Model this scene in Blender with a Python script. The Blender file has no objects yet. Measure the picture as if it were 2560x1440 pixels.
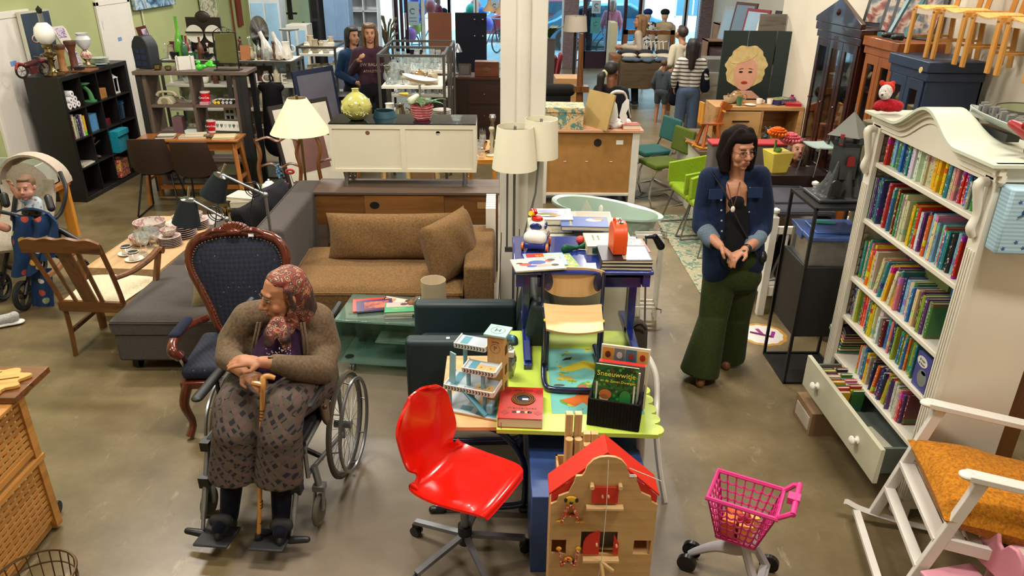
import bpy,math,random
from mathutils import Vector as V,Matrix as M
R = math.radians
def rx(a): return M.Rotation(R(a),4,'X')
def ry(a): return M.Rotation(R(a),4,'Y')
def rz_(a): return M.Rotation(R(a),4,'Z')
PI = math.pi
S = bpy.context.scene
C = S.collection
rnd = random.Random(7)
# ---------------------------------------------------------------- camera
CF,CTH,CRO,CH,CYAW = 1850.0,R(24.4),R(0.63),2.68,R(1.2)
cd = bpy.data.cameras.new('camera')
cam = bpy.data.objects.new('camera',cd)
C.objects.link(cam)
cd.sensor_width = 36.0
cd.lens = 36.0 * CF / 2560.0
cd.clip_end = 200
cam.matrix_world = (M.Translation((0,0,CH)) @ M.Rotation(-CYAW,4,'Z') @ M.Rotation(PI/2 - CTH,4,'X') @ M.Rotation(CRO,4,'Z'))
S.camera = cam
# ---------------------------------------------------------------- view, sky, lights
S.view_settings.view_transform = 'Standard'
S.view_settings.look = 'None'
S.view_settings.gamma = 1.0
S.view_settings.use_curve_mapping = False
S.view_settings.exposure = -0.12
cy = S.cycles
cy.use_denoising = True
cy.max_bounces = 5
cy.diffuse_bounces = 3
cy.glossy_bounces = 3
cy.transmission_bounces = 4
cy.transparent_max_bounces = 12
cy.caustics_reflective = False
cy.caustics_refractive = False
cy.sample_clamp_indirect = 4.0
cy.use_adaptive_sampling = True
cy.adaptive_threshold = 0.03
w = bpy.data.worlds.new('sky')
S.world = w
w.use_nodes = True
w.node_tree.nodes['Background'].inputs[0].default_value = (0.34,0.68,1.0,1)
w.node_tree.nodes['Background'].inputs[1].default_value = 5.5
def lamp(kind,loc,rot,energy,col,size=None,sy=None,spread=None):
 l = bpy.data.lights.new(kind.lower() + '_light',kind)
 l.energy = energy
 l.color = col
 if kind == 'AREA':
  l.shape = 'RECTANGLE'
  l.size = size
  l.size_y = sy
  if spread: l.spread = spread
 o = bpy.data.objects.new('ceiling_lamp_light',l)
 o.location = loc
 o.rotation_euler = rot
 C.objects.link(o)
 return o
WARM = (1.0,0.94,0.86)
CEIL = 4.6
LAMPS = [(-3.6,1.2,100),(-0.9,3.4,150),(2.0,1.6,125),(-3.4,6.3,190),(0.8,7.4,190),(3.1,5.2,120),(-2.6,11.5,210),(2.2,12.0,210),(0.0,16.5,170)]
for x,y,e in LAMPS:
 lamp('AREA',(x,y,CEIL - 0.13),(0,0,0),e,WARM,1.3,0.35)
lamp('SUN',(0,30,12),(R(52),0,R(-18)),9.0,(1,.97,.92)).data.angle = R(3)  # sun lighting the street outside, not one of the ceiling lamps
# ---------------------------------------------------------------- pixel of the 2560x1440 frame -> point of the place
def ray(px,py):
 u,v = px - 1280,py - 720
 c,s = math.cos(CRO),math.sin(CRO)
 x,y = (u*c + v*s)/CF,-(-u*s + v*c)/CF
 fy = math.cos(CTH) + y*math.sin(CTH)
 fz = -math.sin(CTH) + y*math.cos(CTH)
 c,s = math.cos(CYAW),math.sin(CYAW)
 return (x*c + fy*s,-x*s + fy*c,fz)
def G(px,py,z=0.0):
 d = ray(px,py); t = (z - CH)/d[2]
 return V((d[0]*t,d[1]*t,z))
def D(px,py,Y):
 d = ray(px,py); t = Y/d[1]
 return V((d[0]*t,Y,CH + d[2]*t))
def XP(px,py,x):
 d = ray(px,py); t = x/d[0]
 return V((x,d[1]*t,CH + d[2]*t))
# ---------------------------------------------------------------- materials
def lin(h):
 h = h.lstrip('#')
 return tuple((lambda c: c/12.92 if c <= .04045 else ((c+.055)/1.055)**2.4)(int(h[i:i+2],16)/255) for i in (0,2,4)) + (1,)
_m = {}
def nd(nt,t,**k):
 n = nt.nodes.new(t)
 for a,b in k.items():
  if a.startswith('i_'):
   key = a[2:]
   n.inputs[int(key) if key.isdigit() else key.replace('_',' ')].default_value = b
  else:
   setattr(n,a,b)
 return n
def ramp(nt,src,stops,interp='LINEAR'):
 r = nt.nodes.new('ShaderNodeValToRGB')
 e = r.color_ramp.elements
 r.color_ramp.interpolation = interp
 while len(e) < len(stops): e.new(0.5)
 for i,(p,c) in enumerate(stops):
  e[i].position = p
  e[i].color = lin(c) if isinstance(c,str) else c
 nt.links.new(src,r.inputs[0])
 return r.outputs[0]
def mul(c,k):
 return tuple(min(1,x*k) for x in c[:3]) + (1,)
def mt(col,ro=.5,me=0.,k='',sc=1.,v=.10,bump=0.,ax=0,col2=None,coat=0.,alpha=1.):
 """one material: plain, wood, fab (woven), fur, glass, oc (colour of the object)"""
 key = (col,ro,me,k,sc,v,bump,ax,col2,coat,alpha)
 if key in _m: return _m[key]
 m = bpy.data.materials.new((k or 'paint') + '_' + str(col).strip('#'))
 m.use_nodes = True
 nt = m.node_tree
 L = nt.links.new
 p = nt.nodes['Principled BSDF']
 c = lin(col)
 p.inputs['Base Color'].default_value = c
 p.inputs['Roughness'].default_value = ro
 p.inputs['Metallic'].default_value = me
 p.inputs['Coat Weight'].default_value = coat
 if ro >= .8: p.inputs['Specular IOR Level'].default_value = .15
 if k == 'glass':
  out = nt.nodes['Material Output']
  g = nd(nt,'ShaderNodeBsdfGlossy',i_Roughness=.03)
  g.inputs[0].default_value = (1,1,1,1)
  t = nd(nt,'ShaderNodeBsdfTransparent')
  t.inputs[0].default_value = c
  fw = nd(nt,'ShaderNodeLayerWeight',i_Blend=.3)
  fr = nd(nt,'ShaderNodeMapRange',i_3=.05,i_4=.55)
  L(fw.outputs['Facing'],fr.inputs[0])
  mx = nd(nt,'ShaderNodeMixShader')
  if v > .1:
   d = nd(nt,'ShaderNodeBsdfDiffuse'); d.inputs[0].default_value = lin(col2 or col)
   m2 = nd(nt,'ShaderNodeMixShader'); m2.inputs[0].default_value = v
   L(t.outputs[0],m2.inputs[1]); L(d.outputs[0],m2.inputs[2]); t = m2
  L(fr.outputs[0],mx.inputs[0]); L(t.outputs[0],mx.inputs[1]); L(g.outputs[0],mx.inputs[2])
  L(mx.outputs[0],out.inputs[0])
  _m[key] = m
  return m
 if k == 'oc':
  oi = nd(nt,'ShaderNodeObjectInfo')
  L(oi.outputs['Color'],p.inputs['Base Color'])
  _m[key] = m
  return m
 tc = nd(nt,'ShaderNodeTexCoord')
 mp = nd(nt,'ShaderNodeMapping')
 L(tc.outputs['Object'],mp.inputs[0])
 no = nd(nt,'ShaderNodeTexNoise',i_Scale=4.*sc,i_Detail=3.)
 L(mp.outputs[0],no.inputs['Vector'])
 a,b = mul(c,1 - v),mul(c,1 + v)
 src = no.outputs['Fac']
 if k == 'wood':
  s = [16*sc,16*sc,16*sc]; s[ax] = 1.3*sc
  mp.inputs['Scale'].default_value = s
  no.inputs['Scale'].default_value = 1.0
  no.inputs['Detail'].default_value = 6
  no.inputs['Distortion'].default_value = 1.2
  a,b = (lin(col2) if col2 else mul(c,.55)),mul(c,1.12)
  stops = [(.3,a),(.5,c),(.75,b)]
 elif k == 'fab':
  no.inputs['Scale'].default_value = 160*sc
  no.inputs['Detail'].default_value = 2
  stops = [(.3,mul(c,1-2.2*v)),(.7,mul(c,1+2.2*v))]
 elif k == 'fur':
  no.inputs['Scale'].default_value = 45*sc
  no.inputs['Detail'].default_value = 5
  no.inputs['Distortion'].default_value = .8
  stops = [(.32,mul(c,.55)),(.65,mul(c,1.15))]
 elif k == 'spot':
  nt.nodes.remove(no)
  no = nd(nt,'ShaderNodeTexVoronoi',i_Scale=30*sc)
  L(mp.outputs[0],no.inputs['Vector'])
  src = no.outputs['Distance']
  stops = [(0,lin(col2)),(.34,lin(col2)),(.38,c)]
 elif k == 'rough':
  no.inputs['Detail'].default_value = 8
  stops = [(.3,lin(col2) if col2 else a),(.68,c)]
 else:
  stops = [(.3,a),(.7,b)]
 L(ramp(nt,src,stops),p.inputs['Base Color'])
 if k in ('fab','fur') or bump:
  bn = nd(nt,'ShaderNodeBump',i_Strength=bump or (.25 if k == 'fab' else .9),i_Distance=.004)
  L(src,bn.inputs['Height'])
  L(bn.outputs[0],p.inputs['Normal'])
  if k in ('fab','fur') and ro > .6:
   p.inputs['Sheen Weight'].default_value = .05
 _m[key] = m
 return m
def emit(col,st):
 key = ('em',col,st)
 if key in _m: return _m[key]
 m = bpy.data.materials.new('glow_' + col.strip('#'))
 m.use_nodes = True
 p = m.node_tree.nodes['Principled BSDF']
 p.inputs['Base Color'].default_value = lin(col)
 p.inputs['Emission Color'].default_value = lin(col)
 p.inputs['Emission Strength'].default_value = st
 _m[key] = m
 return m
def custom(name,fn,ro=.6,coat=0.):
 """material whose base colour comes out of fn(node_tree, object_coords_socket)"""
 if name in _m: return _m[name]
 m = bpy.data.materials.new(name)
 m.use_nodes = True
 nt = m.node_tree
 tc = nd(nt,'ShaderNodeTexCoord')
 p = nt.nodes['Principled BSDF']
 p.inputs['Roughness'].default_value = ro
 p.inputs['Coat Weight'].default_value = coat
 nt.links.new(fn(nt,tc.outputs['Object']),p.inputs['Base Color'])
 _m[name] = m
 return m
def mixc(nt,f,a,b):
 n = nt.nodes.new('ShaderNodeMix')
 n.data_type = 'RGBA'
 for i,x in ((0,f),(6,a),(7,b)):
  if isinstance(x,(int,float)): n.inputs[i].default_value = x
  elif isinstance(x,str): n.inputs[i].default_value = lin(x)
  else: nt.links.new(x,n.inputs[i])
 return n.outputs[2]
def mapv(nt,src,sc=(1,1,1),rot=(0,0,0),loc=(0,0,0)):
 n = nt.nodes.new('ShaderNodeMapping')
 nt.links.new(src,n.inputs[0])
 n.inputs['Location'].default_value = loc
 n.inputs['Rotation'].default_value = rot
 n.inputs['Scale'].default_value = sc
 return n.outputs[0]
def tex(nt,kind,src,scale,out='Fac',**k):
 n = nd(nt,'ShaderNodeTex' + kind,i_Scale=scale,**k)
 nt.links.new(src,n.inputs['Vector'])
 return n.outputs[out]
def floral(name,base,c1,c2,sc,ro=.5,c3=None):
 def f(nt,o):
  n1 = tex(nt,'Noise',mapv(nt,o,loc=(3,1,0)),sc,i_Detail=3.,i_Distortion=1.5)
  v = tex(nt,'Voronoi',o,sc*2.2,'Distance')
  a = mixc(nt,ramp(nt,n1,[(.50,(0,0,0,1)),(.56,(1,1,1,1))]),base,c1)
  a = mixc(nt,ramp(nt,v,[(.22,(1,1,1,1)),(.30,(0,0,0,1))]),a,c2)
  if c3:
   v2 = tex(nt,'Voronoi',mapv(nt,o,loc=(5,2,1)),sc*3.1,'Distance')
   a = mixc(nt,ramp(nt,v2,[(.2,(1,1,1,1)),(.26,(0,0,0,1))]),a,c3)
  return a
 return custom(name,f,ro)
# ---------------------------------------------------------------- mesh building
def rotz(a): return M.Rotation(a,4,'Z')
def TR(x=0,y=0,z=0): return M.Translation((x,y,z))
def spline(pts,n=6,closed=False):
 P = [V(p) for p in pts]
 if len(P) < 3: return P
 out = []
 N = len(P)
 rg = range(N if closed else N-1)
 for i in rg:
  p1,p2 = P[i],P[(i+1) % N]
  p0 = P[i-1] if (i > 0 or closed) else p1*2-p2
  p3 = P[(i+2) % N] if (i+2 < N or closed) else p2*2-p1
  for k in range(n):
   t = k/n
   out.append(.5*((2*p1)+(p2-p0)*t+(2*p0-5*p1+4*p2-p3)*t*t+(3*p1-p0-3*p2+p3)*t**3))
 if not closed: out.append(P[-1])
 return out
class MB:
 def __init__(s,T=None):
  s.v = []; s.f = []; s.m = []; s.mi = 0; s.T = T or M.Identity(4)
 def add(s,vs,fs,mi=None):
  o = len(s.v)
  s.v += [s.T @ V(p) for p in vs]
  s.f += [tuple(i+o for i in f) for f in fs]
  s.m += [s.mi if mi is None else mi]*len(fs)
  return s
 def b(s,x0,x1,y0,y1,z0,z1,mi=None):
  vs = [(x,y,z) for z in (z0,z1) for y in (y0,y1) for x in (x0,x1)]
  return s.add(vs,[(0,2,3,1),(4,5,7,6),(0,1,5,4),(2,6,7,3),(0,4,6,2),(1,3,7,5)],mi)
 def box(s,c,d,mi=None,rz=0,rx=0,ry=0):
  T = s.T
  s.T = T @ TR(*c) @ M.Rotation(rz,4,'Z') @ M.Rotation(ry,4,'Y') @ M.Rotation(rx,4,'X')
  s.b(-d[0]/2,d[0]/2,-d[1]/2,d[1]/2,-d[2]/2,d[2]/2,mi)
  s.T = T
  return s
 def frm(s,a,b):
  a,b = V(a),V(b)
  z = (b-a)
  l = z.length or 1e-6
  q = z.to_track_quat('Z','Y')
  return a,q.to_matrix(),l
 def bar(s,a,b,w,d=None,mi=None,tw=0):
  a,q,l = s.frm(a,b)
  d = d or w
  T = s.T
  s.T = T @ TR(*a) @ q.to_4x4() @ rotz(tw)
  s.b(-w/2,w/2,-d/2,d/2,0,l,mi)
  s.T = T
  return s
 def cyl(s,a,b,r,r2=None,n=14,mi=None,cap=True):
  a,q,l = s.frm(a,b)
  r2 = r if r2 is None else r2
  vs = []
  for rr,z in ((r,0),(r2,l)):
   for i in range(n):
    t = 2*PI*i/n
    vs.append(a + q @ V((rr*math.cos(t),rr*math.sin(t),z)))
  fs = [(i,(i+1) % n,n+(i+1) % n,n+i) for i in range(n)]
  if cap: fs += [tuple(range(n-1,-1,-1)),tuple(range(n,2*n))]
  return s.add(vs,fs,mi)
 def tube(s,pts,r,n=8,mi=None,sm=0,closed=False,flat=1.0):
  P = spline(pts,sm,closed) if sm else [V(p) for p in pts]
  N = len(P)
  rs = r if isinstance(r,(list,tuple)) else None
  vs,up = [],None
  for i,p in enumerate(P):
   d = (P[(i+1) % N]-P[i-1]) if (closed or 0 < i < N-1) else (P[1]-P[0] if i == 0 else P[-1]-P[-2])
   d = d.normalized() if d.length > 1e-9 else V((0,0,1))
   if up is None:
    up = V((0,0,1)) if abs(d.z) < .9 else V((0,1,0))
   x = up.cross(d)
   if x.length < 1e-6: x = V((1,0,0))
   x.normalize()
   up = d.cross(x).normalized()
   if rs:
    t = i/(N-1)*(len(rs)-1); k = min(int(t),len(rs)-2)
    rr = rs[k]+(rs[k+1]-rs[k])*(t-k)
   else: rr = r
   for j in range(n):
    a = 2*PI*j/n
    vs.append(p + x*(rr*math.cos(a)) + up*(rr*flat*math.sin(a)))
  fs = []
  for i in range(N if closed else N-1):
   k = (i+1) % N
   fs += [(i*n+j,i*n+(j+1) % n,k*n+(j+1) % n,k*n+j) for j in range(n)]
  if not closed:
   fs += [tuple(range(n-1,-1,-1)),tuple(range((N-1)*n,N*n))]
  return s.add(vs,fs,mi)
 def lathe(s,prof,c=(0,0,0),n=24,mi=None,sx=1,sy=1,a0=0,a1=2*PI):
  full = abs(a1-a0-2*PI) < 1e-4
  k = n if full else n+1
  vs = []
  for r,z in prof:
   for i in range(k):
    t = a0+(a1-a0)*i/n
    vs.append((c[0]+r*sx*math.cos(t),c[1]+r*sy*math.sin(t),c[2]+z))
  fs = []
  for j in range(len(prof)-1):
   for i in range(n):
    i2 = (i+1) % k
    fs.append((j*k+i,j*k+i2,(j+1)*k+i2,(j+1)*k+i))
  if full:
   if prof[0][0] > 1e-5: fs.append(tuple(range(k-1,-1,-1)))
   if prof[-1][0] > 1e-5: fs.append(tuple((len(prof)-1)*k+i for i in range(k)))
  return s.add(vs,fs,mi)
 def shell(s,prof,th,**k):
  """open vessel: outer profile from the bottom up, then back down inside"""
  inner = [(max(r-th,0),z) for r,z in prof[::-1]]
  inner[-1] = (0,inner[-1][1]+th)
  return s.lathe([(0,prof[0][1])] + list(prof) + inner,**k)
 def prism(s,poly,z0,z1,ax='z',mi=None):
  n = len(poly)
  def f(p,h):
   return {'z': (p[0],p[1],h),'y': (p[0],h,p[1]),'x': (h,p[0],p[1])}[ax]
  vs = [f(p,z0) for p in poly]+[f(p,z1) for p in poly]
  fs = [(i,(i+1) % n,n+(i+1) % n,n+i) for i in range(n)]+[tuple(range(n-1,-1,-1)),tuple(range(n,2*n))]
  return s.add(vs,fs,mi)
 def ball(s,c,r,n=14,mi=None,rot=None):
  r = (r,r,r) if isinstance(r,(int,float)) else r
  T = s.T
  s.T = T @ TR(*c) @ (rot if rot else M.Identity(4)) @ M.Diagonal((r[0],r[1],r[2],1))
  h = max(4,n//2)
  s.lathe([(max(math.sin(PI*i/h),0 if i in (0,h) else .01),-math.cos(PI*i/h)) for i in range(h+1)],n=n,mi=mi)
  s.T = T
  return s
 def cap(s,a,b,ra,rb=None,n=14,flat=1.,up=None,mi=None):
  """tapered limb with round ends"""
  rb = ra if rb is None else rb
  a,b = V(a),V(b)
  z = b-a
  l = z.length
  z = z.normalized() if l > 1e-6 else V((0,0,1))
  u = V(up) if up else (V((0,1,0)) if abs(z.y) < .8 else V((1,0,0)))
  x = u.cross(z).normalized()
  y = z.cross(x)
  pr = [(ra*math.sin(PI/2*i/4),-ra*math.cos(PI/2*i/4)) for i in range(5)] + [(rb*math.cos(PI/2*i/4),l+rb*math.sin(PI/2*i/4)) for i in range(5)]
  vs = []
  for r,h in pr:
   for i in range(n):
    t = 2*PI*i/n
    vs.append(a + x*(r*math.cos(t)) + y*(r*flat*math.sin(t)) + z*h)
  fs = [(j*n+i,j*n+(i+1) % n,(j+1)*n+(i+1) % n,(j+1)*n+i) for j in range(9) for i in range(n)]
  return s.add(vs,fs,mi)
 def chain(s,pts,rs,n=14,flat=1.,up=None,mi=None):
  for i in range(len(pts)-1):
   s.cap(pts[i],pts[i+1],rs[i],rs[i+1],n,flat,up,mi)
  return s
 def sheet(s,fn,nu,nv,mi=None,th=0.0):
  """surface fn(u, v) with thickness th along its normals"""
  P = [[V(fn(i/nu,j/nv)) for i in range(nu+1)] for j in range(nv+1)]
  if th:
   Q = []
   for j in range(nv+1):
    row = []
    for i in range(nu+1):
     du = P[j][min(i+1,nu)]-P[j][max(i-1,0)]
     dv = P[min(j+1,nv)][i]-P[max(j-1,0)][i]
     nn = du.cross(dv)
     nn = nn.normalized() if nn.length > 1e-9 else V((0,0,1))
     row.append(P[j][i]-nn*th)
    Q.append(row)
  vs = [p for r in P for p in r]
  k = nu+1
  fs = [(j*k+i,j*k+i+1,(j+1)*k+i+1,(j+1)*k+i) for j in range(nv) for i in range(nu)]
  if th:
   o = len(vs)
   vs += [p for r in Q for p in r]
   fs += [(o+j*k+i,o+(j+1)*k+i,o+(j+1)*k+i+1,o+j*k+i+1) for j in range(nv) for i in range(nu)]
   for j in range(nv):
    for i in (0,nu):
     a,b = j*k+i,(j+1)*k+i
     fs.append((a,b,o+b,o+a) if i == 0 else (a,o+a,o+b,b))
   for i in range(nu):
    for j in (0,nv):
     a,b = j*k+i,j*k+i+1
     fs.append((a,o+a,o+b,b) if j == 0 else (a,b,o+b,o+a))
  return s.add(vs,fs,mi)
 def build(s,name,mats,parent=None,bev=0.,loc=None,vox=0.,sub=0,ang=38,sm=3,seg=2):
  me = bpy.data.meshes.new(name)
  me.from_pydata([tuple(v) for v in s.v],[],s.f)
  me.polygons.foreach_set('use_smooth',[True]*len(s.f))
  if not isinstance(mats,(list,tuple)): mats = [mats]
  for m in mats: me.materials.append(m)
  if len(mats) > 1: me.polygons.foreach_set('material_index',[min(i,len(mats)-1) for i in s.m])
  if not vox and not sub: me.set_sharp_from_angle(angle=R(ang))
  me.update()
  o = bpy.data.objects.new(name,me)
  C.objects.link(o)
  if parent is not None: o.parent = parent
  if loc: o.location = loc
  if bev:
   b = o.modifiers.new('edge','BEVEL'); b.width = bev; b.segments = seg; b.limit_method = 'ANGLE'; b.angle_limit = R(40)
  if sub:
   b = o.modifiers.new('soft','SUBSURF'); b.levels = b.render_levels = sub
  if vox:
   b = o.modifiers.new('skin','REMESH'); b.mode = 'VOXEL'; b.voxel_size = vox; b.use_smooth_shade = True
   if sm:
    b = o.modifiers.new('soft','SMOOTH'); b.iterations = sm; b.factor = .5
  return o
def _parts(s,name,mats,parent=None,**k):
 """build() once per separate piece"""
 root = list(range(len(s.v)))
 def find(i):
  while root[i] != i: root[i] = root[root[i]]; i = root[i]
  return i
 for f in s.f:
  for j in f[1:]: root[find(j)] = find(f[0])
 g = {}
 for f in s.f: g.setdefault(find(f[0]),[]).append(f)
 for fs in g.values():
  ids = sorted({i for f in fs for i in f}); mp = {i: n for n,i in enumerate(ids)}
  q = MB(); q.add([s.v[i] for i in ids],[tuple(mp[i] for i in f) for f in fs])
  o = q.build(name,mats,parent,**k)
 return o
MB.parts = _parts
def tag(o,label,cat,g=None,kind=None):
 o['label'] = label
 o['category'] = cat
 if g: o['group'] = g
 if kind: o['kind'] = kind
 return o
def thing(name,label,cat,loc=(0,0,0),rz=0.,g=None):
 o = bpy.data.objects.new(name,None)
 o.empty_display_size = .1
 C.objects.link(o)
 o.location = loc
 o.rotation_euler = (0,0,rz)
 return tag(o,label,cat,g)
def solo(mb,name,mats,label,cat,loc=(0,0,0),rz=0.,g=None,**k):
 o = mb.build(name,mats,**k)
 o.location = loc
 o.rotation_euler = (0,0,rz)
 return tag(o,label,cat,g)
def struct(mb,name,mats,parent=None,**k):
 o = mb.build(name,mats,parent,**k)
 if parent is None: o['kind'] = 'structure'
 return o
def dup(o,loc=None,rz=None,label=None,g=None,parent=None,color=None):
 c = o.copy()
 C.objects.link(c)
 if parent is not None: c.parent = parent
 if loc is not None: c.location = loc
 if rz is not None: c.rotation_euler = (0,0,rz) if not isinstance(rz,(tuple,list)) else rz
 if label: c['label'] = label
 if g: c['group'] = g
 if color: c.color = color
 for ch in list(o.children): dup(ch,parent=c,color=color)
 return c
def txt(s,size,mat,parent,T,al='CENTER',name='lettering',ext=.0004,sp=1.0,sx=1.0):
 f = bpy.data.curves.new(name,'FONT')
 f.body = s; f.size = size; f.align_x = al; f.align_y = 'CENTER'; f.extrude = ext; f.space_character = sp; f.resolution_u = 2
 q = bpy.data.objects.new('q',f)
 me = bpy.data.meshes.new_from_object(q)
 bpy.data.objects.remove(q)
 bpy.data.curves.remove(f)
 me.materials.clear(); me.materials.append(mat)
 o = bpy.data.objects.new(name,me)
 C.objects.link(o)
 o.parent = parent
 o.matrix_local = T @ M.Diagonal((sx,1,1,1))
 return o
UPR = rx(90)          # lettering standing up, read from -Y
WHITE = mt('#ebe6da',.45)
BLACK = mt('#141416',.4)
STEEL = mt('#9a9b9c',.32,.9)
CHROME = mt('#c9c9cc',.12,1.0)
GLASS = mt('#e6f2ee',k='glass',v=.05)
TICKET = mt('#f2f2f2',.6)
# ================================================================ the room
XL,XR,YF,YB = -5.3,3.3,19.6,-2.5
def floor_col(nt,o):
 sep = nd(nt,'ShaderNodeSeparateXYZ'); nt.links.new(o,sep.inputs[0])
 n1 = tex(nt,'Noise' ,o,1.5,i_Detail=10.,i_Roughness=.65)
 n2 = tex(nt,'Noise',mapv(nt,o,(3,1.2,1)),3.2,i_Detail=9.,i_Roughness=.7,i_Distortion=.6)
 n3 = tex(nt,'Noise',o,40,i_Detail=3.)
 brown = ramp(nt,n1,[(.32,'#594a2f'),(.5,'#6f6041'),(.68,'#887757')])
 scuff = ramp(nt,n2,[(.60,(0,0,0,1)),(.72,(.5,.5,.5,1))])
 brown = mixc(nt,scuff,brown,'#b5a888')
 brown = mixc(nt,ramp(nt,n3,[(.3,(0,0,0,1)),(.8,(.3,.3,.3,1))]),brown,'#5b5140')
 grey = ramp(nt,n1,[(.3,'#6f6453'),(.7,'#857866')])
 grey = mixc(nt,ramp(nt,n3,[(.3,(0,0,0,1)),(.8,(.3,.3,.3,1))]),grey,'#6a5f50')
 # cast strip between x=-0.9 and x=1.15 with a ragged seam
 w = nd(nt,'ShaderNodeMath',operation='MULTIPLY_ADD'); nt.links.new(n2,w.inputs[0]); w.inputs[1].default_value = .16; nt.links.new(sep.outputs[0],w.inputs[2])
 r1 = nd(nt,'ShaderNodeMapRange'); nt.links.new(w.outputs[0],r1.inputs[0])
 r1.inputs[1].default_value = 1.03; r1.inputs[2].default_value = 1.07
 # left border follows x = -1.35 + .17*(y-2.6)
 l = nd(nt,'ShaderNodeMath',operation='MULTIPLY_ADD'); nt.links.new(sep.outputs[1],l.inputs[0]); l.inputs[1].default_value = .0; nt.links.new(w.outputs[0],l.inputs[2])
 r2 = nd(nt,'ShaderNodeMapRange'); nt.links.new(l.outputs[0],r2.inputs[0])
 r2.inputs[1].default_value = -1.22; r2.inputs[2].default_value = -1.17
 gy = nd(nt,'ShaderNodeMapRange'); nt.links.new(sep.outputs[1],gy.inputs[0]); gy.inputs[1].default_value = 6.2; gy.inputs[2].default_value = 6.0
 mk = nd(nt,'ShaderNodeMath',operation='SUBTRACT'); nt.links.new(r2.outputs[0],mk.inputs[0]); nt.links.new(r1.outputs[0],mk.inputs[1])
 mk2 = nd(nt,'ShaderNodeMath',operation='MULTIPLY'); nt.links.new(mk.outputs[0],mk2.inputs[0]); nt.links.new(gy.outputs[0],mk2.inputs[1])
 return mixc(nt,mk2.outputs[0],brown,grey)
FLOOR = custom('polished_concrete',floor_col,.26)
_nt = FLOOR.node_tree
_n = nd(_nt,'ShaderNodeTexNoise',i_Scale=2.2,i_Detail=6.)
_r = nd(_nt,'ShaderNodeMapRange',i_3=.24,i_4=.48)
_nt.links.new(_n.outputs[0],_r.inputs[0]); _nt.links.new(_r.outputs[0],_nt.nodes['Principled BSDF'].inputs['Roughness'])
struct(MB().b(XL-.2,XR+.2,YB,YF+.15,-.2,0),'floor',FLOOR)
GREEN = mt('#a1a873',.75,v=.05,sc=.4)
CREAM = mt('#cfc6b4',.8,v=.06,sc=.5)
struct(MB().b(XL-.2,XL,YB,16.6,0,CEIL),'wall_left',GREEN)
# the wall steps in behind the shelves
struct(MB().b(XL-.2,-4.62,16.6,YF,0,CEIL),'wall_left_far',GREEN)
struct(MB().b(XR,XR+.2,YB,9.1,0,CEIL),'wall_right',CREAM)
struct(MB().b(5.3,5.5,9.1,YF+.1,0,CEIL).b(XR+.2,5.5,9.0,9.1,0,CEIL),'wall_right_far',CREAM)
struct(MB().b(XL-.2,XR+.2,YB-.2,YB,0,CEIL),'wall_back',CREAM)
struct(MB().b(XL-.2,5.5,YB-.2,YF+.2,CEIL,CEIL+.2),'ceiling',mt('#d9d6cd',.9))
struct(MB().b(XR+.2,5.5,9.1,YF+.15,-.2,0),'floor_far',FLOOR)
for i,(x,y,e) in enumerate(LAMPS):
 t = thing('ceiling_light','long ceiling light above the shop floor','ceiling light',(x,y,CEIL),0,'ceiling lights')
 MB().b(-.68,.68,-.2,.2,-.08,0).build('housing',WHITE,t)
 MB().b(-.62,.62,-.16,.16,-.095,-.08).build('diffuser',emit('#ffe9c8',2.5),t)
# ================================================================ small wares: one mesh per kind, every piece its own object
def _ring(m,c,r,t,ax='y',n=14,a0=0,a1=2*PI):
 pts = []
 for i in range(n+1):
  a = a0+(a1-a0)*i/n
  p = (r*math.cos(a),0,r*math.sin(a)) if ax == 'y' else ((0,r*math.cos(a),r*math.sin(a)) if ax == 'x' else (r*math.cos(a),r*math.sin(a),0))
  pts.append((c[0]+p[0],c[1]+p[1],c[2]+p[2]))
 full = abs(a1-a0-2*PI) < 1e-4
 return m.tube(pts[:-1] if full else pts,t,6,closed=full)
def _cup(m):
 m.shell([(.024,0),(.03,.004),(.034,.03),(.037,.062)],.003,n=20)
 _ring(m,(.046,0,.034),.016,.004,a0=-PI/2-.3,a1=PI/2+.3,n=8)
def _mug(m):
 m.shell([(.036,0),(.039,.004),(.039,.09)],.004,n=20)
 _ring(m,(.05,0,.046),.024,.005,a0=-PI/2-.4,a1=PI/2+.4,n=8)
def _wine(m):
 m.lathe([(0,0),(.032,0),(.03,.004),(.004,.008),(.0035,.085),(.012,.093),(.034,.125),(.038,.16),(.033,.19),(.0315,.19),(.0365,.16),(.032,.127),(0,.10)],n=18)
def _tumbler(m): m.shell([(.026,0),(.030,.004),(.035,.10)],.002,n=16)
def _bowl(m): m.shell([(.035,0),(.06,.012),(.08,.05),(.085,.08)],.004,n=26)
def _plate(m): m.lathe([(0,0),(.06,0),(.075,.006),(.115,.014),(.115,.017),(.075,.010),(0,.006)],n=28)
def _saucer(m): m.lathe([(0,0),(.035,0),(.045,.006),(.07,.012),(.07,.014),(.045,.009),(0,.005)],n=24)
def _jug(m):
 m.shell([(.045,0),(.06,.03),(.062,.08),(.045,.14),(.042,.18),(.05,.20)],.004,n=22)
 _ring(m,(.068,0,.12),.04,.007,a0=-PI/2-.2,a1=PI/2+.2,n=8)
def _teapot(m):
 m.lathe([(0,0),(.05,0),(.075,.03),(.08,.06),(.065,.10),(.04,.115),(.042,.118),(.03,.13),(.008,.135),(.012,.15),(0,.155)],n=22)
 m.tube([(-.06,0,.05),(-.10,0,.07),(-.115,0,.11)],[.018,.012,.008],8,sm=4)
 _ring(m,(.085,0,.07),.035,.006,a0=-PI/2,a1=PI/2,n=8)
def _bottle(m): m.lathe([(0,0),(.038,0),(.04,.01),(.04,.13),(.030,.17),(.014,.20),(.013,.27),(.016,.275),(0,.275)],n=18)
def _vase(m): m.shell([(.03,0),(.05,.03),(.055,.07),(.03,.12),(.028,.15),(.038,.17)],.003,n=22)
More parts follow.
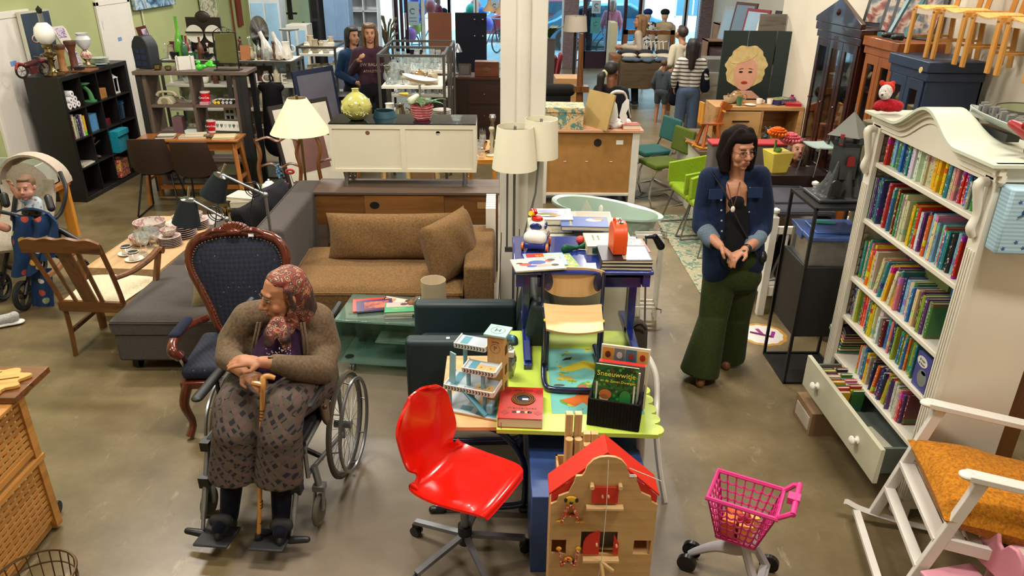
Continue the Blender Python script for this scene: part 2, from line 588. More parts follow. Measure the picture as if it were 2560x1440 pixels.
def _vasebent(m):
 P = [(0,0,0),(0,0,.07),(-.01,0,.15),(-.03,0,.22),(-.06,0,.30)]
 m.tube(P,[.07,.075,.05,.026,.024],20,sm=5)
def _vaselong(m): m.shell([(.05,0),(.055,.02),(.062,.10),(.05,.20),(.018,.30),(.016,.44),(.02,.46)],.003,n=22)
def _jar(m): m.lathe([(0,0),(.04,0),(.042,.01),(.042,.09),(.03,.105),(.032,.125),(.0,.128)],n=20)
def _pot(m): m.shell([(.045,0),(.06,.06),(.066,.10)],.005,n=22)
def _candle(m): m.lathe([(0,0),(.05,0),(.052,.008),(.014,.02),(.02,.06),(.010,.09),(.018,.15),(.010,.20),(.025,.235),(.02,.25),(.0,.25)],n=16)
def _goblet(m): m.shell([(.03,0),(.012,.01),(.010,.05),(.03,.07),(.045,.11),(.046,.14)],.003,n=20)
def _box(m): m.b(-.5,.5,-.5,.5,0,1)
def _lantern(m):
 for x in (-.05,.05):
  for y in (-.05,.05): m.b(x-.006,x+.006,y-.006,y+.006,0,.18)
 m.b(-.06,.06,-.06,.06,0,.012).b(-.06,.06,-.06,.06,.18,.19).lathe([(.085,.19),(0,.25)],n=4)
 _ring(m,(0,0,.27),.02,.003)
def _scale(m):
 m.b(-.07,.07,-.05,.05,0,.04).b(-.012,.012,-.012,.012,.04,.14)
SHAPES = dict(cup=_cup,mug=_mug,wine_glass=_wine,tumbler=_tumbler,bowl=_bowl,plate=_plate,saucer=_saucer,jug=_jug,teapot=_teapot,bottle=_bottle,vase=_vase,
              bent_vase=_vasebent,long_vase=_vaselong,jar=_jar,flower_pot=_pot,candlestick=_candle,goblet=_goblet,box=_box,lantern=_lantern)
_meshes = {}
def inst(kind,loc,mat,label,cat=None,g=None,rz=0.,s=1.,col=None,rot=None,name=None):
 key = (kind,mat.name)
 if key not in _meshes:
  m = MB(); SHAPES[kind](m)
  o = m.build(kind,mat,bev=.0015 if kind == 'box' else 0)
  me = o.data
  _meshes[key] = me
 else:
  o = bpy.data.objects.new(kind,_meshes[key]); C.objects.link(o)
 if name: o.name = name
 o.location = loc
 o.rotation_euler = rot if rot else (0,0,rz)
 o.scale = s if isinstance(s,(tuple,list)) else (s,s,s)
 if col: o.color = lin(col)
 return tag(o,label,cat or (name or kind).replace('_',' '),g)
PORC = mt('#e9e4d8',.18,v=.02,coat=.5)
CRYS = mt('#f6fafa',k='glass',v=.11,col2='#f0f4f4')
_o = bpy.data.materials.new('coloured_cover'); _o.use_nodes = True
_p = _o.node_tree.nodes['Principled BSDF']; _i = _o.node_tree.nodes.new('ShaderNodeObjectInfo')
_o.node_tree.links.new(_i.outputs['Color'],_p.inputs['Base Color']); _p.inputs['Roughness'].default_value = .4
OCM = _o
PAGES = mt('#d8ccb0',.85,v=.05)
# ---- books: spine along -y, width (thickness) x, height z; unit mesh scaled per book
def _spine(nt):
 tc = nd(nt,'ShaderNodeTexCoord'); oi = nd(nt,'ShaderNodeObjectInfo')
 sep = nd(nt,'ShaderNodeSeparateXYZ'); nt.links.new(tc.outputs['Object'],sep.inputs[0])
 # lettering-like blotches on the spine, placed differently per book
 add = nd(nt,'ShaderNodeVectorMath',operation='ADD'); nt.links.new(tc.outputs['Object'],add.inputs[0])
 cmb = nd(nt,'ShaderNodeCombineXYZ')
 k = nd(nt,'ShaderNodeMath',operation='MULTIPLY'); nt.links.new(oi.outputs['Random'],k.inputs[0]); k.inputs[1].default_value = 40
 for i in range(3): nt.links.new(k.outputs[0],cmb.inputs[i])
 nt.links.new(cmb.outputs[0],add.inputs[1])
 n = tex(nt,'Noise',mapv(nt,add.outputs[0],(3.0,.3,15)),1.0,i_Detail=2.)
 band = nd(nt,'ShaderNodeMath',operation='FRACT'); z = nd(nt,'ShaderNodeMath',operation='ADD')
 nt.links.new(sep.outputs[2],z.inputs[0]); nt.links.new(oi.outputs['Random'],z.inputs[1]); nt.links.new(z.outputs[0],band.inputs[0])
 bm = ramp(nt,band.outputs[0],[(.0,(1,1,1,1)),(.14,(1,1,1,1)),(.15,(0,0,0,1)),(.28,(0,0,0,1))],'CONSTANT')
 hs = nd(nt,'ShaderNodeHueSaturation',i_Value=.9);
 r2 = nd(nt,'ShaderNodeMath',operation='MULTIPLY_ADD'); nt.links.new(oi.outputs['Random'],r2.inputs[0]); r2.inputs[1].default_value = .5; r2.inputs[2].default_value = .25
 nt.links.new(r2.outputs[0],hs.inputs['Hue']); nt.links.new(oi.outputs['Color'],hs.inputs['Color'])
 base = mixc(nt,bm,oi.outputs['Color'],hs.outputs[0])
 br = nd(nt,'ShaderNodeSeparateColor'); nt.links.new(oi.outputs['Color'],br.inputs[0])
 tcol = ramp(nt,br.outputs[1],[(.28,'#f0ead8'),(.32,'#26221c')],'CONSTANT')
 m1 = ramp(nt,n,[(.58,(0,0,0,1)),(.61,(.75,.75,.75,1))])
 mx = nd(nt,'ShaderNodeMath',operation='ABSOLUTE'); nt.links.new(sep.outputs[0],mx.inputs[0])
 inr = ramp(nt,mx.outputs[0],[(0,(1,1,1,1)),(.30,(1,1,1,1)),(.32,(0,0,0,1))])
 mm = nd(nt,'ShaderNodeMix',data_type='RGBA',blend_type='MULTIPLY'); mm.inputs[0].default_value = 1
 nt.links.new(m1,mm.inputs[6]); nt.links.new(inr,mm.inputs[7])
 return mixc(nt,mm.outputs[2],base,tcol)
_o = bpy.data.materials.new('printed_spine'); _o.use_nodes = True
_o.node_tree.links.new(_spine(_o.node_tree),_o.node_tree.nodes['Principled BSDF'].inputs['Base Color'])
_o.node_tree.nodes['Principled BSDF'].inputs['Roughness'].default_value = .38
SPINE = _o
_m0 = MB()
_m0.b(-.44,.44,.03,.97,.02,.97,1)                               # page block
_m0.b(-.5,-.44,0,1,0,1,0).b(.44,.5,0,1,0,1,0)
_m0.add([(-.5,0,0),(-.25,-.03,0),(.25,-.03,0),(.5,0,0),(.44,.03,0),(-.44,.03,0)]+[(-.5,0,1),(-.25,-.03,1),(.25,-.03,1),(.5,0,1),(.44,.03,1),(-.44,.03,1)],
  [(0,1,7,6),(1,2,8,7),(2,3,9,8),(3,4,10,9),(5,0,6,11),(5,4,3,2,1,0),(6,7,8,9,10,11)],0)
_bk = _m0.build('book',[SPINE,PAGES])
BOOKMESH = _bk.data
bpy.data.objects.remove(_bk)
CN = [('red','#b3241c'),('dark blue','#1f3568'),('blue','#2d6ba8'),('yellow','#d8b21e'),('green','#3c7a3a'),('white','#dcd8cc'),('cream','#cfc19a'),('orange','#cf6420'),
      ('teal','#2b7f84'),('purple','#5c3672'),('pink','#cf6f86'),('brown','#6d4428'),('black','#1f1f22'),('light blue','#7fb2cc'),('lime','#93ad3a'),('maroon','#6a1c26'),('grey','#8a8a86')]
CD = dict(CN)
def book(loc,w_,d,h,cname,label,g=None,rot=(0,0,0),col=None,parent=None):
 o = bpy.data.objects.new('book',BOOKMESH)
 C.objects.link(o)
 o.matrix_world = TR(*loc) @ M.Rotation(rot[2],4,'Z') @ M.Rotation(rot[1],4,'Y') @ M.Rotation(rot[0],4,'X') @ M.Diagonal((w_,d,h,1))
 c = list(lin(col or CD[cname]))
 for i in range(3): c[i] = min(1,c[i]*rnd.uniform(.8,1.2))
 o.color = c
 return tag(o,label,'book',g)
def flatbook(loc,w_,d,th,col,label,rz=0.,cat='book',g=None,name='book',pages=True,pc=None):
 """a book or magazine lying flat, spine at -x; origin at the centre of its underside"""
 t = thing(name,label,cat,loc,rz,g)
 c = mt(col,.35,v=.04)
 if pages:
  k = min(.003,th*.2)
  MB().b(-w_/2,w_/2,-d/2,d/2,0,k).b(-w_/2,w_/2,-d/2,d/2,th-k,th).b(-w_/2,-w_/2+k,-d/2,d/2,k,th-k).build('cover',c,t)
  MB().b(-w_/2+k,w_/2-.003,-d/2+.003,d/2-.003,k,th-k).build('pages',PAGES,t)
 else:
  MB().b(-w_/2,w_/2,-d/2,d/2,0,th).build('cover',c,t)
 return t
def decal(t,poly,z,mat,th=.0006,name='printed_picture'):
 return MB().prism(poly,z,z+th).build(name,mat,t)
def rectp(x0,x1,y0,y1): return [(x0,y0),(x1,y0),(x1,y1),(x0,y1)]
def ovalp(x,y,a,b=None,n=18,rot=0):
 b = b or a
 return [(x+a*math.cos(2*PI*i/n)*math.cos(rot)-b*math.sin(2*PI*i/n)*math.sin(rot),y+a*math.cos(2*PI*i/n)*math.sin(rot)+b*math.sin(2*PI*i/n)*math.cos(rot)) for i in range(n)]
# ================================================================ sofas, chairs and tables at the left
OAK = mt('#bd9b72',.45,k='wood',sc=.8,ax=1,col2='#ac875d')
OAKX = mt('#bd9b72',.45,k='wood',sc=.8,ax=0,col2='#ac875d')
DKOAK = mt('#6a401c',.38,k='wood',sc=1.5,ax=2,col2='#452810',coat=.2)
DKOAKX = mt('#6a401c',.38,k='wood',sc=1.5,ax=0,col2='#452810',coat=.2)
PINE = mt('#c8862f',.45,k='wood',sc=1.5,ax=2,col2='#9a5f1e')
PINEX = mt('#c8862f',.45,k='wood',sc=1.5,ax=0,col2='#9a5f1e')
MAHO = mt('#5a2312',.22,k='wood',sc=1.2,ax=2,col2='#3a140a',coat=.6)
GREYF = mt('#4b4541',.95,k='fab',sc=1.3)
BROWNF = mt('#735736',.95,k='fab',sc=.5,v=.12)
BLKM = mt('#151517',.35,.3)
def pillow(mb,w,h,t,n=12,pinch=.12):
 """stuffed cushion in its own x-z plane, thickness along y"""
 def f(sg):
  def q(u,v):
   a,b = u*2-1,v*2-1
   e = (max(0,1-abs(a)**2.6)*max(0,1-abs(b)**2.6))**.42
   k = 1-pinch*(1-abs(b)**2)*abs(a)**3
   k2 = 1-pinch*(1-abs(a)**2)*abs(b)**3
   return (a*w/2*k,sg*t/2*e*(1+.06*math.sin(7*a+3*b)),b*h/2*k2)
  return q
 mb.sheet(f(1),n,n)
 mb.sheet(lambda u,v: f(-1)(1-u,v),n,n)
 return mb
# low oak coffee table
t = thing('coffee_table','low thick pale oak coffee table carrying crockery','coffee table',(-2.87,5.95,0),R(-3.5))
MB().b(-.30,.30,-.62,.62,.33,.42).build('tabletop',OAK,t,bev=.004)
MB().b(-.30,.30,-.62,-.54,0,.33).b(-.30,.30,.54,.62,0,.33).b(-.26,.26,-.54,.54,.27,.329).build('base',OAKX,t,bev=.003)
# grey sofa
t = thing('sofa','grey woven corner sofa with black castor in front of the coffee table','sofa',(0,0,0))
m = MB().b(-2.60,-1.62,4.47,6.46,.09,.30)
m.build('sofa_base',GREYF,t,bev=.02)
def seatpad(x0,x1,y0,y1,z0,z1,puff=.03,tuft=()):
 def f(u,v):
  x,y = x0+(x1-x0)*u,y0+(y1-y0)*v
  e = min(u,1-u)*(x1-x0); g = min(v,1-v)*(y1-y0)
  k = min(1,e/.06)*min(1,g/.06)
  z = z1-.045*(1-min(1,e/.06)**.5*min(1,g/.06)**.5)+puff*math.sin(PI*u)**.5*math.sin(PI*v)**.5
  for a,b in tuft: z -= .02*math.exp(-((x-a)**2+(y-b)**2)/.003)
  return (x,y,z)
 m = MB()
 nu,nv = max(10,int((x1-x0)/.03)),max(10,int((y1-y0)/.03))
 m.sheet(f,nu,nv,th=.05)
 m.b(x0+.004,x1-.004,y0+.004,y1-.004,z0,z1-.03)
 return m
seatpad(-2.61,-1.62,4.46,5.42,.30,.43,tuft=[(-2.3,4.75),(-2.3,5.12),(-1.95,4.75),(-1.95,5.12)]).build('seat_cushion',GREYF,t)
seatpad(-2.60,-1.80,5.44,6.46,.30,.43,tuft=[(-2.3,5.8),(-2.3,6.15)]).build('seat_cushion',GREYF,t)
MB().b(-1.80,-1.58,5.16,6.50,.09,.80).build('backrest',GREYF,t,bev=.035,seg=3)
MB().tube([(-1.80,5.17,.785),(-1.80,6.48,.785)],.007,6).tube([(-2.605,4.465,.385),(-1.63,4.465,.385)],.006,6).build('piping',mt('#4a4440',.9),t)
for x,y in ((-2.52,4.56),(-2.52,6.3),(-1.75,4.56)):
 MB().cyl((x-.02,y,.045),(x+.02,y,.045),.045,n=16).b(x-.03,x+.03,y-.03,y+.03,.07,.09).build('castor',BLKM,t)
KH = mt('#7c6f50',.95,k='fab')
m = pillow(MB(M.Translation((-1.93,4.80,.57)) @ rotz(.3) @ rx(-50)),.45,.40,.14,14)
solo(m,'cushion',KH,'khaki cushion lying on the grey sofa behind the navy armchair','cushion')
m = pillow(MB(TR(-1.92,5.62,.66) @ rotz(R(80)) @ rx(-18)),.52,.46,.17,14)
solo(m,'cushion',mt('#0b0b0d',.8),'black cushion leaning on the grey sofa backrest','cushion')
m = pillow(MB(TR(-1.90,6.12,.66) @ rotz(R(72)) @ rx(-20)),.46,.44,.15,14)
solo(m,'cushion',mt('#1c1c20',.9,k='fab'),'small charcoal cushion at the far end of the grey sofa','cushion')
# brown sofa
t = thing('sofa','brown corduroy chaise sofa in front of the wooden bench','sofa',(0,0,0))
MB().b(-1.56,-.25,4.98,5.80,.06,.27).build('sofa_base',BROWNF,t,bev=.02)
seatpad(-1.58,-.255,4.90,5.80,.27,.44,.02).build('seat_cushion',BROWNF,t)
MB().b(-.25,-.03,4.94,5.84,.04,.61).build('armrest',BROWNF,t,bev=.025,seg=3)
MB().b(-1.0,-.25,5.70,5.84,.06,.60).build('backrest',BROWNF,t,bev=.03,seg=3)
for x in (-1.4,-.4):
 for y in (5.05,5.7): MB().b(x-.03,x+.03,y-.03,y+.03,0,.07).build('leg',BLKM,t)
m = pillow(MB(TR(-.85,5.52,.62) @ rotz(R(1)) @ rx(-12)),1.0,.38,.22,18,.05)
solo(m,'cushion',BROWNF,'long brown back cushion standing on the brown sofa','cushion')
m = pillow(MB(TR(-.36,5.24,.65) @ rotz(R(62)) @ rx(-14)),.60,.47,.24,18,.05)
solo(m,'cushion',BROWNF,'square brown cushion leaning on the armrest of the brown sofa','cushion')
# beige cylinder shade on the sofa
t = thing('cylinder_shade','beige cylindrical shade standing on the glass cabinet','lamp shade',(-.44,4.62,.424))
MB().shell([(.085,0),(.085,.22)],.003,n=32).build('shade',mt('#a8977a',.7),t)
# navy medallion armchair
t = thing('armchair','carved mahogany armchair with navy medallion back behind the wheelchair','armchair',(-1.60,4.12,0),R(4))
T = TR(0,.08,.42) @ rx(-9)
def medal(s,dx=0.):
 P = [(0,.02),(.09,.03),(.14,.08),(.165,.18),(.215,.34),(.252,.45),(.258,.54),(.222,.63),(.13,.675),(0,.69)]
 P = [(x*s*1.12,.36+(z-.36)*s) for x,z in P]
 return [(x,z) for x,z in P] + [(-x,z) for x,z in P[-2:0:-1]]
o = medal(1.0)
m = MB(T)
m.tube([(x,0,z) for x,z in o],.030,10,sm=4,closed=True)
m.build('back_frame',MAHO,t)
sp = spline([(x,0,z) for x,z in medal(.93)],4,True)
def padf(nt,oo):
 c = tex(nt,'Checker',mapv(nt,oo,(46,46,46),(0,R(45),0)),1.0)
 v = tex(nt,'Voronoi',mapv(nt,oo,(22,22,22),(0,R(45),0)),1.0,'Distance',i_Randomness=.0)
 a = mixc(nt,c,'#10131f','#1a2036')
 return mixc(nt,ramp(nt,v,[(.07,(1,1,1,1)),(.1,(0,0,0,1))]),a,'#7a7552')
NAVYP = custom('navy_damask',padf,.8)
m = MB(T)
cx,cz = 0,.38
rings = [1,.8,.5,.2]
for i,k in enumerate(rings):
 o0 = len(m.v)
 m.v += [m.T @ V((cx+(p.x-cx)*k,-.012-.035*(1-k**2),cz+(p.z-cz)*k)) for p in sp]
 if i:
  n = len(sp)
  for j in range(n):
   m.f.append((o0-n+j,o0-n+(j+1) % n,o0+(j+1) % n,o0+j)); m.m.append(0)
m.v.append(m.T @ V((0,-.047,cz)))
n = len(sp)
for j in range(n): m.f.append((len(m.v)-1-n+j,len(m.v)-1-n+(j+1) % n,len(m.v)-1)); m.m.append(0)
m.add([(p.x,.02,p.z) for p in sp],[tuple(range(n))])
m.build('back_pad',NAVYP,t)
nl = MB(T)
ns = spline([(x,0,z) for x,z in medal(.915)],5,True)
for p in ns: nl.ball((p.x,-.026,p.z),.0055,6)
nl.build('nail_trim',mt('#8d8468',.3,.9),t)
m = MB(T)
for i in range(9):
 a = R(-64+16*i)
 m.cap((0,-.015,.685),(.085*math.sin(a),-.02,.69+.052*math.cos(a)),.012,.017,8)
m.ball((0,-.035,.695),(.045,.02,.022),12)
for sx in (-1,1): m.tube([(sx*.06,-.02,.70),(sx*.12,-.03,.705),(sx*.17,-.02,.675),(sx*.13,-.03,.665)],[.014,.018,.012,.006],8,sm=4)
m.build('carved_crest',MAHO,t)
MB(T @ TR(.10,-.032,.672)).b(-.016,.016,0,.004,-.009,.009).build('price_tag',TICKET,t)
for sx in (-1,1):
 m = MB().tube([(sx*.20,.02,.60),(sx*.27,-.14,.62),(sx*.29,-.30,.62),(sx*.28,-.38,.59),(sx*.25,-.37,.54)],[.022,.024,.026,.032,.024],10,sm=5)
 m.tube([(sx*.25,-.36,.56),(sx*.27,-.27,.46),(sx*.25,-.25,.38)],.024,10,sm=5)
 m.build('armrest',MAHO,t)
 MB().cap((sx*.275,-.10,.645),(sx*.29,-.28,.645),.032,.032,12,.7,(0,0,1)).build('arm_pad',mt('#1d2233',.85,k='fab'),t)
 MB().tube([(sx*.24,-.36,.36),(sx*.27,-.39,.24),(sx*.25,-.37,.10),(sx*.27,-.40,.02)],[.032,.028,.02,.025],10,sm=5).build('leg',MAHO,t)
 MB().tube([(sx*.19,.08,.40),(sx*.20,.14,.2),(sx*.20,.20,.0)],[.028,.022,.02],8,sm=4).build('leg',MAHO,t)
MB().b(-.28,.28,-.38,.12,.33,.38).build('seat_rail',MAHO,t,bev=.01)
MB().b(-.27,.27,-.37,.10,.38,.47).build('seat',NAVYP,t,bev=.035,seg=3)
# slatted oak elbow chair seen from behind
t = thing('elbow_chair','brown oak slat-back elbow chair with cream seat beside the pushchair','armchair',(-2.83,4.70,0),R(-4))
# the back faces the camera: seat reaches away (+y)
for sx in (-1,1):
 m = MB().tube([(sx*.215,0,0),(sx*.215,.015,.2),(sx*.22,.01,.42),(sx*.235,-.06,.66),(sx*.25,-.16,.93)],.021,4,sm=4)
 m.build('rear_leg',DKOAK,t)
 MB().bar((sx*.26,.44,0),(sx*.26,.44,.42),.04).build('leg',DKOAK,t)
 m = MB().tube([(sx*.235,-.05,.64),(sx*.27,.12,.625),(sx*.30,.30,.645),(sx*.30,.44,.665)],[.018,.020,.024,.024],8,sm=5)
 m.cyl((sx*.30-.028,.455,.652),(sx*.30+.028,.455,.652),.026,n=14)
 m.bar((sx*.30,.43,.64),(sx*.27,.36,.40),.035,.03)
 m.build('armrest',DKOAK,t)
 MB().bar((sx*.235,.03,.17),(sx*.255,.43,.17),.022,.03).build('stretcher',DKOAK,t)
def rail(u,v):
 x = -.265+.53*u
 top = .945+.035*(1-(2*u-1)**2)**.6 - .012*math.cos(8*PI*u)*.5
 bot = .865+.015*(1-(2*u-1)**2)
 z = bot+(top-bot)*v
 return (x,-.145-.04*(z-.86)*4+.02*(1-(2*u-1)**2)*-1,z)
MB().sheet(rail,24,3,th=-.026).build('top_rail',DKOAKX,t)
for x,w_ in ((-.105,.028),(0,.10),(.085,.028),(.135,.0)):
 if w_: MB().bar((x,-.005,.44),(x*1.15,-.155,.87),w_,.012).build('back_slat',DKOAK,t)
MB().b(-.225,.225,-.015,.012,.36,.44).b(-.26,.26,.43,.455,.36,.42).b(-.25,-.225,0,.44,.36,.42).b(.225,.25,0,.44,.36,.42).build('seat_rail',DKOAKX,t,bev=.003)
m = MB()
def st(u,v):
 x,y = (-.215-.045*v)+(.43+.09*v)*u,.015+.44*v
 return (x,y,.43+.045*(math.sin(PI*u)*math.sin(PI*v))**.35)
m.sheet(st,16,16,th=.02)
m.build('seat',mt('#cdbfa0',.85,k='fab',sc=.8),t)
# glass low cabinet with books
GT = mt('#dcefe6',k='glass',v=.2,col2='#93b3a6')
t = thing('glass_cabinet','low frosted glass media cabinet on castors in front of the brown sofa','cabinet',(-.62,4.60,0),R(-7))
MB().b(-.46,.46,-.20,.22,.405,.42).build('glass_top',GT,t,bev=.002)
for x in (-.46,.445): MB().b(x,x+.012,-.20,.22,.10,.404).parts('glass_side',GT,t)
MB().b(-.45,.445,.18,.19,.10,.40).build('glass_back',mt('#d5e8de',k='glass',v=.45,col2='#8aa596'),t)
MB().b(-.46,.46,-.20,.22,.088,.10).b(-.2,.445,-.16,.18,.24,.248).parts('glass_shelf',GT,t)
for x in (-.38,.38):
 for y in (-.14,.15):
  m = MB().cyl((x-.016,y,.026),(x-.003,y,.026),.026,n=14).cyl((x+.003,y,.026),(x+.016,y,.026),.026,n=14).cyl((x,y,.03),(x,y,.088),.008)
  m.build('castor',STEEL,t)
for x,y in ((-.40,-.13),(-.38,.12)): MB().cyl((x,y,.1005),(x,y,.1035),.032,n=20).build('fixing_disc',CHROME,t)
# wooden bench seen from the back with the white bench on top
BW = mt('#70491f',.45,k='wood',sc=.9,ax=0,col2='#583518')
BWT = mt('#5b4a3d',.5,k='wood',sc=.9,ax=0,col2='#473a31')
t = thing('media_bench','long brown wooden media bench seen from behind, under the white bench','cabinet',(-.80,6.15,0))
MB().b(-.81,.81,0,.42,.765,.79).build('top',BWT,t,bev=.003)
MB().b(-.80,.80,.02,.40,.49,.765).build('body',BW,t,bev=.002)
MB().b(-.355,.33,.010,.0195,.50,.757).build('back_panel',mt('#7f5428',.45,k='wood',sc=.6,ax=0,col2='#5f3c1a'),t)
MB().lathe([(0,0),(.042,0),(.042,.003)],n=24).build('cable_hole',BLACK,t).matrix_local = TR(-.27,.0095,.67) @ rx(90) @ M.Diagonal((1,.75,1,1))
MB().b(.62,.76,.015,.0195,.64,.70).build('patch',mt('#a0784a',.6,k='wood'),t)
MB().b(-.80,-.71,.02,.40,.08,.49).b(.71,.80,.02,.40,.08,.49).b(-.72,.72,.06,.38,.30,.325).build('frame',BWT,t)
MB().b(-.80,.80,.03,.40,.04,.24).build('plinth_drawer',BW,t,bev=.002)
MB().b(-.75,.75,.05,.38,0,.04).build('plinth',BLACK,t)
t = thing('white_bench','white two-door cabinet on chrome legs standing on the brown bench','cabinet',(-.815,6.30,.79))
m = MB().b(-.625,.625,0,.02,.51,.55).b(-.625,.625,0,.02,.135,.165).b(-.625,-.60,0,.02,.165,.51).b(.60,.625,0,.02,.165,.51).b(-.022,.022,0,.02,.165,.51)
m.b(-.625,.625,.02,.40,.135,.15).b(-.625,.625,.02,.40,.535,.55).b(-.625,-.605,.02,.40,.15,.535).b(.605,.625,.02,.40,.15,.535)
WP = mt('#e4ddc6',.35,v=.02)
m.build('carcass',WP,t,bev=.0015)
for sx in (-1,1):
 # back panel with its round cable hole
 q = MB()
 hx,hz,r = sx*.30-.0,.475,.019
 x0,x1,z0,z1 = (-.60,-.022,.165,.51) if sx < 0 else (.022,.60,.165,.51)
 n = 24
 cir = [(hx+r*math.cos(2*PI*i/n),.012,hz+r*math.sin(2*PI*i/n)) for i in range(n)]
 sq = []
 for i in range(n):
  c_,s_ = math.cos(2*PI*i/n),math.sin(2*PI*i/n)
  k = min((x1-hx)/c_ if c_ > 1e-6 else 9,(x0-hx)/c_ if c_ < -1e-6 else 9,(z1-hz)/s_ if s_ > 1e-6 else 9,(z0-hz)/s_ if s_ < -1e-6 else 9)
  sq.append((hx+c_*k,.012,hz+s_*k))
 q.add(cir+sq,[(i,(i+1) % n,n+(i+1) % n,n+i) for i in range(n)])
 for a,b_ in ((x0,z0),(x0,z1),(x1,z0),(x1,z1)):
  near = sorted(range(n),key=lambda i: abs(sq[i][0]-a)+abs(sq[i][2]-b_))[:6]
  e1 = [i for i in near if abs(sq[i][0]-a) < 1e-6][:1]; e2 = [i for i in near if abs(sq[i][2]-b_) < 1e-6 and i not in e1][:1]
  if e1 and e2: q.add([sq[e1[0]],(a,.012,b_),sq[e2[0]]],[(0,1,2)])
 q.build('back_panel',WP,t)
 for y in (.06,.34): MB().cyl((sx*.52,y,.004),(sx*.52,y,.135),.018,n=16).cyl((sx*.52,y,0),(sx*.52,y,.006),.026,n=16).build('leg',STEEL,t)
MB().b(-.625,.625,-.004,.405,.551,.558).build('glass_top',mt('#0c1119',.04,coat=1),t)
# big cone floor lamp
t = thing('floor_lamp','brass floor lamp with a wide cream cone shade behind the grey sofa','floor lamp',(-1.80,6.75,0))
MB().cyl((0,0,.02),(0,0,1.42),.012).build('pole',mt('#8a7440',.3,.9),t)
MB().lathe([(0,0),(.14,0),(.14,.012),(.03,.03),(.012,.05)]).build('base',mt('#8a7440',.3,.9),t)
SH = mt('#e8d9b0',.75,v=.03)
m = MB().lathe([(.268,1.17),(.262,1.178),(.085,1.475),(.082,1.475),(.258,1.17)],n=40)
m.build('lamp_shade',SH,t)
MB().tube([(-.082,0,1.46),(.082,0,1.46)],.003).tube([(0,-.082,1.46),(0,.082,1.46)],.003).cyl((0,0,1.40),(0,0,1.50),.012).build('shade_ring',mt('#8a7440',.3,.9),t)
def arm_lamp(loc,rz,hgt,arm,lab,tilt):
 t = thing('reading_lamp',lab,'lamp',loc,rz)
 MB().lathe([(0,0),(.11,0),(.11,.015),(.02,.025)]).build('base',STEEL,t)
 MB().cyl((0,0,.02),(0,0,hgt),.010,n=12).build('pole',STEEL,t)
 e = V((-arm,0,hgt+.13))
 MB().cyl((0,0,hgt),e,.009,n=12).ball((0,0,hgt),.018,10).build('arm',STEEL,t)
 T = TR(*e) @ M.Rotation(tilt,4,'Y')
 m = MB(T)
 m.lathe([(.048,-.01),(.085,-.17),(.083,-.17),(.046,-.012)],n=28)
 h = m.build('lamp_shade',mt('#22272a',.8),t)
 MB(T).lathe([(0,-.012),(.046,-.012),(.046,-.008),(.030,.0),(.008,.002)],n=24).cyl((0,0,0),(.0,0,.075),.008).build('shade_holder',CHROME,t)
 c = [(e.x*.25,0,hgt+.06),(e.x*.4,-.03,hgt-.15),(e.x*.22,.02,hgt-.35),(e.x*.12,0,hgt-.45),(.0,-.012,hgt-.25)]
 MB().tube([(e.x*.55,0,hgt+.07)]+c,.0035,6,sm=6).tube([V((e.x*.3+.05*math.cos(i*.9),-.01+.004*i,hgt+.03+.05*math.sin(i*.9))) for i in range(14)],.0033,6,sm=3).build('cable',BLACK,t)
 return t
arm_lamp((-1.50,4.62,0),R(-4),1.24,.27,'taller reading lamp with tilted black shade above the grey sofa',R(28))
arm_lamp((-1.69,4.40,0),R(-4),1.15,.22,'shorter reading lamp with black shade hanging over the coffee table',R(14))
# ================================================================ left wall, black shelf, grey unit, desk
XL = -5.3
DW = mt('#d9d3c8',.4,v=.02)
for i,(a,b) in enumerate(((8.02,8.86),(10.50,11.32))):
 t = thing('door_%d' % (i+1),'x','door',(XL,0,0)); del t['label'],t['category']; t['kind'] = 'structure'
 m = MB().b(0,.035,a-.07,a,0,2.03).b(0,.035,b,b+.07,0,2.03).b(0,.035,a-.07,b+.07,1.98,2.05)
 m.build('door_frame',DW,t,bev=.004)
 MB().b(.0,.028,a,b,0.01,1.98).build('door_leaf',DW,t,bev=.002)
 m = MB().b(.028,.034,b-.11,b-.07,.93,1.14).cyl((.034,b-.09,1.08),(.08,b-.09,1.08),.010).bar((.075,b-.09,1.08),(.075,b-.21,1.08),.016)
 m.build('door_handle',STEEL,t)
 MB().b(.028,.03,a+.35,a+.46,1.50,1.55).build('door_sign',mt('#6f8fc0',.5),t)
 MB().b(.028,.032,a-.01,a+.01,1.68,1.80).b(.028,.032,a-.01,a+.01,.3,.42).parts('hinge',STEEL,t)
# conduits and switches
m = MB()
for y in (11.75,): m.cyl((XL+.02,y,.0),(XL+.02,y,2.6),.013)
solo(m,'cable_conduit',mt('#c9c3a8',.5),'cream cable conduit running down the green wall','conduit')
t = thing('light_switch','pair of cream wall switches beside the second white door','switch',(XL,11.62,1.18))
MB().b(0,.03,-.06,.04,-.06,.06).parts('switch_plate',mt('#d8cfa8',.5),t,bev=.004)
MB().b(0,.03,.07,.15,-.05,.06).parts('switch_plate',mt('#ded8c8',.5),t,bev=.004)
MB().b(.03,.036,-.035,.015,-.035,.035).b(.03,.036,.09,.13,-.03,.04).parts('rocker_button',mt('#e8e2cc',.5),t)
def paint_abs(name,cols,sc):
 def f(nt,o):
  n = tex(nt,'Noise',o,sc,i_Detail=6.,i_Distortion=2.5)
  k = len(cols)
  return ramp(nt,n,[(.3+.4*i/(k-1),c) for i,c in enumerate(cols)])
 return custom(name,f,.5)
t = thing('painting','blue and black abstract canvas hanging high on the green wall','painting',(XL+.02,12.2,1.86))
MB().b(0,.05,-.72,.72,0,1.0).build('canvas',paint_abs('abstract_blue',['#10182a','#2d4a6e','#6c93ad','#b9c6c4','#1c2a44'],3),t,bev=.003)
t = thing('wall_hanging','cream botanical scroll hanging on the green wall','wall hanging',(XL+.03,14.45,1.44))
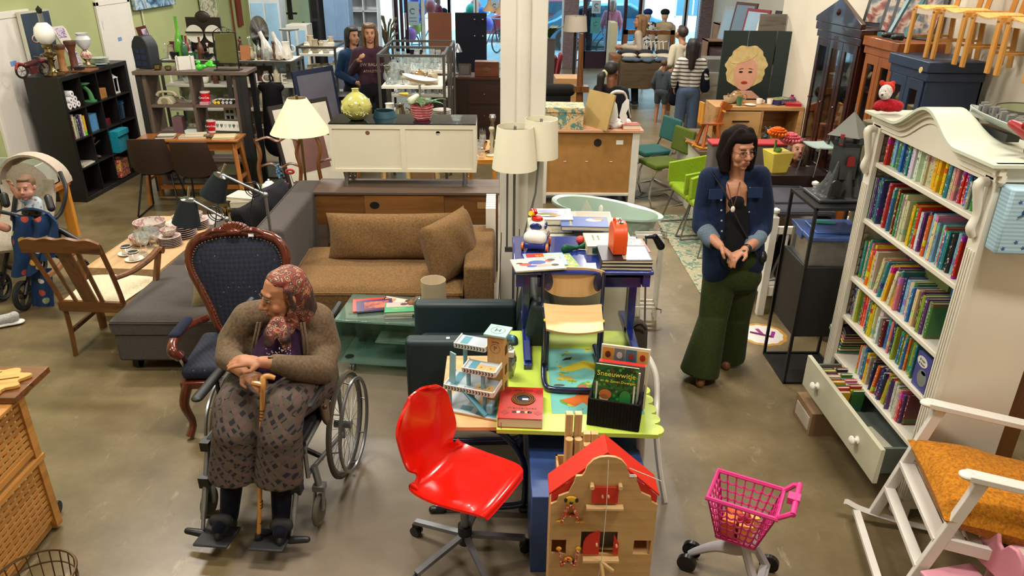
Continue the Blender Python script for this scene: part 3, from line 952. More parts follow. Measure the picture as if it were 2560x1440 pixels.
MB().b(0,.004,-.42,.42,.02,1.0).build('paper',floral('herbs','#d9cdb4','#7b8f5c','#8e9c6a',9,c3='#a0523c'),t)
MB().cyl((0,-.46,.01),(0,.46,.01),.018).build('rod',PINE,t)
# black 4x4 cube shelf
t = thing('cube_shelf','black four by four cube shelf between the two white doors','shelf',(-4.74,8.27,0),R(-3.2))
BK = mt('#15110f',.42,v=.04)
W4,H4 = 1.42,1.40
m = MB().b(-.39,0,0,.05,0,H4).b(-.39,0,W4-.05,W4,0,H4).b(-.39,0,0.05,W4-.05,H4-.05,H4).b(-.39,0,.05,W4-.05,0,.05)
m.build('carcass',BK,t,bev=.002)
ci = (W4-.10)/4; cz = (H4-.10)/4
m = MB()
for i in range(1,4): m.b(-.385,-.003,.05+i*ci-.008,.05+i*ci+.008,.05,H4-.05).b(-.385,-.002,.05,W4-.05,.05+i*cz-.008,.05+i*cz+.008)
m.build('shelf',BK,t)
MB().b(-.39,-.38,.05,W4-.05,.05,H4-.05).build('back_panel',mt('#0c0a09',.6),t)
ST = t.matrix_world = TR(-4.74,8.27,0) @ rotz(R(-3.2))
def cell(c,r,x=-.16,dy=.5,dz=0): return ST @ V((x,.05+ci*(c+dy),.05+cz*(3-r)+.009+dz))
for i,(dy,dz) in enumerate(((.25,0),(.5,0),(.75,0),(.38,.062),(.62,.062),(.5,.124))):
 p = cell(0,0,-.08,dy,dz+.036)
 m = MB(ry(90)).cyl((0,0,-.055),(0,0,.055),.034,n=16).cyl((0,0,.0551),(0,0,.056),.010,mi=1)
 solo(m,'paper_roll',[mt('#e3dfe0',.8),BLACK],'white paper roll stacked in the top left compartment of the black shelf','paper roll',p,R(-3),'white paper rolls in the black shelf')
t = thing('mixer','green folded kitchen scale in the black shelf beside the paper rolls','kitchen scale',cell(1,0,-.1,.5),0)
GSC = mt('#4f8a57',.35)
MB().lathe([(0,0),(.07,0),(.10,.02),(0,.03)],c=(0,-.02,.20),n=20).build('pan',GSC,t).rotation_euler = (0,R(0),0)
MB().tube([(0,0,.2),(.04,.05,.12),(.05,.07,0.02)],[.02,.025,.03],10,sm=4).b(-.03,.09,.03,.10,0,.02).build('stand',GSC,t)
inst('box',cell(2,0,-.10,.45),mt('#a8743f',.8),'small brown cardboard box in the top row of the black shelf',s=(.10,.16,.11),name='cardboard_box')
t = thing('metal_sign','white and red triangular warning sign standing in the black shelf','sign',cell(2,0,-.24,.5))
MB().b(0,.008,-.13,.13,0,.27).build('sign_plate',mt('#d8d4ce',.4),t)
MB().prism([(-.12,.25),(-.01,.25),(-.06,.12)],.009,.012,'x').build('red_triangle',mt('#b3182a',.4),t)
MB().prism([(-.09,.235),(-.04,.235),(-.063,.17)],.0121,.014,'x').build('white_triangle',mt('#e6e2dc',.4),t)
inst('lantern',cell(3,0,-.12,.5),mt('#d8d4cc',.4),'white candle lantern in the top right compartment of the black shelf',s=1.0)
for i,(dy,h,c,th) in enumerate(((.15,.24,'maroon',.02),(.24,.27,'cream',.035),(.36,.24,'grey',.03),(.46,.26,'black',.03),(.62,.24,'purple',.02),(.72,.24,'cream',.035),(.86,.22,'yellow',.03))):
 book(cell(0,1,-.03,dy),th,.20,h,c,'%s book in the second row of the black shelf, %s' % (c,('at the end wall','beside the maroon one','between cream and black','before the purple one','thin','thick','beside the blue tin')[i]),rot=(0,0,R(87)))
inst('box',cell(1,1,-.10,.55),mt('#4f86b0',.4),'blue tin with a picture in the second row of the black shelf',s=(.09,.16,.19),name='tin')
inst('box',cell(2,1,-.12,.5),mt('#6a1c20',.5),'dark red toy car in the black shelf',s=(.08,.15,.07),name='toy_box')
m = MB().lathe([(0,0),(.09,0),(.105,.01),(.115,.22),(.118,.225),(.02,.24),(0,.26)],n=26)
_ring(m,(0,0,.2),.12,.005,'z')
solo(m,'enamel_pan',mt('#12395e',.15,coat=.6),'dark blue enamel bucket with lid in the black shelf','bucket',cell(3,1,-.15,.5))
t = thing('storage_bag','turquoise felt storage bin sticking out of the black shelf','storage bin',cell(2,2,-.13,.55))
MB().b(-.15,.19,-.14,.14,0,.27).build('bag',mt('#127f95',.8,k='fab'),t,bev=.01)
MB().b(.19,.205,-.14,.14,.20,.265).build('flap',mt('#1390a5',.8,k='fab'),t,bev=.003)
m = MB().tube([(0,0,0),(0,0,.18),(.02,.03,.25)],[.02,.016,.02],8,sm=4).ball((.02,0,.02),(.05,.03,.025)).cap((0,0,.15),(.05,.06,.2),.012,.01)
solo(m,'wooden_figure',mt('#3d2218',.5),'dark wooden figure in the third row of the black shelf','figurine',cell(1,2,-.1,.4),vox=.006)
t = flatbook(cell(0,2,-.12,.55),.20,.26,.012,'#d0ccc0','thin white notebooks lying in the third row of the black shelf');
flatbook(cell(0,2,-.13,.5,.013),.20,.25,.010,'#a89f90','grey booklet lying on the white notebooks in the black shelf',.1)
t = thing('gift_bag','pink and yellow flowered bag stuffed with paper in the lowest row of the black shelf','bag',cell(2,3,-.12,.6))
MB().b(-.10,.12,-.11,.11,0,.22).build('bag',floral('flower_bag','#b03a52','#d9a83a','#e8d8b0',22,c3='#7a2040'),t,bev=.008)
m = MB()
for i in range(14): m.ball((rnd.uniform(-.08,.1),rnd.uniform(-.09,.09),.22+rnd.uniform(0,.03)),.028,8)
m.build('wrapping',mt('#8a6a40',.8,k='fur'),t,vox=.012)
# things on the black shelf
def top(px,py,dz=0): return G(px,py,1.402+dz)
t = thing('oil_lamp','large brass oil lamp with round milk glass globe on the black shelf','oil lamp',ST @ V((-.12,.13,1.402)))
BRS = mt('#8c7b58',.25,1.)
MB().lathe([(0,0),(.10,0),(.105,.015),(.05,.035),(.03,.06),(.025,.13),(.045,.16),(.05,.17),(.03,.19),(.07,.215),(.075,.235),(.04,.25),(.035,.28),(.055,.30),(.058,.33),(0,.33)],n=26).build('base',BRS,t)
MB().lathe([(.045,.33),(.085,.37),(.102,.43),(.09,.50),(.05,.545),(.035,.55)],n=28).build('globe',mt('#e8e6e0',.1,coat=.8),t)
MB().cyl((0,0,.54),(0,0,.64),.026,n=16).build('chimney',mt('#9a9a9a',.1,.8),t)
MB().lathe([(.02,.64),(.03,.66),(.035,.68),(0,.72)],n=6).build('finial',BLACK,t)
t = thing('oil_lamp','smaller brass oil lamp with ruffled glass shade at the far end of the black shelf','oil lamp',ST @ V((-.12,.80,1.402)))
MB().lathe([(0,0),(.08,0),(.085,.012),(.03,.03),(.02,.06),(.05,.10),(.06,.14),(.04,.18),(.02,.20),(0,.20)],n=22).build('base',mt('#a08c70',.3,.8),t)
MB().lathe([(.03,.20),(.07,.25),(.085,.31),(.06,.35),(.075,.38),(.07,.38),(.055,.35),(.075,.31),(.02,.20)],n=26).build('shade',mt('#d8dadc',.15,coat=.5),t)
MB().lathe([(.052,.10),(.062,.14),(.042,.18)],n=16).build('painted_font',floral('roses','#e0d2c0','#b05a50','#6a7a40',40),t)
t = thing('framed_print','dark framed poster of neon sunglasses leaning on the wall above the black shelf','picture',(XL+.05,8.95,1.41))
MB().b(0,.03,-.30,.30,0,.62).build('frame',mt('#b9b7a0',.5),t)
MB().b(.03,.034,-.27,.28,.0,.60).build('print',mt('#1a2530',.5,k='rough',col2='#2d3c4c'),t)
m = MB()
for c in (-.10,.07): m.tube([(.036,c+.075*math.cos(a*PI/6),.38+.04*math.sin(a*PI/6)+c*.5) for a in range(12)],.006,6,closed=True)
m.build('neon_glasses_print',mt('#d8a08a',.4),t)
m = MB().tube([(.036,-.06+.05*math.cos(a*PI/5),.13+.03*math.sin(a*PI/5)) for a in range(10)],.005,6,closed=True).build('neon_ring_print',mt('#3f9a9a',.4),t)
t = thing('toy_motorcycle','red and brown model motorcycle on the black shelf','model motorcycle',ST @ V((-.27,.03,1.402)),R(70))
for x in (-.14,.14):
 m = MB(); _ring(m,(x,0,.075),.065,.012,n=18); m.build('wheel',BLACK,t)
 m = MB()
 for i in range(6): m.bar((x,0,.075),(x+.06*math.cos(i*PI/3),0,.075+.06*math.sin(i*PI/3)),.004)
 m.build('spokes',STEEL,t)
MB().cap((-.08,0,.13),(.05,0,.15),.028,.03).cap((.08,0,.16),(.14,0,.08),.01).box((0,0,.07),(.10,.05,.07)).build('body',mt('#45151a',.4),t,vox=.006)
MB().bar((.09,-.06,.20),(.09,.06,.20),.008).bar((.09,0,.2),(.14,0,.08),.008).bar((-.14,0,.075),(-.02,0,.10),.008).build('handlebar',mt('#7a6248',.4,.6),t)
MB().tube([(.20,0,.10),(.17,0,.155),(.10,0,.15)],.014,8,sm=4).tube([(-.20,0,.10),(-.17,0,.155),(-.10,0,.14)],.014,8,sm=4).build('mudguard',mt('#8d1a1c',.3),t)
for i,(y,h,lab,c) in enumerate(((.38,.19,'carved wooden column vase','#9a6a3a'),(.60,.21,'dark carved wooden column','#5a2e1c'))):
 t = thing('carved_column',lab+' on the black shelf','wooden column',ST @ V((-.16,y,1.402)))
 MB().lathe([(.045,0),(.05,.02),(.04,.04),(.036,h),(.055,h+.05),(.06,h+.10),(0,h+.10)],n=12).build('shaft',mt(c,.5,k='wood'),t)
 MB().lathe([(.062,h+.06),(.066,h+.09),(.062,h+.105),(0,h+.105)],n=12).build('capital',mt('#4a2a18',.5),t)
for i,(x,y,rz,c,l) in enumerate(((-.22,.24,60,'#8a7a60','small framed certificate leaning between the oil lamp and the column'),(-.30,.36,75,'#4a1c20','maroon bound book standing behind the brass lamp'),(-.30,.5,70,'#3a3a3c','dark framed photograph standing by the carved column'))):
 t = thing('framed_certificate',l,'picture frame',ST @ V((x,y,1.402)),R(rz))
 MB(rx(-12)).b(-.07,.07,0,.012,0,.19).build('frame',mt(c,.4),t)
 MB(rx(-12)).b(-.055,.055,-.003,0,.015,.175).build('print',mt('#cfc8b4' if i != 1 else '#5a2428',.5),t)
m = MB()
for i in range(16): m.lathe([(0,0),(.008,0),(.006,.02),(.008,.03),(0,.035)],c=((i % 4)*.03,(i//4)*.03,.014),n=8)
t = thing('chess_set','chess set with dark pieces on the black shelf','chess set',ST @ V((-.09,.42,1.402)))
m.build('chess_pieces',mt('#1c1a1c',.4),t); MB().b(-.02,.2,-.02,.2,0,.014).build('board',mt('#7a4a2a',.5),t)
MB().cyl((-.04,.22,.02),(0,.02,.02),.012).build('wooden_roller',PINE,t)
t = thing('spear_card','white and purple decorated shield leaning behind the small oil lamp','wall shield',ST @ V((-.30,.86,1.402)),R(80))
MB(rx(-14)).prism([(-.12,.44),(-.10,.46),(.06,.46),(.09,.42),(.12,.0),(.0,.0)],0,.02,'y').build('board',mt('#c9c0b4',.5),t)
MB(rx(-14)).b(-.08,.05,-.004,0,.33,.44).b(.0,.10,-.004,0,.02,.18).build('printed_pattern',floral('purple_shell','#b9a8c0','#5a4068','#e0d6d8',30),t)
for i in range(4):
 inst('plate',ST @ V((-.15,1.10,1.402+.018*i)),mt('#b9c4bc',.2,v=.03),'pale green plate in the stack at the far end of the black shelf',g='plates on the black shelf',s=.95)
inst('saucer',ST @ V((-.06,.97,1.402)),mt('#8fa0b0',.3),'small blue-grey saucer on the black shelf in front of the plates')
# grey oak display unit with black side frames
GOAK = mt('#5c4c42',.55,k='wood',sc=1.2,ax=2,col2='#463a33')
GOAKX = mt('#5c4c42',.55,k='wood',sc=1.2,ax=0,col2='#463a33')
BLKP = mt('#19191c',.5,v=.04)
UX,UY = -4.13,8.72
t = thing('display_unit','grey oak open display unit with black side frames behind the desk','shelf unit',(UX,UY,0),R(1.2))
MB().b(-.02,1.26,-.02,.42,1.37,1.41).build('top',GOAKX,t,bev=.003)
m = MB().b(0,.06,0,.06,0,1.37).b(0,.06,.34,.40,0,1.37).b(1.12,1.18,0,.06,0,1.37).b(1.18,1.24,.34,.40,0,1.37).b(1.18,1.24,-.01,.05,0,1.37)
m.parts('black_frame',BLKP,t,bev=.002)
MB().b(.06,.11,.02,.38,.08,1.37).b(1.08,1.12,.02,.38,.08,1.37).b(.585,.62,.02,.38,.08,1.37).parts('upright',GOAK,t)
for z in (1.03,.70,.36,.10): MB().b(.11,1.08,.02,.38,z-.03,z).build('shelf',GOAKX,t)
UT = TR(UX,UY,0) @ rotz(R(1.2))
def U(x,y,z): return UT @ V((x,y,z))
t = thing('telephone','beige rotary telephone on the grey display unit','telephone',U(.27,.12,1.03))
BG = mt('#a99f86',.35)
MB().prism([(-.09,0),(.09,0),(.085,.04),(.05,.085),(-.05,.085),(-.085,.04)],-.09,.09,'y').build('body',BG,t,bev=.008)
MB().tube([(-.11,0,.09),(-.08,0,.125),(0,0,.135),(.08,0,.125),(.11,0,.09)],[.024,.018,.014,.018,.024],10,sm=3).build('handset',BG,t)
MB().lathe([(0,0),(.038,0),(.038,.005),(0,.008)]).build('dial',mt('#7d755f',.4),t).matrix_local = TR(0,-.09,.04) @ rx(90)
MB().tube([(.1,.02,.05),(.16,.03,.07),(.2,.05,.02),(.27,.03,.03),(.25,0,.01)],.004,6,sm=5).build('cord',BG,t)
for (x,z,l) in ((.72,1.03,'red soft drink glass on the upper shelf of the grey unit'),(.74,.70,'red soft drink glass on the lower shelf of the grey unit')):
 t = thing('drinking_cup',l,'glass',U(x,.10,z))
 MB().shell([(.046,0),(.05,.01),(.054,.14)],.003,n=28).build('cup',mt('#c3192a',.25),t)
 MB().lathe([(.0505,.0),(.0515,.02),(.047,.02)],n=28).lathe([(.0555,.128),(.056,.142),(.052,.142)],n=28).build('clear_rim',mt('#e0c8c4',.3),t)
 txt('Coca-Cola',.034,mt('#f0ece8',.4),t,TR(0,-.0545,.078) @ UPR,sx=.8)
for i,(x,c) in enumerate(((.83,'#d8b81a'),(.87,'#e0c020'),(.92,'#2a2a2c'),(.965,'#1a1a1c'),(1.01,'#202024'))):
 t = thing('drink_can',('yellow ended tube' if i < 2 else 'black ended tube')+' on the grey unit, '+('touching the red glass','between yellow and black','nearest the yellow ones','in the middle of the black ones','beside the right post')[i],'tube',U(x,.07,1.05))
 MB().cyl((0,0,0),(0,.10,0),.020,n=18).build('tube',mt('#2a2a2c',.4),t)
 MB().cyl((0,-.003,0),(0,0,0),.018,n=18).build('end_cap',mt(c if i < 2 else '#b8b8b8',.4),t)
inst('box',U(.90,.20,1.03),mt('#cfc6b4',.6),'cream flat box behind the tubes on the grey unit',s=(.25,.12,.03),name='flat_box')
inst('box',U(.72,.05,1.03),mt('#b88a94',.5),'pink small box before the upper red glass',s=(.10,.06,.03),name='small_box')
inst('box',U(.36,.12,.70),mt('#6a4a50',.4),'purple grey card box on the lower shelf of the grey unit',s=(.11,.12,.18),name='card_box')
inst('box',U(.52,.08,.70),mt('#c9d6cc',.4),'white and green flat carton on the grey unit',s=(.17,.09,.03),name='carton')
t = thing('heart_picture','dark framed row of seven hearts standing on the grey unit','picture frame',U(.96,.05,.705),R(-6))
MB(rx(-10)).b(-.20,.20,0,.02,0,.15).build('frame',mt('#3c362f',.5),t,bev=.002)
MB(rx(-10)).b(-.18,.18,-.003,0,.018,.132).build('mount',mt('#d8d4c8',.6),t)
for i,c in enumerate(('#5f6f6a','#4d5a60','#b8aaa4','#6a8d8d','#5a4a3a','#b5b2aa','#54605e')):
 x = -.15+.05*i
 MB(rx(-10)).prism([(x,.05),(x+.017,.08),(x+.014,.095),(x+.006,.097),(x,.09),(x-.006,.097),(x-.014,.095),(x-.017,.08)],-.005,-.003,'y').build('heart',mt(c,.6),t)
t = thing('model_house','white miniature canal house on the shelf behind the hearts frame','model house',U(.92,.30,.70))
MB().b(-.07,.07,-.04,.04,0,.26).build('wall',mt('#d4d2cc',.5),t)
m = MB()
for a in range(2):
 for b_ in range(3): m.b(-.045+a*.05,-.01+a*.05,-.042,-.04,.05+b_*.07,.09+b_*.07)
m.build('window',BLACK,t)
# on top of the grey unit
TZ = 1.41
t = thing('tealight_holder','larger brass tealight bowl on the grey unit','candle holder',U(.23,.10,TZ)); MB().shell([(.03,0),(.045,.02),(.042,.06)],.003,n=20).build('bowl',BRS,t)
t = thing('tealight_holder','smaller brass tealight bowl on the grey unit','candle holder',U(.36,.07,TZ)); MB().shell([(.022,0),(.036,.016),(.033,.05)],.003,n=20).build('bowl',BRS,t)
t = thing('wall_bracket','white wooden shelf bracket standing on the grey unit','bracket',U(.54,.13,TZ),R(30))
MB().b(-.10,.10,0,.015,0,.15).prism([(0,0),(.12,0),(.10,.04),(.05,.09),(.02,.16),(0,.16)],-.09,-.075,'x').prism([(0,0),(.12,0),(.10,.04),(.05,.09),(.02,.16),(0,.16)],.05,.065,'x').parts('bracket',mt('#d8d4cc',.4),t)
m = MB()
for c,r in (((0,0,.04),(.05,.03,.035)),((.05,0,.05),(.05,.025,.022)),((.10,.01,.07),(.04,.03,.03)),((.13,.0,.09),(.035,.022,.03)),((-.02,.03,.09),(.03,.02,.02)),((.15,-.02,.06),(.05,.018,.018))):
 m.ball(c,r,14)
solo(m,'balloon_animal',mt('#3fbf2a',.12,coat=1),'bright green twisted balloon on the grey unit beside the mirror','balloon',U(.72,.06,TZ),vox=.005)
t = thing('table_mirror','black wire-framed standing mirror on the grey unit','mirror',U(1.02,.12,TZ),R(-4))
m = MB()
for x in (-.13,.13): m.bar((x,0,.02),(x,.02,.41),.012).bar((x,-.06,.006),(x,.07,.006),.01)
m.bar((-.13,.02,.41),(.13,.02,.41),.01).bar((-.13,.0,.07),(.13,.0,.07),.01).tube([(-.13,.02,.41),(-.07,.02,.45),(0,.02,.47),(.07,.02,.45),(.13,.02,.41)],.005,6,sm=4)
for s_ in (-1,1): _ring(m,(s_*.05,.02,.43),.015,.003)
m.build('frame',BLKM,t)
MB(rx(-4)).b(-.12,.12,.0,.006,.08,.40).build('mirror_glass',mt('#8d8878',.06,1.),t)
MB().b(-.15,.15,-.05,.06,.0,.01).build('tray',BLKM,t)
t = thing('speaker_radio','black lantern-shaped radio at the left end of the grey unit','radio',U(.06,.26,TZ),R(-20))
MB().prism([(-.11,0),(.11,0),(.12,.24),(.10,.30),(.05,.36),(-.05,.36),(-.10,.30),(-.12,.24)],-.08,.08,'y').build('case',mt('#1a1e26',.6),t,bev=.01)
m = MB()
for i in range(2):
 for j in range(3): m.b(-.075+i*.08,-.01+i*.08,-.085,-.081,.03+j*.07,.085+j*.07)
m.build('grille_panel',mt('#1c2844',.5),t)
# two-leg console desk with papers
t = thing('desk','oiled wooden console desk with tapered splayed legs before the grey unit','desk',(-3.45,8.36,0),R(1.5))
DSK = mt('#9c5f28',.3,k='wood',sc=.8,ax=0,col2='#7a4318',coat=.3)
MB().b(-.58,.55,-.17,.17,.725,.75).build('tabletop',DSK,t,bev=.004)
m = MB().b(-.52,.50,-.12,.14,.62,.725)
m.build('apron',DSK,t)
for sx,dx in ((-1,-.03),(1,.03)):
 for y in (-.14,.14): MB().bar((sx*.48,y*.7,.72),(sx*.50+dx,y*1.25,0),.045,.035).build('leg',mt('#a9692e',.4,k='wood',ax=2),t)
 MB().bar((sx*.49+dx*.5,-.12,.30),(sx*.49+dx*.5,.12,.30),.03).build('stretcher',DSK,t)
MB().bar((-.5,.12,.13),(.5,.12,.13),.03,.045).build('foot_rail',DSK,t)
flatbook((-3.72,8.30,.751),.20,.13,.022,'#3a3a3c','dark folded wallet under white papers on the wooden desk',.15)
flatbook((-3.71,8.32,.774),.18,.11,.010,'#cfcac0','white paper folder lying on the dark wallet',.1)
flatbook((-3.42,8.34,.751),.30,.16,.02,'#b8ab94','beige rolled pouch lying in the middle of the desk',.1)
flatbook((-3.40,8.36,.772),.22,.10,.02,'#cfc3ae','cream envelope on the beige pouch',.2)
t = flatbook((-3.08,8.34,.751),.24,.20,.010,'#d0bf92','cream drawing book at the right end of the wooden desk',.15)
decal(t,ovalp(0,.02,.04,.02),.0101,mt('#9a8a60',.6))
flatbook((-3.08,8.34,.7625),.23,.19,.008,'#d9c99e','cream sketch sheet lying on the drawing book',.2)
m = MB().cap((-.02,0,.02),(.05,0,.02),.02,.016).ball((.06,-.02,.02),.02)
solo(m,'scarf_ring',mt('#5a4634',.5),'small knotted brown scarf beside the beige pouch','scarf',(-3.26,8.30,.752),vox=.005)
# two brown bucket chairs
def bucket(loc,rz,lab):
 t = thing('bucket_chair',lab,'chair',loc,rz,'brown bucket chairs at the desk')
 BR = mt('#2e1b10',.55,v=.08,sc=.8)
 def f(u,v):
  a = (u-.5)*2
  if v < .45:
   k = v/.45
   y,z,w_ = .24-.42*k,.46+.02*(1-k),.21+.02*k
   return (a*w_,y+.0*a,z+.05*abs(a)**3*(.4+k))
  k = (v-.45)/.55
  w_ = .235-.045*k
  return (a*w_,-.20-.05*math.sin(k*1.6)-.03*k+.09*abs(a)**2.2*(1-.3*k),.47+.40*k**.9+(.05*abs(a)**3)*(1-k)-.015*a*a*k)
 MB().sheet(f,16,22,th=.022).build('seat_shell',BR,t)
 for sx in (-1,1):
  MB().tube([(sx*.14,.10,.45),(sx*.20,.22,.02),(sx*.20,.20,.006),(sx*.22,-.22,.006),(sx*.22,-.24,.02),(sx*.15,-.08,.45)],.010,8).build('leg_frame',BLKM,t)
 MB().b(-.15,.15,-.10,.12,.44,.455).build('seat_plate',BLKM,t)
 return t
bucket((-3.72,7.98,0),R(6),'dark brown bucket chair at the left end of the wooden desk, beside the black shelf')
bucket((-3.22,7.86,0),R(2),'dark brown bucket chair in the middle of the wooden desk, nearer the reading lamps')
# ================================================================ pillar, lamps, children's tables in the middle
PIL = mt('#d6d1c3',.6,v=.03)
PC = (.18,5.53)
m = MB().b(.015,.34,5.37,5.70,0,CEIL)
m.cyl((.172,5.375,0),(.172,5.375,CEIL),.052,n=20)
struct(m,'pillar',PIL,bev=.008)
def shade_lamp(loc,r0,r1,z0,z1,lab,col):
 t = thing('floor_lamp',lab,'floor lamp',loc)
 MB().lathe([(r0,z0),(r1,z1),(r1-.003,z1),(r0-.003,z0)],n=40).build('lamp_shade',mt(col,.75,v=.02),t)
 MB().cyl((0,0,z1-.05),(0,0,z1),.01).tube([(-r1,0,z1-.02),(r1,0,z1-.02)],.002,5).tube([(0,-r1,z1-.02),(0,r1,z1-.02)],.002,5).build('shade_ring',STEEL,t)
 return t
SHC = '#ddd6bd'
t = shade_lamp((.115,5.05,0),.158,.125,1.31,1.60,'cream shaded floor lamp on thin grey poles, nearest the pillar',SHC)
MB().cyl((0,0,.02),(0,0,1.45),.009).cyl((-.05,0,.72),(-.05,0,1.35),.007).box((-.02,0,.70),(.09,.02,.035)).build('pole',mt('#6a6a68',.4,.7),t)
MB().lathe([(0,0),(.13,0),(.13,.015),(.02,.025)]).build('base',mt('#6a6a68',.4,.7),t)
MB().tube([(.04,.02,.85),(.045,.02,.6),(.03,.03,.3),(.02,.03,.05)],.003,5,sm=5).tube([(-.09,.0,.83),(-.1,.0,.5),(-.12,0,.05)],.003,5,sm=5).build('cable',BLACK,t)
t = shade_lamp((.30,5.16,0),.125,.115,1.36,1.63,'cylindrical cream shaded floor lamp before the pillar, behind the cone shaded one',SHC)
MB().tube([(0,0,1.5),(-.03,-.02,1.1),(-.14,-.05,.65),(-.16,-.05,.02)],.008,8).cyl((-.03,-.02,1.1),(-.12,-.06,.62),.005).build('pole',mt('#8a8a86',.4,.7),t)
MB().lathe([(0,0),(.11,0),(.11,.015),(.02,.025)],c=(-.16,-.05,0)).build('base',mt('#8a8a86',.4,.7),t)
# dark teal armchair, facing -x
TEAL = mt('#1d2e30',.5,v=.06)
t = thing('tub_armchair','dark teal leather armchair wedged beside the toy garage','armchair',(0,0,0))
for y0,y1,lab in ((3.77,3.87,1),(4.27,4.37,0)): MB().b(-.54,.12,y0,y1,.20,.63).build('armrest',TEAL,t,bev=.03,seg=4)
MB(TR(.10,4.07,.2) @ ry(10)).b(-.02,.12,-.30,.30,0,.68).build('backrest',TEAL,t,bev=.04,seg=4)
MB().b(-.50,.08,3.87,4.27,.20,.44).build('seat',TEAL,t,bev=.04,seg=4)
for x in (-.51,.1):
 for y in (3.82,4.32): MB().bar((x,y,.2),(x,y,0),.02).build('leg',BLKM,t)
MB().b(-.30,-.28,3.80,3.82,.629,.632).build('price_tag',TICKET,t)
t = thing('tub_armchair','second dark teal armchair tipped against the first, below the blue desk','armchair',(.10,4.62,0),R(-6))
MB(ry(12)).b(-.06,.10,-.2,.24,.1,.82).build('backrest',TEAL,t,bev=.05,seg=4)
MB().b(.02,.16,-.24,.24,.0,.40).build('seat',TEAL,t,bev=.04,seg=4)
# pale wood school table with dark blue frame
NB = mt('#121a3c',.25,v=.05,coat=.4)
BEECH = mt('#d2ad7a',.4,k='wood',sc=.5,ax=0,col2='#c09863')
BEECHZ = mt('#d2ad7a',.4,k='wood',sc=.5,ax=2,col2='#c09863')
t = thing('school_table','beech school table with dark blue tube frame under the toy garage','table',(-.29,3.0,0))
MB().b(0,.72,0,.70,.552,.5765).build('tabletop',BEECH,t,bev=.004)
m = MB().tube([(.10,.06,.54),(.25,.06,.53),(.34,.06,.47),(.42,.06,.32),(.43,.06,.10),(.40,.06,.045),(.2,.06,.03),(-.03,.06,.03)],.018,10,sm=5)
m.tube([(.10,.64,.54),(.25,.64,.53),(.34,.64,.47),(.42,.64,.32),(.43,.64,.10),(.40,.64,.045),(.2,.64,.03),(-.03,.64,.03)],.018,10,sm=5)
m.tube([(.43,.06,.15),(.43,.64,.15)],.018,10).tube([(.2,.06,.53),(.2,.64,.53)],.018,10)
m.build('tube_frame',NB,t)
for x,y in ((-.03,.06),(.44,.06),(-.03,.64)): MB().cap((x-.02,y,.015),(x+.03,y,.015),.02).build('rubber_foot',BLACK,t)
# lime table with the wavy end
LIME = mt('#b9cf52',.35,v=.03)
GZ = .60
t = thing('kids_table','lime green table with scalloped right end carrying books and a chair','table',(0,0,0))
m = MB().prism([(-.005,2.945),(.765,2.90),(.765,3.96),(.0,3.96)],GZ-.022,GZ)
for i in range(12): m.prism([(.765+.034*math.cos(a),2.947+.088*i+.040*math.sin(a)) for a in [PI*(k/8-.5) for k in range(9)]],GZ-.022,GZ)
m.build('tabletop',LIME,t)
WG = mt('#b9b7ae',.4)
for x,y in ((.70,3.0),(.74,3.85),(.05,3.86)):
 MB().tube([(x,y,GZ-.03),(x+.02,y,.3),(x+.07,y,0)],[.022,.02,.016],10,sm=4).build('leg',WG,t)
MB().b(.10,.70,3.85,3.87,.50,.575).build('apron',WG,t)
def wmap(nt,o):
 n = tex(nt,'Noise',mapv(nt,o,loc=(1.3,.2,.4)),7,i_Detail=3.)
 n2 = tex(nt,'Noise',mapv(nt,o,loc=(4,2,0)),16,i_Detail=2.)
 land = mixc(nt,ramp(nt,n2,[(.45,(0,0,0,1)),(.5,(1,1,1,1))],'CONSTANT'),'#b9a53a','#5f9440')
 a = mixc(nt,ramp(nt,n,[(.60,(0,0,0,1)),(.61,(1,1,1,1))]),'#6fb3ab',land)
 return mixc(nt,ramp(nt,tex(nt,'Voronoi',o,22,'Distance'),[(.07,(1,1,1,1)),(.09,(0,0,0,1))]),a,'#2c3436')
t = thing('desk_mat','turquoise animal world map mat lying on the lime table','mat',(.27,3.08,GZ),R(-1))
MB().b(0,.46,0,.66,0,.002).build('sheet',custom('animal_map',wmap,.3),t)
m = MB()
decal(t,[(.05,.12),(.12,.06),(.16,.10),(.20,.05),(.24,.12),(.22,.17),(.15,.18),(.12,.15)],.002,mt('#c8642a',.4),name='red_land_print')
decal(t,[(.05,.42),(.12,.40),(.20,.44),(.30,.40),(.26,.50),(.20,.52),(.12,.47)],.002,mt('#c9b92e',.4),name='yellow_land_print')
decal(t,[(.08,.52),(.13,.53),(.14,.56),(.10,.55)],.002,BLACK,name='whale_print')
decal(t,[(.14,.22),(.17,.25),(.20,.22),(.19,.26),(.16,.27)],.002,mt('#c0545a',.4),name='octopus_print')
decal(t,ovalp(.05,.26,.03,.012),.002,mt('#4a5a5c',.4),name='penguin_print')
# blue desk standing on the lime table
BD = mt('#182a73',.16,v=.04,coat=.6)
t = thing('child_desk','glossy dark blue child desk standing on the lime table','desk',(0,0,GZ))
MB().b(.085,.855,3.70,4.26,.475,.50).build('tabletop',BD,t,bev=.012,seg=3)
m = MB()
m.b(.22,.80,3.76,3.78,.38,.475).b(.10,.84,3.76,4.20,.44,.475)
m.build('apron',BD,t)
for x,lx in ((.165,.0),(.78,.0)):
 MB().b(x-.022,x+.022,3.87,3.93,.02,.45).build('leg',BD,t,bev=.004)
 m = MB().prism([(3.50,0),(3.50,.035),(3.86,.06),(4.02,.06),(4.18,.03),(4.18,0)],x-.022,x+.022,'x')
 f = m.build('foot',BD,t,bev=.004)
 MB().b(x-.015,x+.015,3.52,3.84,.048,.052).build('rubber_tread',mt('#2c3a70',.7),f)
for x in (.10,.80): MB().b(x,x+.04,3.72,3.80,.40,.475).parts('bracket',BD,t)
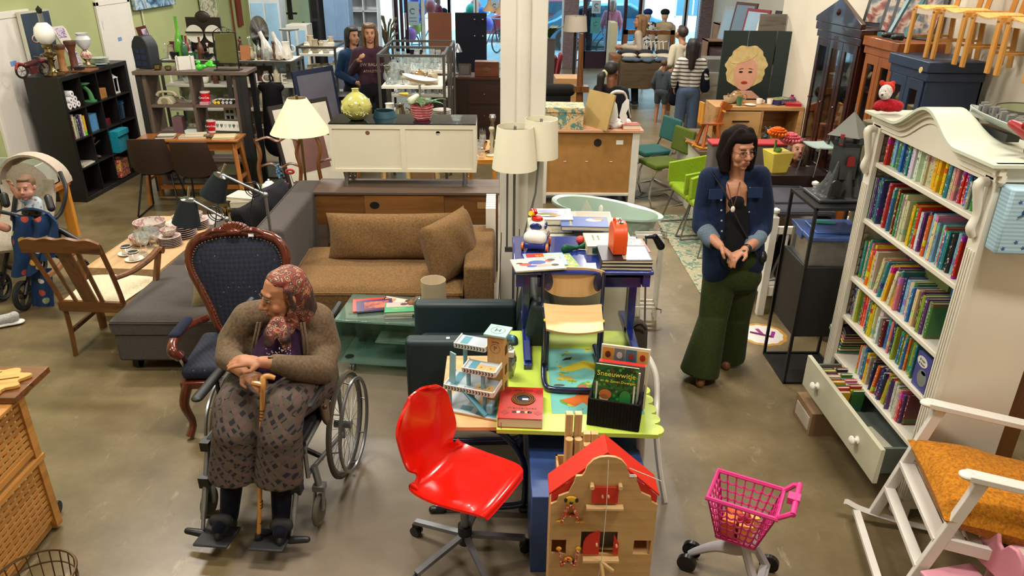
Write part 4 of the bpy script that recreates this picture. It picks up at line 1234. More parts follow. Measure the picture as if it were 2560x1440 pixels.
# school chair on the lime table
t = thing('school_chair','beech child chair with dark blue tube frame standing on the lime table','chair',(.405,3.50,GZ),R(-2))
def bk(u,v):
 a = 2*u-1
 return (a*.168,.20-.025*(1-a*a)*-1,.335+.18*v+(.07*abs(a)**3)*(1-v)+.0*v-.012*abs(a)**4*v)
MB().sheet(bk,20,6,th=.010).build('backrest',BEECHZ,t)
def se(u,v):
 a = 2*u-1
 return (a*.158*(1-.06*(1-v)),-.11+.27*v+.02*a*a*(1-v),.315-.03*(1-v)**3+.012*a*a-.02*math.sin(PI*v)*.5)
MB().sheet(se,18,12,th=.012).build('seat',BEECH,t)
for s_ in (-1,1):
 MB().tube([(s_*.165,.19,.50),(s_*.165,.195,.36),(s_*.16,.16,.295),(s_*.15,.05,.28)],.010,10,sm=4).build('back_upright',NB,t)
 MB().lathe([(0,0),(.028,0),(.028,.006),(0,.007)],n=18,sy=1.9,sx=.9).build('fixing_plate',NB,t).matrix_local = TR(s_*.135,.198,.44) @ rx(90)
 MB().cyl((s_*.145,.0,.0),(s_*.145,.0,.30),.017,n=16).build('leg',NB,t)
 MB().cyl((s_*.145,.0,.30),(s_*.145,.0,.306),.0175,n=16).build('yellow_cap',mt('#cdb22c',.4),t)
MB().tube([(-.145,.24,.02),(-.155,-.02,.02),(-.15,-.19,.02),(-.10,-.235,.02),(.05,-.24,.02),(.13,-.235,.02),(.15,-.19,.02),(.155,-.02,.02),(.145,.24,.02)],.016,10,sm=4).build('base_tube',NB,t)
MB().tube([(-.15+.0*i,-.02+.012*(i % 2)*0+.01*i,.045+.004*(i % 2)) for i in range(12)],[.017,.013]*6,10).build('spring_grip',BLACK,t)
# thick red book, basket and picture books
t = flatbook((.116,3.095,GZ),.215,.28,.055,'#a81f18','thick red tooled storybook with round window on the lime table',R(-4))
GOLD = mt('#6a4416',.35,.6)
for k in (.062,.052,.040):
 o = MB().tube([(k*math.cos(a*PI/12)*.9+.01,.03+k*.85*math.sin(a*PI/12),.057) for a in range(24)],.0045,6,closed=True).build('gilt_oval',GOLD,t)
decal(t,ovalp(.01,.03,.034,.030),.0555,mt('#1a2030',.2),name='window')
decal(t,rectp(.005,.035,.02,.035),.0565,TICKET,name='price_tag')
txt('Alfie Smith',.022,GOLD,t,TR(.01,.11,.0556)); txt('Wonderboek',.026,GOLD,t,TR(.005,-.05,.0556))
for x,c in ((-.03,'#1c1a18'),(-.01,'#d8d2c4'),(.01,'#2a1c14'),(.03,'#b89a5a'),(.045,'#1c1a18')): decal(t,ovalp(x,-.085,.012,.010,10),.0555,mt(c,.5),name='vignette_print')
for x in (-.075,.085):
 for y in (-.09,.1): decal(t,[(x,y-.022),(x+.022,y),(x,y+.022),(x-.022,y)],.0553,mt('#8a1814',.4),name='diamond_tooling')
MB().tube([(-.09,-.142,.03),(-.088,-.15,.0),(-.087,-.152,-.03)],.0015,4,sm=3).build('ribbon',mt('#8a1a1a',.6),t)
BKW = mt('#14110f',.8,k='fab',sc=.5,v=.2)
BT = TR(.592,3.105,GZ) @ rotz(R(-15))
t = thing('book_basket','black woven basket full of picture books on the lime table','basket',(.592,3.105,GZ),R(-15))
m = MB()
for a,b_,c,d in ((-.125,.125,-.16,-.148),(-.125,.125,.148,.16),(-.125,-.113,-.16,.16),(.113,.125,-.16,.16)): m.b(a,b_,c,d,0,.15)
m.b(-.12,.12,-.155,.155,0,.01)
m.build('wall',BKW,t,bev=.003)
m = MB()
for i in range(16):
 x = -.118+.0155*i
 m.b(x,x+.004,-.1625,-.16,.004,.15)
for i in range(20):
 y = -.155+.0155*i
 m.b(.125,.1275,y,y+.004,.004,.15)
m.build('weave_slats',BKW,t)
WOODS = floral('forest_cover','#1f5a2a','#16381e','#3f8a3a',16,.25,'#6a3a1c')
def standbook(x,y,w_,h,th,mat,lab,lean=0.,rz=0.,z=.012):
 t = thing('picture_book',lab,'book',BT @ V((x,y,z)),R(-15)+rz)
 L_ = M.Rotation(-lean,4,'X')
 MB(L_).b(-w_/2,w_/2,0,th,0,h).build('cover',mat,t,bev=.001)
 MB(L_).b(-w_/2+.004,w_/2+.0005,.002,th-.002,.004,h+.0006).build('pages',PAGES,t)
 return t,L_
t,L_ = standbook(-.005,-.13,.205,.27,.010,WOODS,'green fairy-tale picture book in front in the black basket',R(8),z=.04)
YT = mt('#d9cf4a',.4)
txt('Sneeuwwitje',.036,YT,t,L_ @ TR(.0,-.0006,.225) @ UPR); txt('en de Zeven Dwergen',.0185,YT,t,L_ @ TR(.01,-.0006,.19) @ UPR)
for x,z,a,b_,c in ((-.045,.12,.03,.025,'#b5662e'),(-.05,.10,.022,.02,'#c9b08a'),(.05,.11,.028,.04,'#2d7a3c'),(.07,.06,.03,.02,'#3f7fc0'),(-.07,.06,.03,.02,'#8a5a2c'),(.0,.045,.05,.014,'#78a43c')):
 MB(L_).prism(ovalp(x,z,a,b_),-.0012,-.0003,'y').build('cottage_print',mt(c,.4),t)
m = MB(L_)
for x in (-.088,.09): m.b(x-.004,x+.004,-.0015,-.0003,.07,.18)
m.build('tree_trunk_print',mt('#c8c4b8',.5),t)
standbook(.0,-.10,.21,.26,.012,mt('#b8b4a8',.4),'pale picture book right behind the green fairy-tale book',R(6))
t,L_ = standbook(.012,-.045,.225,.27,.035,mt('#5a524a',.5),'thick grey book with red page edge standing in the basket',R(4))
MB(L_).b(-.11,.112,.001,.034,.2705,.272).build('red_edge',mt('#b3241c',.5),t)
t,L_ = standbook(.02,.03,.235,.33,.012,mt('#d6cdb4',.4),'tall cream fairy book with four pictures at the back of the basket',R(2))
for i,c in enumerate(('#c08a3a','#6a6e70','#3c6a80','#c9a050')):
 x0 = -.11+.056*i
 MB(L_).b(x0,x0+.052,-.002,-.0003,.25,.318).build('picture_panel',mt(c,.4),t)
 MB(L_).prism(ovalp(x0+.026,.282,.014,.018,12),-.003,-.002,'y').build('figure_print',mt(('#5a2c1c','#b8b4b0','#8a3a2c','#a52a22')[i],.4),t)
standbook(.03,.06,.2,.25,.02,mt('#7d3a2e',.5),'brown red book at the very back of the basket',0)
# salad-server shaped white rocker shell and orange toy beyond the basket
t = thing('toy_tricycle','white curved plastic toy frame with orange cap behind the book basket','toy',(.80,3.38,.0))
MB().tube([(-.06,.1,.66),(.0,.12,.70),(.05,.05,.62),(.055,-.02,.50),(.04,-.12,.40),(.06,-.2,.2),(.10,-.25,0)],.016,8,sm=5).build('frame',mt('#cfccc0',.35),t)
MB().lathe([(0,0),(.04,.0),(.035,.02),(0,.03)],c=(-.04,.02,.66),n=12).build('orange_cap',mt('#d9541c',.3),t)
MB().bar((-.04,.02,.66),(-.02,0,.0),.014).build('post',BLACK,t)
# toy parking garage
GR = mt('#aebac2',.4,v=.02)
GB = mt('#558f9f',.45,v=.03)
GL = mt('#7fa9bb',.4,v=.03)
PLY = mt('#c0945a',.45,k='wood',sc=1,ax=2,col2='#ad8148')
WT = mt('#dedacf',.4)
GT_ = TR(-.10,3.21,GZ) @ rotz(R(-19))
t = thing('toy_garage','wooden toy parking garage with helipad on the beech school table','toy garage',(-.10,3.21,.577),R(-19))
MB().b(-.145,.145,-.13,.14,0,.012).build('base_board',PLY,t,bev=.002)
MB().b(-.143,.143,-.128,.138,.012,.0135).build('grey_road',GR,t)
decal(t,[(.03,-.12),(.14,-.12),(.14,.13),(.09,.13),(.09,-.06),(.03,-.06)],.0136,GB,name='blue_road')
decal(t,rectp(-.06,.0,-.10,-.06),.0136,GB,name='blue_road')
decal(t,rectp(-.0,.06,-.03,.05),.0137,mt('#c9a468',.5),name='parking_bay')
t2 = MB().b(.04,.125,.03,.115,.0135,.385).build('tower',PLY,t,bev=.002)
MB().b(.025,.14,.015,.13,.385,.397).build('helipad',mt('#9fcabb',.4),t,bev=.002)
m = MB(); m.tube([(.0825+.035*math.cos(a*PI/12),.0725+.035*math.sin(a*PI/12),.3975) for a in range(24)],.0008,4,closed=True); m.build('helipad_ring',BLACK,t)
txt('H',.045,mt('#2a3436',.5),t,TR(.0825,.0725,.3974))
DK = mt('#31434a',.5)
txt('P',.034,DK,t,TR(.0825,.0295,.315) @ UPR); txt('parking',.012,DK,t,TR(.0825,.0295,.352) @ UPR)
m = MB(); m.tube([(.0825+.025*math.cos(a*PI/12),.0293,.315+.025*math.sin(a*PI/12)) for a in range(24)],.0008,4,closed=True); m.build('parking_ring',DK,t)
for z in (.06,.16,.27): MB().b(.1245,.1262,.055,.09,z,z+.05).build('window',mt('#4a3418',.6),t)
MB().cyl((.126,.10,.35),(.155,.10,.35),.018,n=20).build('crank',mt('#5d9ec0',.3),t)
for i,(x0,x1,y0,y1,z) in enumerate(((-.14,.115,-.10,.06,.125),(-.05,.115,-.075,.03,.225),(-.13,.03,.02,.13,.30))):
 d = MB().b(x0,x1,y0,y1,z,z+.008).build('deck',GR,t)
 MB().b(x0,x1,y0-.006,y0,z-.008,z+.02).parts('rail',WT,d)
 MB().b(x1,x1+.006,y0,y1,z-.008,z+.02).b(x0-.006,x0,y0,y1,z-.004,z+.016).parts('rail',WT,d)
 m = MB()
 n = int((x1-x0)/.016)
 for k in range(n):
  xx = x0+.006+k*.016
  m.prism([(xx,z-.003),(xx+.006,z-.003),(xx+.011,z+.006),(xx+.006,z+.015),(xx,z+.015),(xx+.005,z+.006)],y0-.0075,y0-.0058,'y')
 m.build('chevron',DK,d)
 MB().b(x0+.02,x0+.06,y0+.02,y1-.01,z+.008,z+.0088).build('blue_road',GB,d)
 for k in range(2):
  if i < 2:
   xx = x1-.055-k*.05
   MB().b(xx,xx+.044,y0+.012,y0+.07,z+.008,z+.009).build('parking_bay',mt('#c9a468',.5),d)
   txt('P',.018,DK,d,TR(xx+.022,y0+.04,z+.0092))
for x,y,z0,z1 in ((-.12,-.085,.013,.125),(-.03,.0,.013,.125),(.06,-.06,.013,.125),(.05,-.06,.133,.225),(-.03,-.05,.133,.225),(-.11,.11,.013,.30)):
 MB().cyl((x,y,z0),(x,y,z1),.011,n=16).build('column',GL,t)
MB().bar((-.045,-.09,.133),(.085,-.115,.018),.035,.007,tw=0).build('ramp',GB,t)
MB().bar((-.11,-.05,.30),(-.115,-.06,.135),.04,.007).build('ramp',mt('#8fb8be',.5),t)
MB().b(.08,.11,-.105,-.08,.013,.07).build('petrol_pump',GL,t,bev=.006)
t = thing('plastic_bag','clear bag of small toy parts behind the toy garage','bag',(.065,3.42,GZ))
MB().ball((0,0,.10),(.035,.05,.10),10).build('bag',mt('#d0d4d6',k='glass',v=.35,col2='#8a8f92'),t)
for i in range(4): MB().box((rnd.uniform(-.01,.01),rnd.uniform(-.03,.03),.03+.045*i),(.035,.04,.03),rz=i).build('toy_part',WT if i % 2 else BLACK,t)
# blue cupboard, blocks, dollhouse
t = thing('blue_cabinet','matte blue low cabinet under the lime table behind the dollhouse','cabinet',(0,0,0))
MB().b(.155,.70,2.64,3.30,.0,.45).build('body',mt('#2a4478',.45,v=.04),t,bev=.004)
for x in (.20,.62): MB().cyl((x,3.12,.45),(x,3.12,.578),.03,n=18).build('round_leg',mt('#16265e',.35),t)
t = thing('block_crate','low open wooden crate of building blocks on the blue cabinet','crate',(.415,2.78,.45))
m = MB()
for a,b_,c,d in ((-.14,.14,-.09,-.08),(-.14,.14,.08,.09),(-.14,-.13,-.09,.09),(.13,.14,-.09,.09)): m.b(a,b_,c,d,0,.06)
m.b(-.14,.14,-.09,.09,0,.008)
m.build('crate',PLY,t)
BLK = mt('#cda873',.45,k='wood',sc=1.5,ax=2,col2='#b98f58')
for i,(x,y,z,sx,sy,sz,l) in enumerate(((-.095,-.02,.01,.033,.033,.36,'tall square wooden block in the crate, nearest the red chair'),(-.055,-.02,.01,.033,.033,.36,'tall square wooden block in the crate, second from the red chair'),(-.005,.03,.01,.033,.033,.22,'medium square block behind the dollhouse gable'),(.03,.03,.01,.033,.033,.22,'medium square block touching the cylinder blocks'),
  (-.005,-.005,.01,.033,.033,.18,'short square block with lighter end in the crate'),(.03,-.005,.01,.033,.033,.18,'short square block beside its twin in the crate'))):
 solo(MB().b(-sx/2,sx/2,-sy/2,sy/2,0,sz),'wooden_block',BLK,l,'toy block',(.415+x,2.78+y,.45+z),g='wooden building blocks',bev=.002)
for x,y,h,l in ((-.095,-.06,.25,'round wooden block in front of the first tall square block'),(-.055,-.06,.25,'round wooden block in front of the second tall square block'),(.075,.0,.13,'short round wooden block at the corner of the crate')):
 solo(MB().cyl((0,0,0),(0,0,h),.0175,n=22),'wooden_cylinder',BLK,l,'toy block',(.415+x,2.78+y,.46),g='wooden building blocks',bev=.0015)
t = thing('doll_house','plywood dollhouse with red roof and stepped gable front','dollhouse',(.43,2.35,0),R(-1))
def gable():
 hw = .215
 P = [(-hw,0),(-hw,.66),(-.19,.675),(-.185,.70),(-.145,.72),(-.125,.77),(-.12,.80),(-.095,.803),(-.085,.82),(-.078,.85),(-.055,.88),(-.03,.893),(0,.897)]
 return P + [(-x,z) for x,z in P[-2::-1]]
PLYD = mt('#bf9863',.42,k='wood',sc=1.2,ax=0,col2='#b28a55')
g = gable()
# front wall in pieces around the door and side windows
m = MB()
m.prism([p for p in g if p[1] >= .655] ,-.006,.006,'y')
def arch(x,z,r,w_,h):
 pts = [(x-w_/2,z),(x+w_/2,z)]
 return pts+[(x+w_/2*math.cos(a*PI/8),z+h-w_/2+w_/2*math.sin(a*PI/8)) for a in range(9)]
m.b(-.215,.215,-.006,.006,0,.40).b(-.215,.215,-.006,.006,.52,.66)
m.b(-.215,-.205,-.006,.006,.40,.52).b(-.145,-.085,-.006,.006,.40,.52).b(.065,.135,-.006,.006,.40,.52).b(.205,.215,-.006,.006,.40,.52)
m.b(-.205,-.145,-.006,.006,.475,.52).b(.135,.205,-.006,.006,.475,.52)
m.build('front_wall',PLYD,t)
m = MB().b(-.215,-.205,.006,.13,0,.66).b(.205,.215,.006,.13,0,.66).b(-.215,.215,.12,.13,0,.66).b(-.205,.205,.006,.12,.0,.01).b(-.205,.205,.006,.12,.36,.37)
m.build('side_wall',PLY,t)
RED = mt('#c5240f',.45,v=.03)
MB().prism([(-.222,.70),(0,.905),(.222,.70),(.222,.69),(0,.89),(-.222,.69)],.012,.135,'y').build('roof',RED,t,bev=.001)
MB().prism([(-.213,.64),(-.213,.695),(0,.89),(.213,.695),(.213,.64)],.008,.014,'y').build('gable_back',RED,t)
for s_ in (-1,1):
 sh = MB().b(min(0,s_*.052),max(0,s_*.052),-.016,-.008,.675,.755).build('shutter',RED,t,bev=.001)
 MB().cyl((s_*.012,-.016,.715),(s_*.012,-.03,.715),.004,n=10).build('knob',BEECH,sh)
 MB().cyl((s_*.056,-.006,.763),(s_*.056,-.032,.763),.009,n=14).build('peg',BEECH,t)
MB().b(-.075,.075,-.034,-.006,.652,.664).b(-.075,.075,-.034,-.006,.505-.13,.52-.13).parts('window_ledge',BEECH,t,bev=.002)
# arched doors
m = MB().prism([(-.075,.40),(-.008,.40),(-.008,.525)]+[(-.075*math.cos(a*PI/16),.45+.075*math.sin(a*PI/16)) for a in range(7,-1,-1)],-.010,-.004,'y')
d = m.build('door',RED,t); MB().cyl((-.02,-.010,.46),(-.02,-.024,.46),.0045,n=10).build('knob',BEECH,d)
d = MB().prism([(.05,.40),(.072,.40),(.072,.46),(.05,.505)],-.010,-.004,'y').build('door',RED,t); MB().cyl((.062,-.010,.455),(.062,-.024,.455),.0045,n=10).build('knob',BEECH,d)
MB().b(-.08,.08,.05,.055,.39,.53).build('inner_wall',mt('#6f6558',.7),t)
# letters as figures
def letter(cx,cz,strokes,lab):
 m = MB()
 for a,b_,w_ in strokes: m.bar((cx+a[0]*1.5,-.012,cz+a[1]*1.25),(cx+b_[0]*1.5,-.012,cz+b_[1]*1.25),w_*1.5,.008)
 m.build('letter_body',mt('#b8451c',.45,k='spot',sc=3.2,col2='#e8dcd0'),t)
letter(-.135,.58,(((-.024,0),(-.003,.075),.02),((.024,0),(.003,.075),.02),((-.014,.028),(.014,.028),.014)),'A')
letter(-.135,.345,(((-.026,.07),(-.018,0),.018),((.026,.07),(.018,0),.018),((-.018,0),(0,.035),.016),((.018,0),(0,.035),.016)),'W')
YW = mt('#d3a01f',.45)
MB().ball((-.135,-.016,.688),(.028,.006,.022),14).ball((-.175,-.014,.578),(.018,.005,.008),10).ball((-.095,-.014,.578),(.018,.005,.008),10).ball((-.175,-.014,.435),(.012,.005,.011),10).ball((-.095,-.014,.435),(.012,.005,.011),10).ball((-.135,-.016,.375),(.020,.006,.017),12).build('letter_head',YW,t)
MB().ball((-.135,-.023,.682),(.008,.004,.007),8).ball((-.157,-.021,.693),(.007,.003,.012),8).ball((-.113,-.021,.693),(.007,.003,.012),8).ball((-.135,-.022,.372),(.006,.003,.005),8).build('letter_face',BLACK,t)
MB().tube([(.002,-.012,.885),(.004,-.034,.70),(.003,-.040,.56),(.0,-.036,.38),(-.01,-.036,.27)],.0016,5,sm=4).tube([(.09,.004,.835),(.22,-.006,.78)],.0015,5).build('string',mt('#cfc9bc',.7),t)
MB().bar((-.0,-.036,.385),(.05,-.05,.35),.012).bar((0,-.036,.385),(.01,-.06,.32),.012).build('hoist',BEECH,t)
MB().b(.09,.115,-.0075,-.006,.80,.812).build('price_tag',TICKET,t)
# red shell swivel chair
t = thing('swivel_chair','glossy bright red shell swivel chair on a grey five-star base','chair',(-.155,2.75,0),R(60)); t.scale = (.94,.94,.96)
CR = mt('#d41408',.16,v=.02,coat=.4)
prof = spline([(-.24,.02,.455),(-.20,0,.485),(0,0,.465),(.15,0,.475),(.195,0,.53),(.215,0,.62),(.25,0,.75),(.275,0,.88)],6)
def shellf(u,v):
 a = 2*u-1
 k = v*(len(prof)-1); i = min(int(k),len(prof)-2); p = prof[i].lerp(prof[i+1],k-i)
 if v < .5: w_ = .17+.055*math.sin(PI*min(1,v/.5)*.75)
 else:
  q = (v-.5)/.5
  w_ = .205-.055*math.sin(PI*min(1,q*2.2))*(q < .455)+(.0 if q < .455 else 0)
  w_ = .205-.06*math.exp(-((q-.22)/.13)**2)+.01*math.sin(PI*q)
  if q > .75: w_ *= math.sqrt(max(.12,1-((q-.75)/.27)**2))
 up = .035*abs(a)**2.5*(1-min(1,abs(v-.45)/.55)*.3)
 if v < .5: return (a*w_,-p.x*-1*1.0,p.z+up*(.3+.7*min(1,v*4)))
 return (a*w_,p.x-up*1.3,p.z)
MB().sheet(lambda u,v: (lambda p: (p[0],p[1],p[2]))(shellf(u,v)),24,42,th=.012).build('seat_shell',CR,t)
MB().cyl((0,0,.10),(0,0,.46),.022,n=18).build('column',mt('#77797c',.35,.6),t)
MB().cyl((0,0,.09),(0,0,.20),.036,n=20).build('hub',BLACK,t)
MB().b(-.08,.08,-.1,.1,.452,.462).build('seat_plate',BLACK,t)
for i in range(5):
 a = R(18+72*i)
 d = V((math.cos(a),math.sin(a),0))
 l = MB().bar(d*.03+V((0,0,.135)),d*.31+V((0,0,.085)),.03,.022).build('base_arm',mt('#77797c',.35,.6),t)
 n_ = V((-d.y,d.x,0))
 c = d*.31+V((0,0,.028))
 MB().cyl(c-n_*.022,c-n_*.004,.028,n=16).cyl(c+n_*.004,c+n_*.022,.028,n=16).box(c+V((0,0,.03)),(.03,.03,.03)).build('castor',BLACK,l)
# white cabinet behind the blue desk
t = thing('white_cabinet','off-white cabinet with lime edge behind the blue desk, piled with books','cabinet',(0,0,0))
MB().b(.20,.84,4.36,4.78,0,1.04).build('body',mt('#cfcdb4',.45),t,bev=.004)
MB().b(.845,.862,4.34,4.78,0,1.0).build('lime_edge',mt('#8fb03a',.4),t)
t = thing('backpack','grey rucksack standing on the floor beside the white cabinet','backpack',(.93,4.40,0))
MB().cap((0,0,.14),(0,0,.38),.09,.08,flat=.8).cap((0,-.07,.1),(0,-.07,.2),.06,.05).build('bag',mt('#4c453c',.85,k='fab'),t,vox=.012)
MB().tube([(-.05,-.08,.42),(0,-.10,.47),(.05,-.08,.42)],.008,6,sm=4).b(-.05,.05,-.14,-.12,.1,.2).build('strap',BLACK,t)
# wooden sideboard seen from behind
t = thing('sideboard','white sideboard seen from its brown fibreboard back, flowered box on it','sideboard',(0,0,0))
FB = mt('#9a6f35',.75,v=.10,sc=3)
MB().b(.47,1.64,8.28,8.74,.84,.87).build('top',mt('#b98a6a',.45,k='wood',sc=.8,ax=0,col2='#a87858'),t,bev=.003)
MB().b(1.52,1.60,8.30,8.72,0,.84).b(.49,.56,8.30,8.72,0,.84).b(.56,1.52,8.30,8.72,.10,.13).build('frame',mt('#d4d0c4',.45),t,bev=.002)
MB().b(.56,1.52,8.32,8.33,.13,.84).build('back_panel',FB,t)
MB().lathe([(0,0),(.045,0),(.045,.002)],n=26).build('cable_hole',BLACK,t).matrix_local = TR(1.13,8.319,.72) @ rx(90)
MB().b(1.34,1.42,8.317,8.319,.70,.75).build('paper_label',TICKET,t)
for x in (.75,1.0,1.28): MB().b(x,x+.03,8.316,8.319,.50,.505).build('clip',TICKET,t)
t = thing('storage_box','flowered cardboard storage box on the sideboard beside the pillar','box',(.72,8.46,.871),R(-3))
FL = floral('lily_paper','#c2a878','#4f7f74','#c98a6a',12,c3='#3f6f6a')
MB().b(-.24,.24,-.16,.18,0,.22).build('box',FL,t,bev=.003)
MB().b(-.25,.25,-.17,.19,.19,.245).build('lid',FL,t,bev=.003)
t = thing('turned_picture','large frame turned round and leaning beside the flowered box','picture frame',(1.10,8.40,.871),R(-58))
MB(rx(-14)).b(-.25,.20,0,.02,0,.40).build('backing',mt('#a58a52',.7),t)
t = thing('fairy_wings','white fairy wings and headband toy set on the sideboard','fairy wings',(1.36,8.48,.871))
WFX = mt('#d9d6cf',.6,v=.05)
m = MB()
for s_ in (-1,1):
 m.prism([(s_*x,z) for x,z in ((.005,.14),(.03,.27),(.075,.33),(.105,.32),(.11,.24),(.08,.17),(.10,.13),(.09,.07),(.05,.06),(.02,.10))],-.095,-.088,'y')
m.build('wing',mt('#dcdad4',.4,v=.05),t)
m = MB()
for i in range(16): m.ball((.13*math.cos(i*.4),.07*math.sin(i*.4),.035+.02*math.sin(i*2.1)),(.05,.04,.04),8)
m.build('tulle',WFX,t,vox=.012)
MB().tube([(-.15,0,.05),(-.15,0,.25),(-.08,0,.37),(.0,0,.39),(.08,0,.35),(.15,0,.10)],[.008,.009,.018,.022,.012,.008],8,sm=4).build('headband',mt('#b9b5b0',.5,k='fur',v=.1),t)
flatbook((1.50,8.38,.871),.20,.13,.052,'#a5402c','thick red bound book lying on the corner of the sideboard',R(2))
m = MB()
for i in range(6): m.ball((-.06+.025*i,.02*math.sin(i*2),.012),(.02,.015,.010),8)
solo(m,'hair_clip',mt('#8a2450',.4,k='rough',col2='#d8b060',sc=8),'pink and gold hair clip lying before the red book','hair clip',(1.22,8.35,.872),vox=.004)
# baby bath on its stand
t = thing('baby_bath','pale mint plastic baby bath on a white stand behind the books','baby bath',(.86,5.55,0),R(-9))
MINT = mt('#a9bdae',.2,v=.02,coat=.4)
def bathf(u,v):
 a = 2*PI*u
 prof_ = [(.30,.60),(.80,.62),(.92,.72),(1.0,.85),(1.10,.86),(1.11,.845)]
 k = v*(len(prof_)-1); i = min(int(k),len(prof_)-2); f = k-i
 r = prof_[i][0]+(prof_[i+1][0]-prof_[i][0])*f; z = prof_[i][1]+(prof_[i+1][1]-prof_[i][1])*f
 return (r*.40*math.cos(a),r*.215*math.sin(a)*(1+.12*math.cos(a+PI)),z+(.05*math.cos(a+PI)*(v > .55)))
MB().sheet(bathf,40,20,th=-.006).lathe([(0,.60),(.12,.60)],n=30,sx=1.05,sy=.55).build('tub',MINT,t)
MB().bar((-.30,-.15,0),(-.25,-.12,.64),.03).bar((.30,-.15,0),(.25,-.12,.64),.03).bar((-.30,.15,0),(-.25,.12,.64),.03).bar((.30,.15,0),(.25,.12,.64),.03).bar((-.27,-.13,.3),(.27,-.13,.3),.02).b(-.27,.27,-.13,.13,.58,.60).build('stand',WHITE,t)
MB().cap((-.02,0,.66),(-.04,0,.80),.035,.02).ball((-.05,0,.84),(.02,.012,.04)).build('bath_seat',WHITE,t,vox=.006)
MB().prism([(-.24,.72),(-.17,.90),(-.08,.74)],.05,.056,'y').build('card',mt('#d8d2c8',.5),t)
# folding rack and golf club
t = thing('folding_rack','white metal folding rack leaning beside the bath stand','rack',(1.15,5.28,0),R(-3))
m = MB()
for y in (0,.07,.14):
 m.b(-.12,.12,y,y+.012,.70,.73).b(-.12,-.10,y,y+.012,0,.73).b(.10,.12,y,y+.012,0,.73).b(-.12,.12,y,y+.012,.1,.12)
m.build('frame',WHITE,t)
MB().tube([(.11,0,.71),(.15,0,.70),(.15,0,.67)],.005,6).tube([(.11,.14,.71),(.16,.14,.70),(.16,.14,.67)],.005,6).tube([(.11,0,.11),(.15,0,.10),(.15,0,.07)],.005,6).build('hook',CHROME,t)
t = thing('golf_club','upturned golf club with black head leaning in the white rack','golf club',(1.10,4.86,0))
MB().cyl((0,0,.0),(-.06,0,.86),.007).build('shaft',STEEL,t)
MB().cap((-.06,0,.87),(.0,0,.875),.013,.018).cap((.0,0,.875),(.05,0,.80),.022,.03,flat=.6).build('club_head',mt('#15161a',.25),t,vox=.005)
# things on the blue desk and the white cabinet
Z1 = GZ+.50
t = thing('toy_police_car','white and blue toy police van with orange wheels on the blue desk','toy car',(.225,4.06,Z1),R(-12))
MB().b(-.06,.06,-.085,.09,.02,.055).build('chassis',mt('#1c2f7c',.3),t,bev=.012,seg=3)
m = MB().cap((-.03,-.05,.08),(.03,-.05,.08),.04,.04).cap((-.03,.05,.08),(.03,.05,.08),.04).ball((0,0,.085),(.065,.09,.045)).ball((0,.02,.13),(.055,.065,.05))
m.build('body',mt('#dcd8d0',.15,coat=.6),t,vox=.006)
MB().ball((0,-.036,.142),(.036,.012,.022),16).ball((.052,.02,.135),(.008,.035,.02),14).build('window',mt('#182a66',.1),t)
MB().lathe([(0,0),(.034,0),(.03,.014),(0,.016)],c=(0,.01,.172),n=20).cyl((-.02,.02,.20),(-.03,.035,.215),.022,n=18).ball((.06,.06,.07),(.012,.012,.02)).build('red_light',mt('#c0241c',.25),t)
MB().cyl((-.028,.018,.198),(-.038,.0,.208),.015,n=16).build('yellow_speaker',mt('#d9b61c',.3),t)
for x,y in ((-.065,-.055),(.065,-.055),(.065,.06),(-.065,.06)):
 MB().cyl((x-.012*(x < 0),y,.024),(x+.012*(x > 0),y,.024),.024,n=18).build('wheel',mt('#d8661a',.35),t)
txt('POLITIE',.016,BLACK,t,TR(.066,.02,.09) @ rz_(90) @ UPR)
t = flatbook((.31,3.83,Z1),.25,.20,.006,'#7a9a3c','green comic magazine at the bottom of the pile on the blue desk',R(12),cat='magazine',name='magazine',pages=False)
MB().b(-.12,.12,-.095,.095,.006,.0068).build('cover_print',floral('comic','#6a9440','#c8b03a','#d8d4c0',18,c3='#b0442c'),t)
t = flatbook((.265,3.85,Z1+.0075),.23,.18,.005,'#8fb4cc','blue magazine with yellow title between the green comic and the picture book',R(6),cat='magazine',name='magazine',pages=False)
txt('JUNIOR',.042,mt('#d9c41c',.4),t,TR(.02,.055,.0055) @ rz_(180)); decal(t,rectp(-.10,.0,.03,.085),.0051,mt('#b8342c',.4)); decal(t,rectp(.05,.09,-.01,.03),.0051,mt('#d05a3a',.4))
t = flatbook((.22,3.76,Z1+.013),.28,.17,.008,'#d6cdae','cream picture book with two children on top of the magazines',R(10),cat='book',name='picture_book')
RB_,BB_ = mt('#c2473f',.4),mt('#3a4f9c',.4)
decal(t,ovalp(.0,.02,.05,.028),.0081,BB_); decal(t,ovalp(.07,.035,.022,.020),.0082,RB_); decal(t,ovalp(.085,.045,.022,.016),.0083,BLACK); decal(t,ovalp(.02,-.03,.05,.02),.0081,mt('#d88a7c',.4)); decal(t,ovalp(.09,-.03,.022,.016),.0082,mt('#2a2420',.4)); decal(t,ovalp(-.07,.0,.035,.02),.0081,RB_); decal(t,ovalp(-.04,-.03,.03,.015),.0082,BB_); decal(t,ovalp(-.1,.02,.02,.008),.0082,BLACK)
txt('Mark en zijn vriend',.014,mt('#6a4a50',.4),t,TR(.06,.07,.0085) @ rz_(180))
t = thing('sequin_bow','green sequinned bow tie lying in the middle of the blue desk','bow tie',(.46,4.02,Z1),R(25))
GS = mt('#14603c',.3,.3,k='fur',sc=3)
for s_ in (-1,1): MB().cap((s_*.01,0,.015),(s_*.075,0,.02),.012,.030,flat=.5).build('wing',GS,t,vox=.006)
MB().ball((0,0,.018),.016,10).build('knot',GS,t)
MB().tube([(.0,-.01,.01),(.05,-.04,.006),(.03,-.07,.005),(.09,-.06,.005)],.002,5,sm=4).build('elastic',WHITE,t)
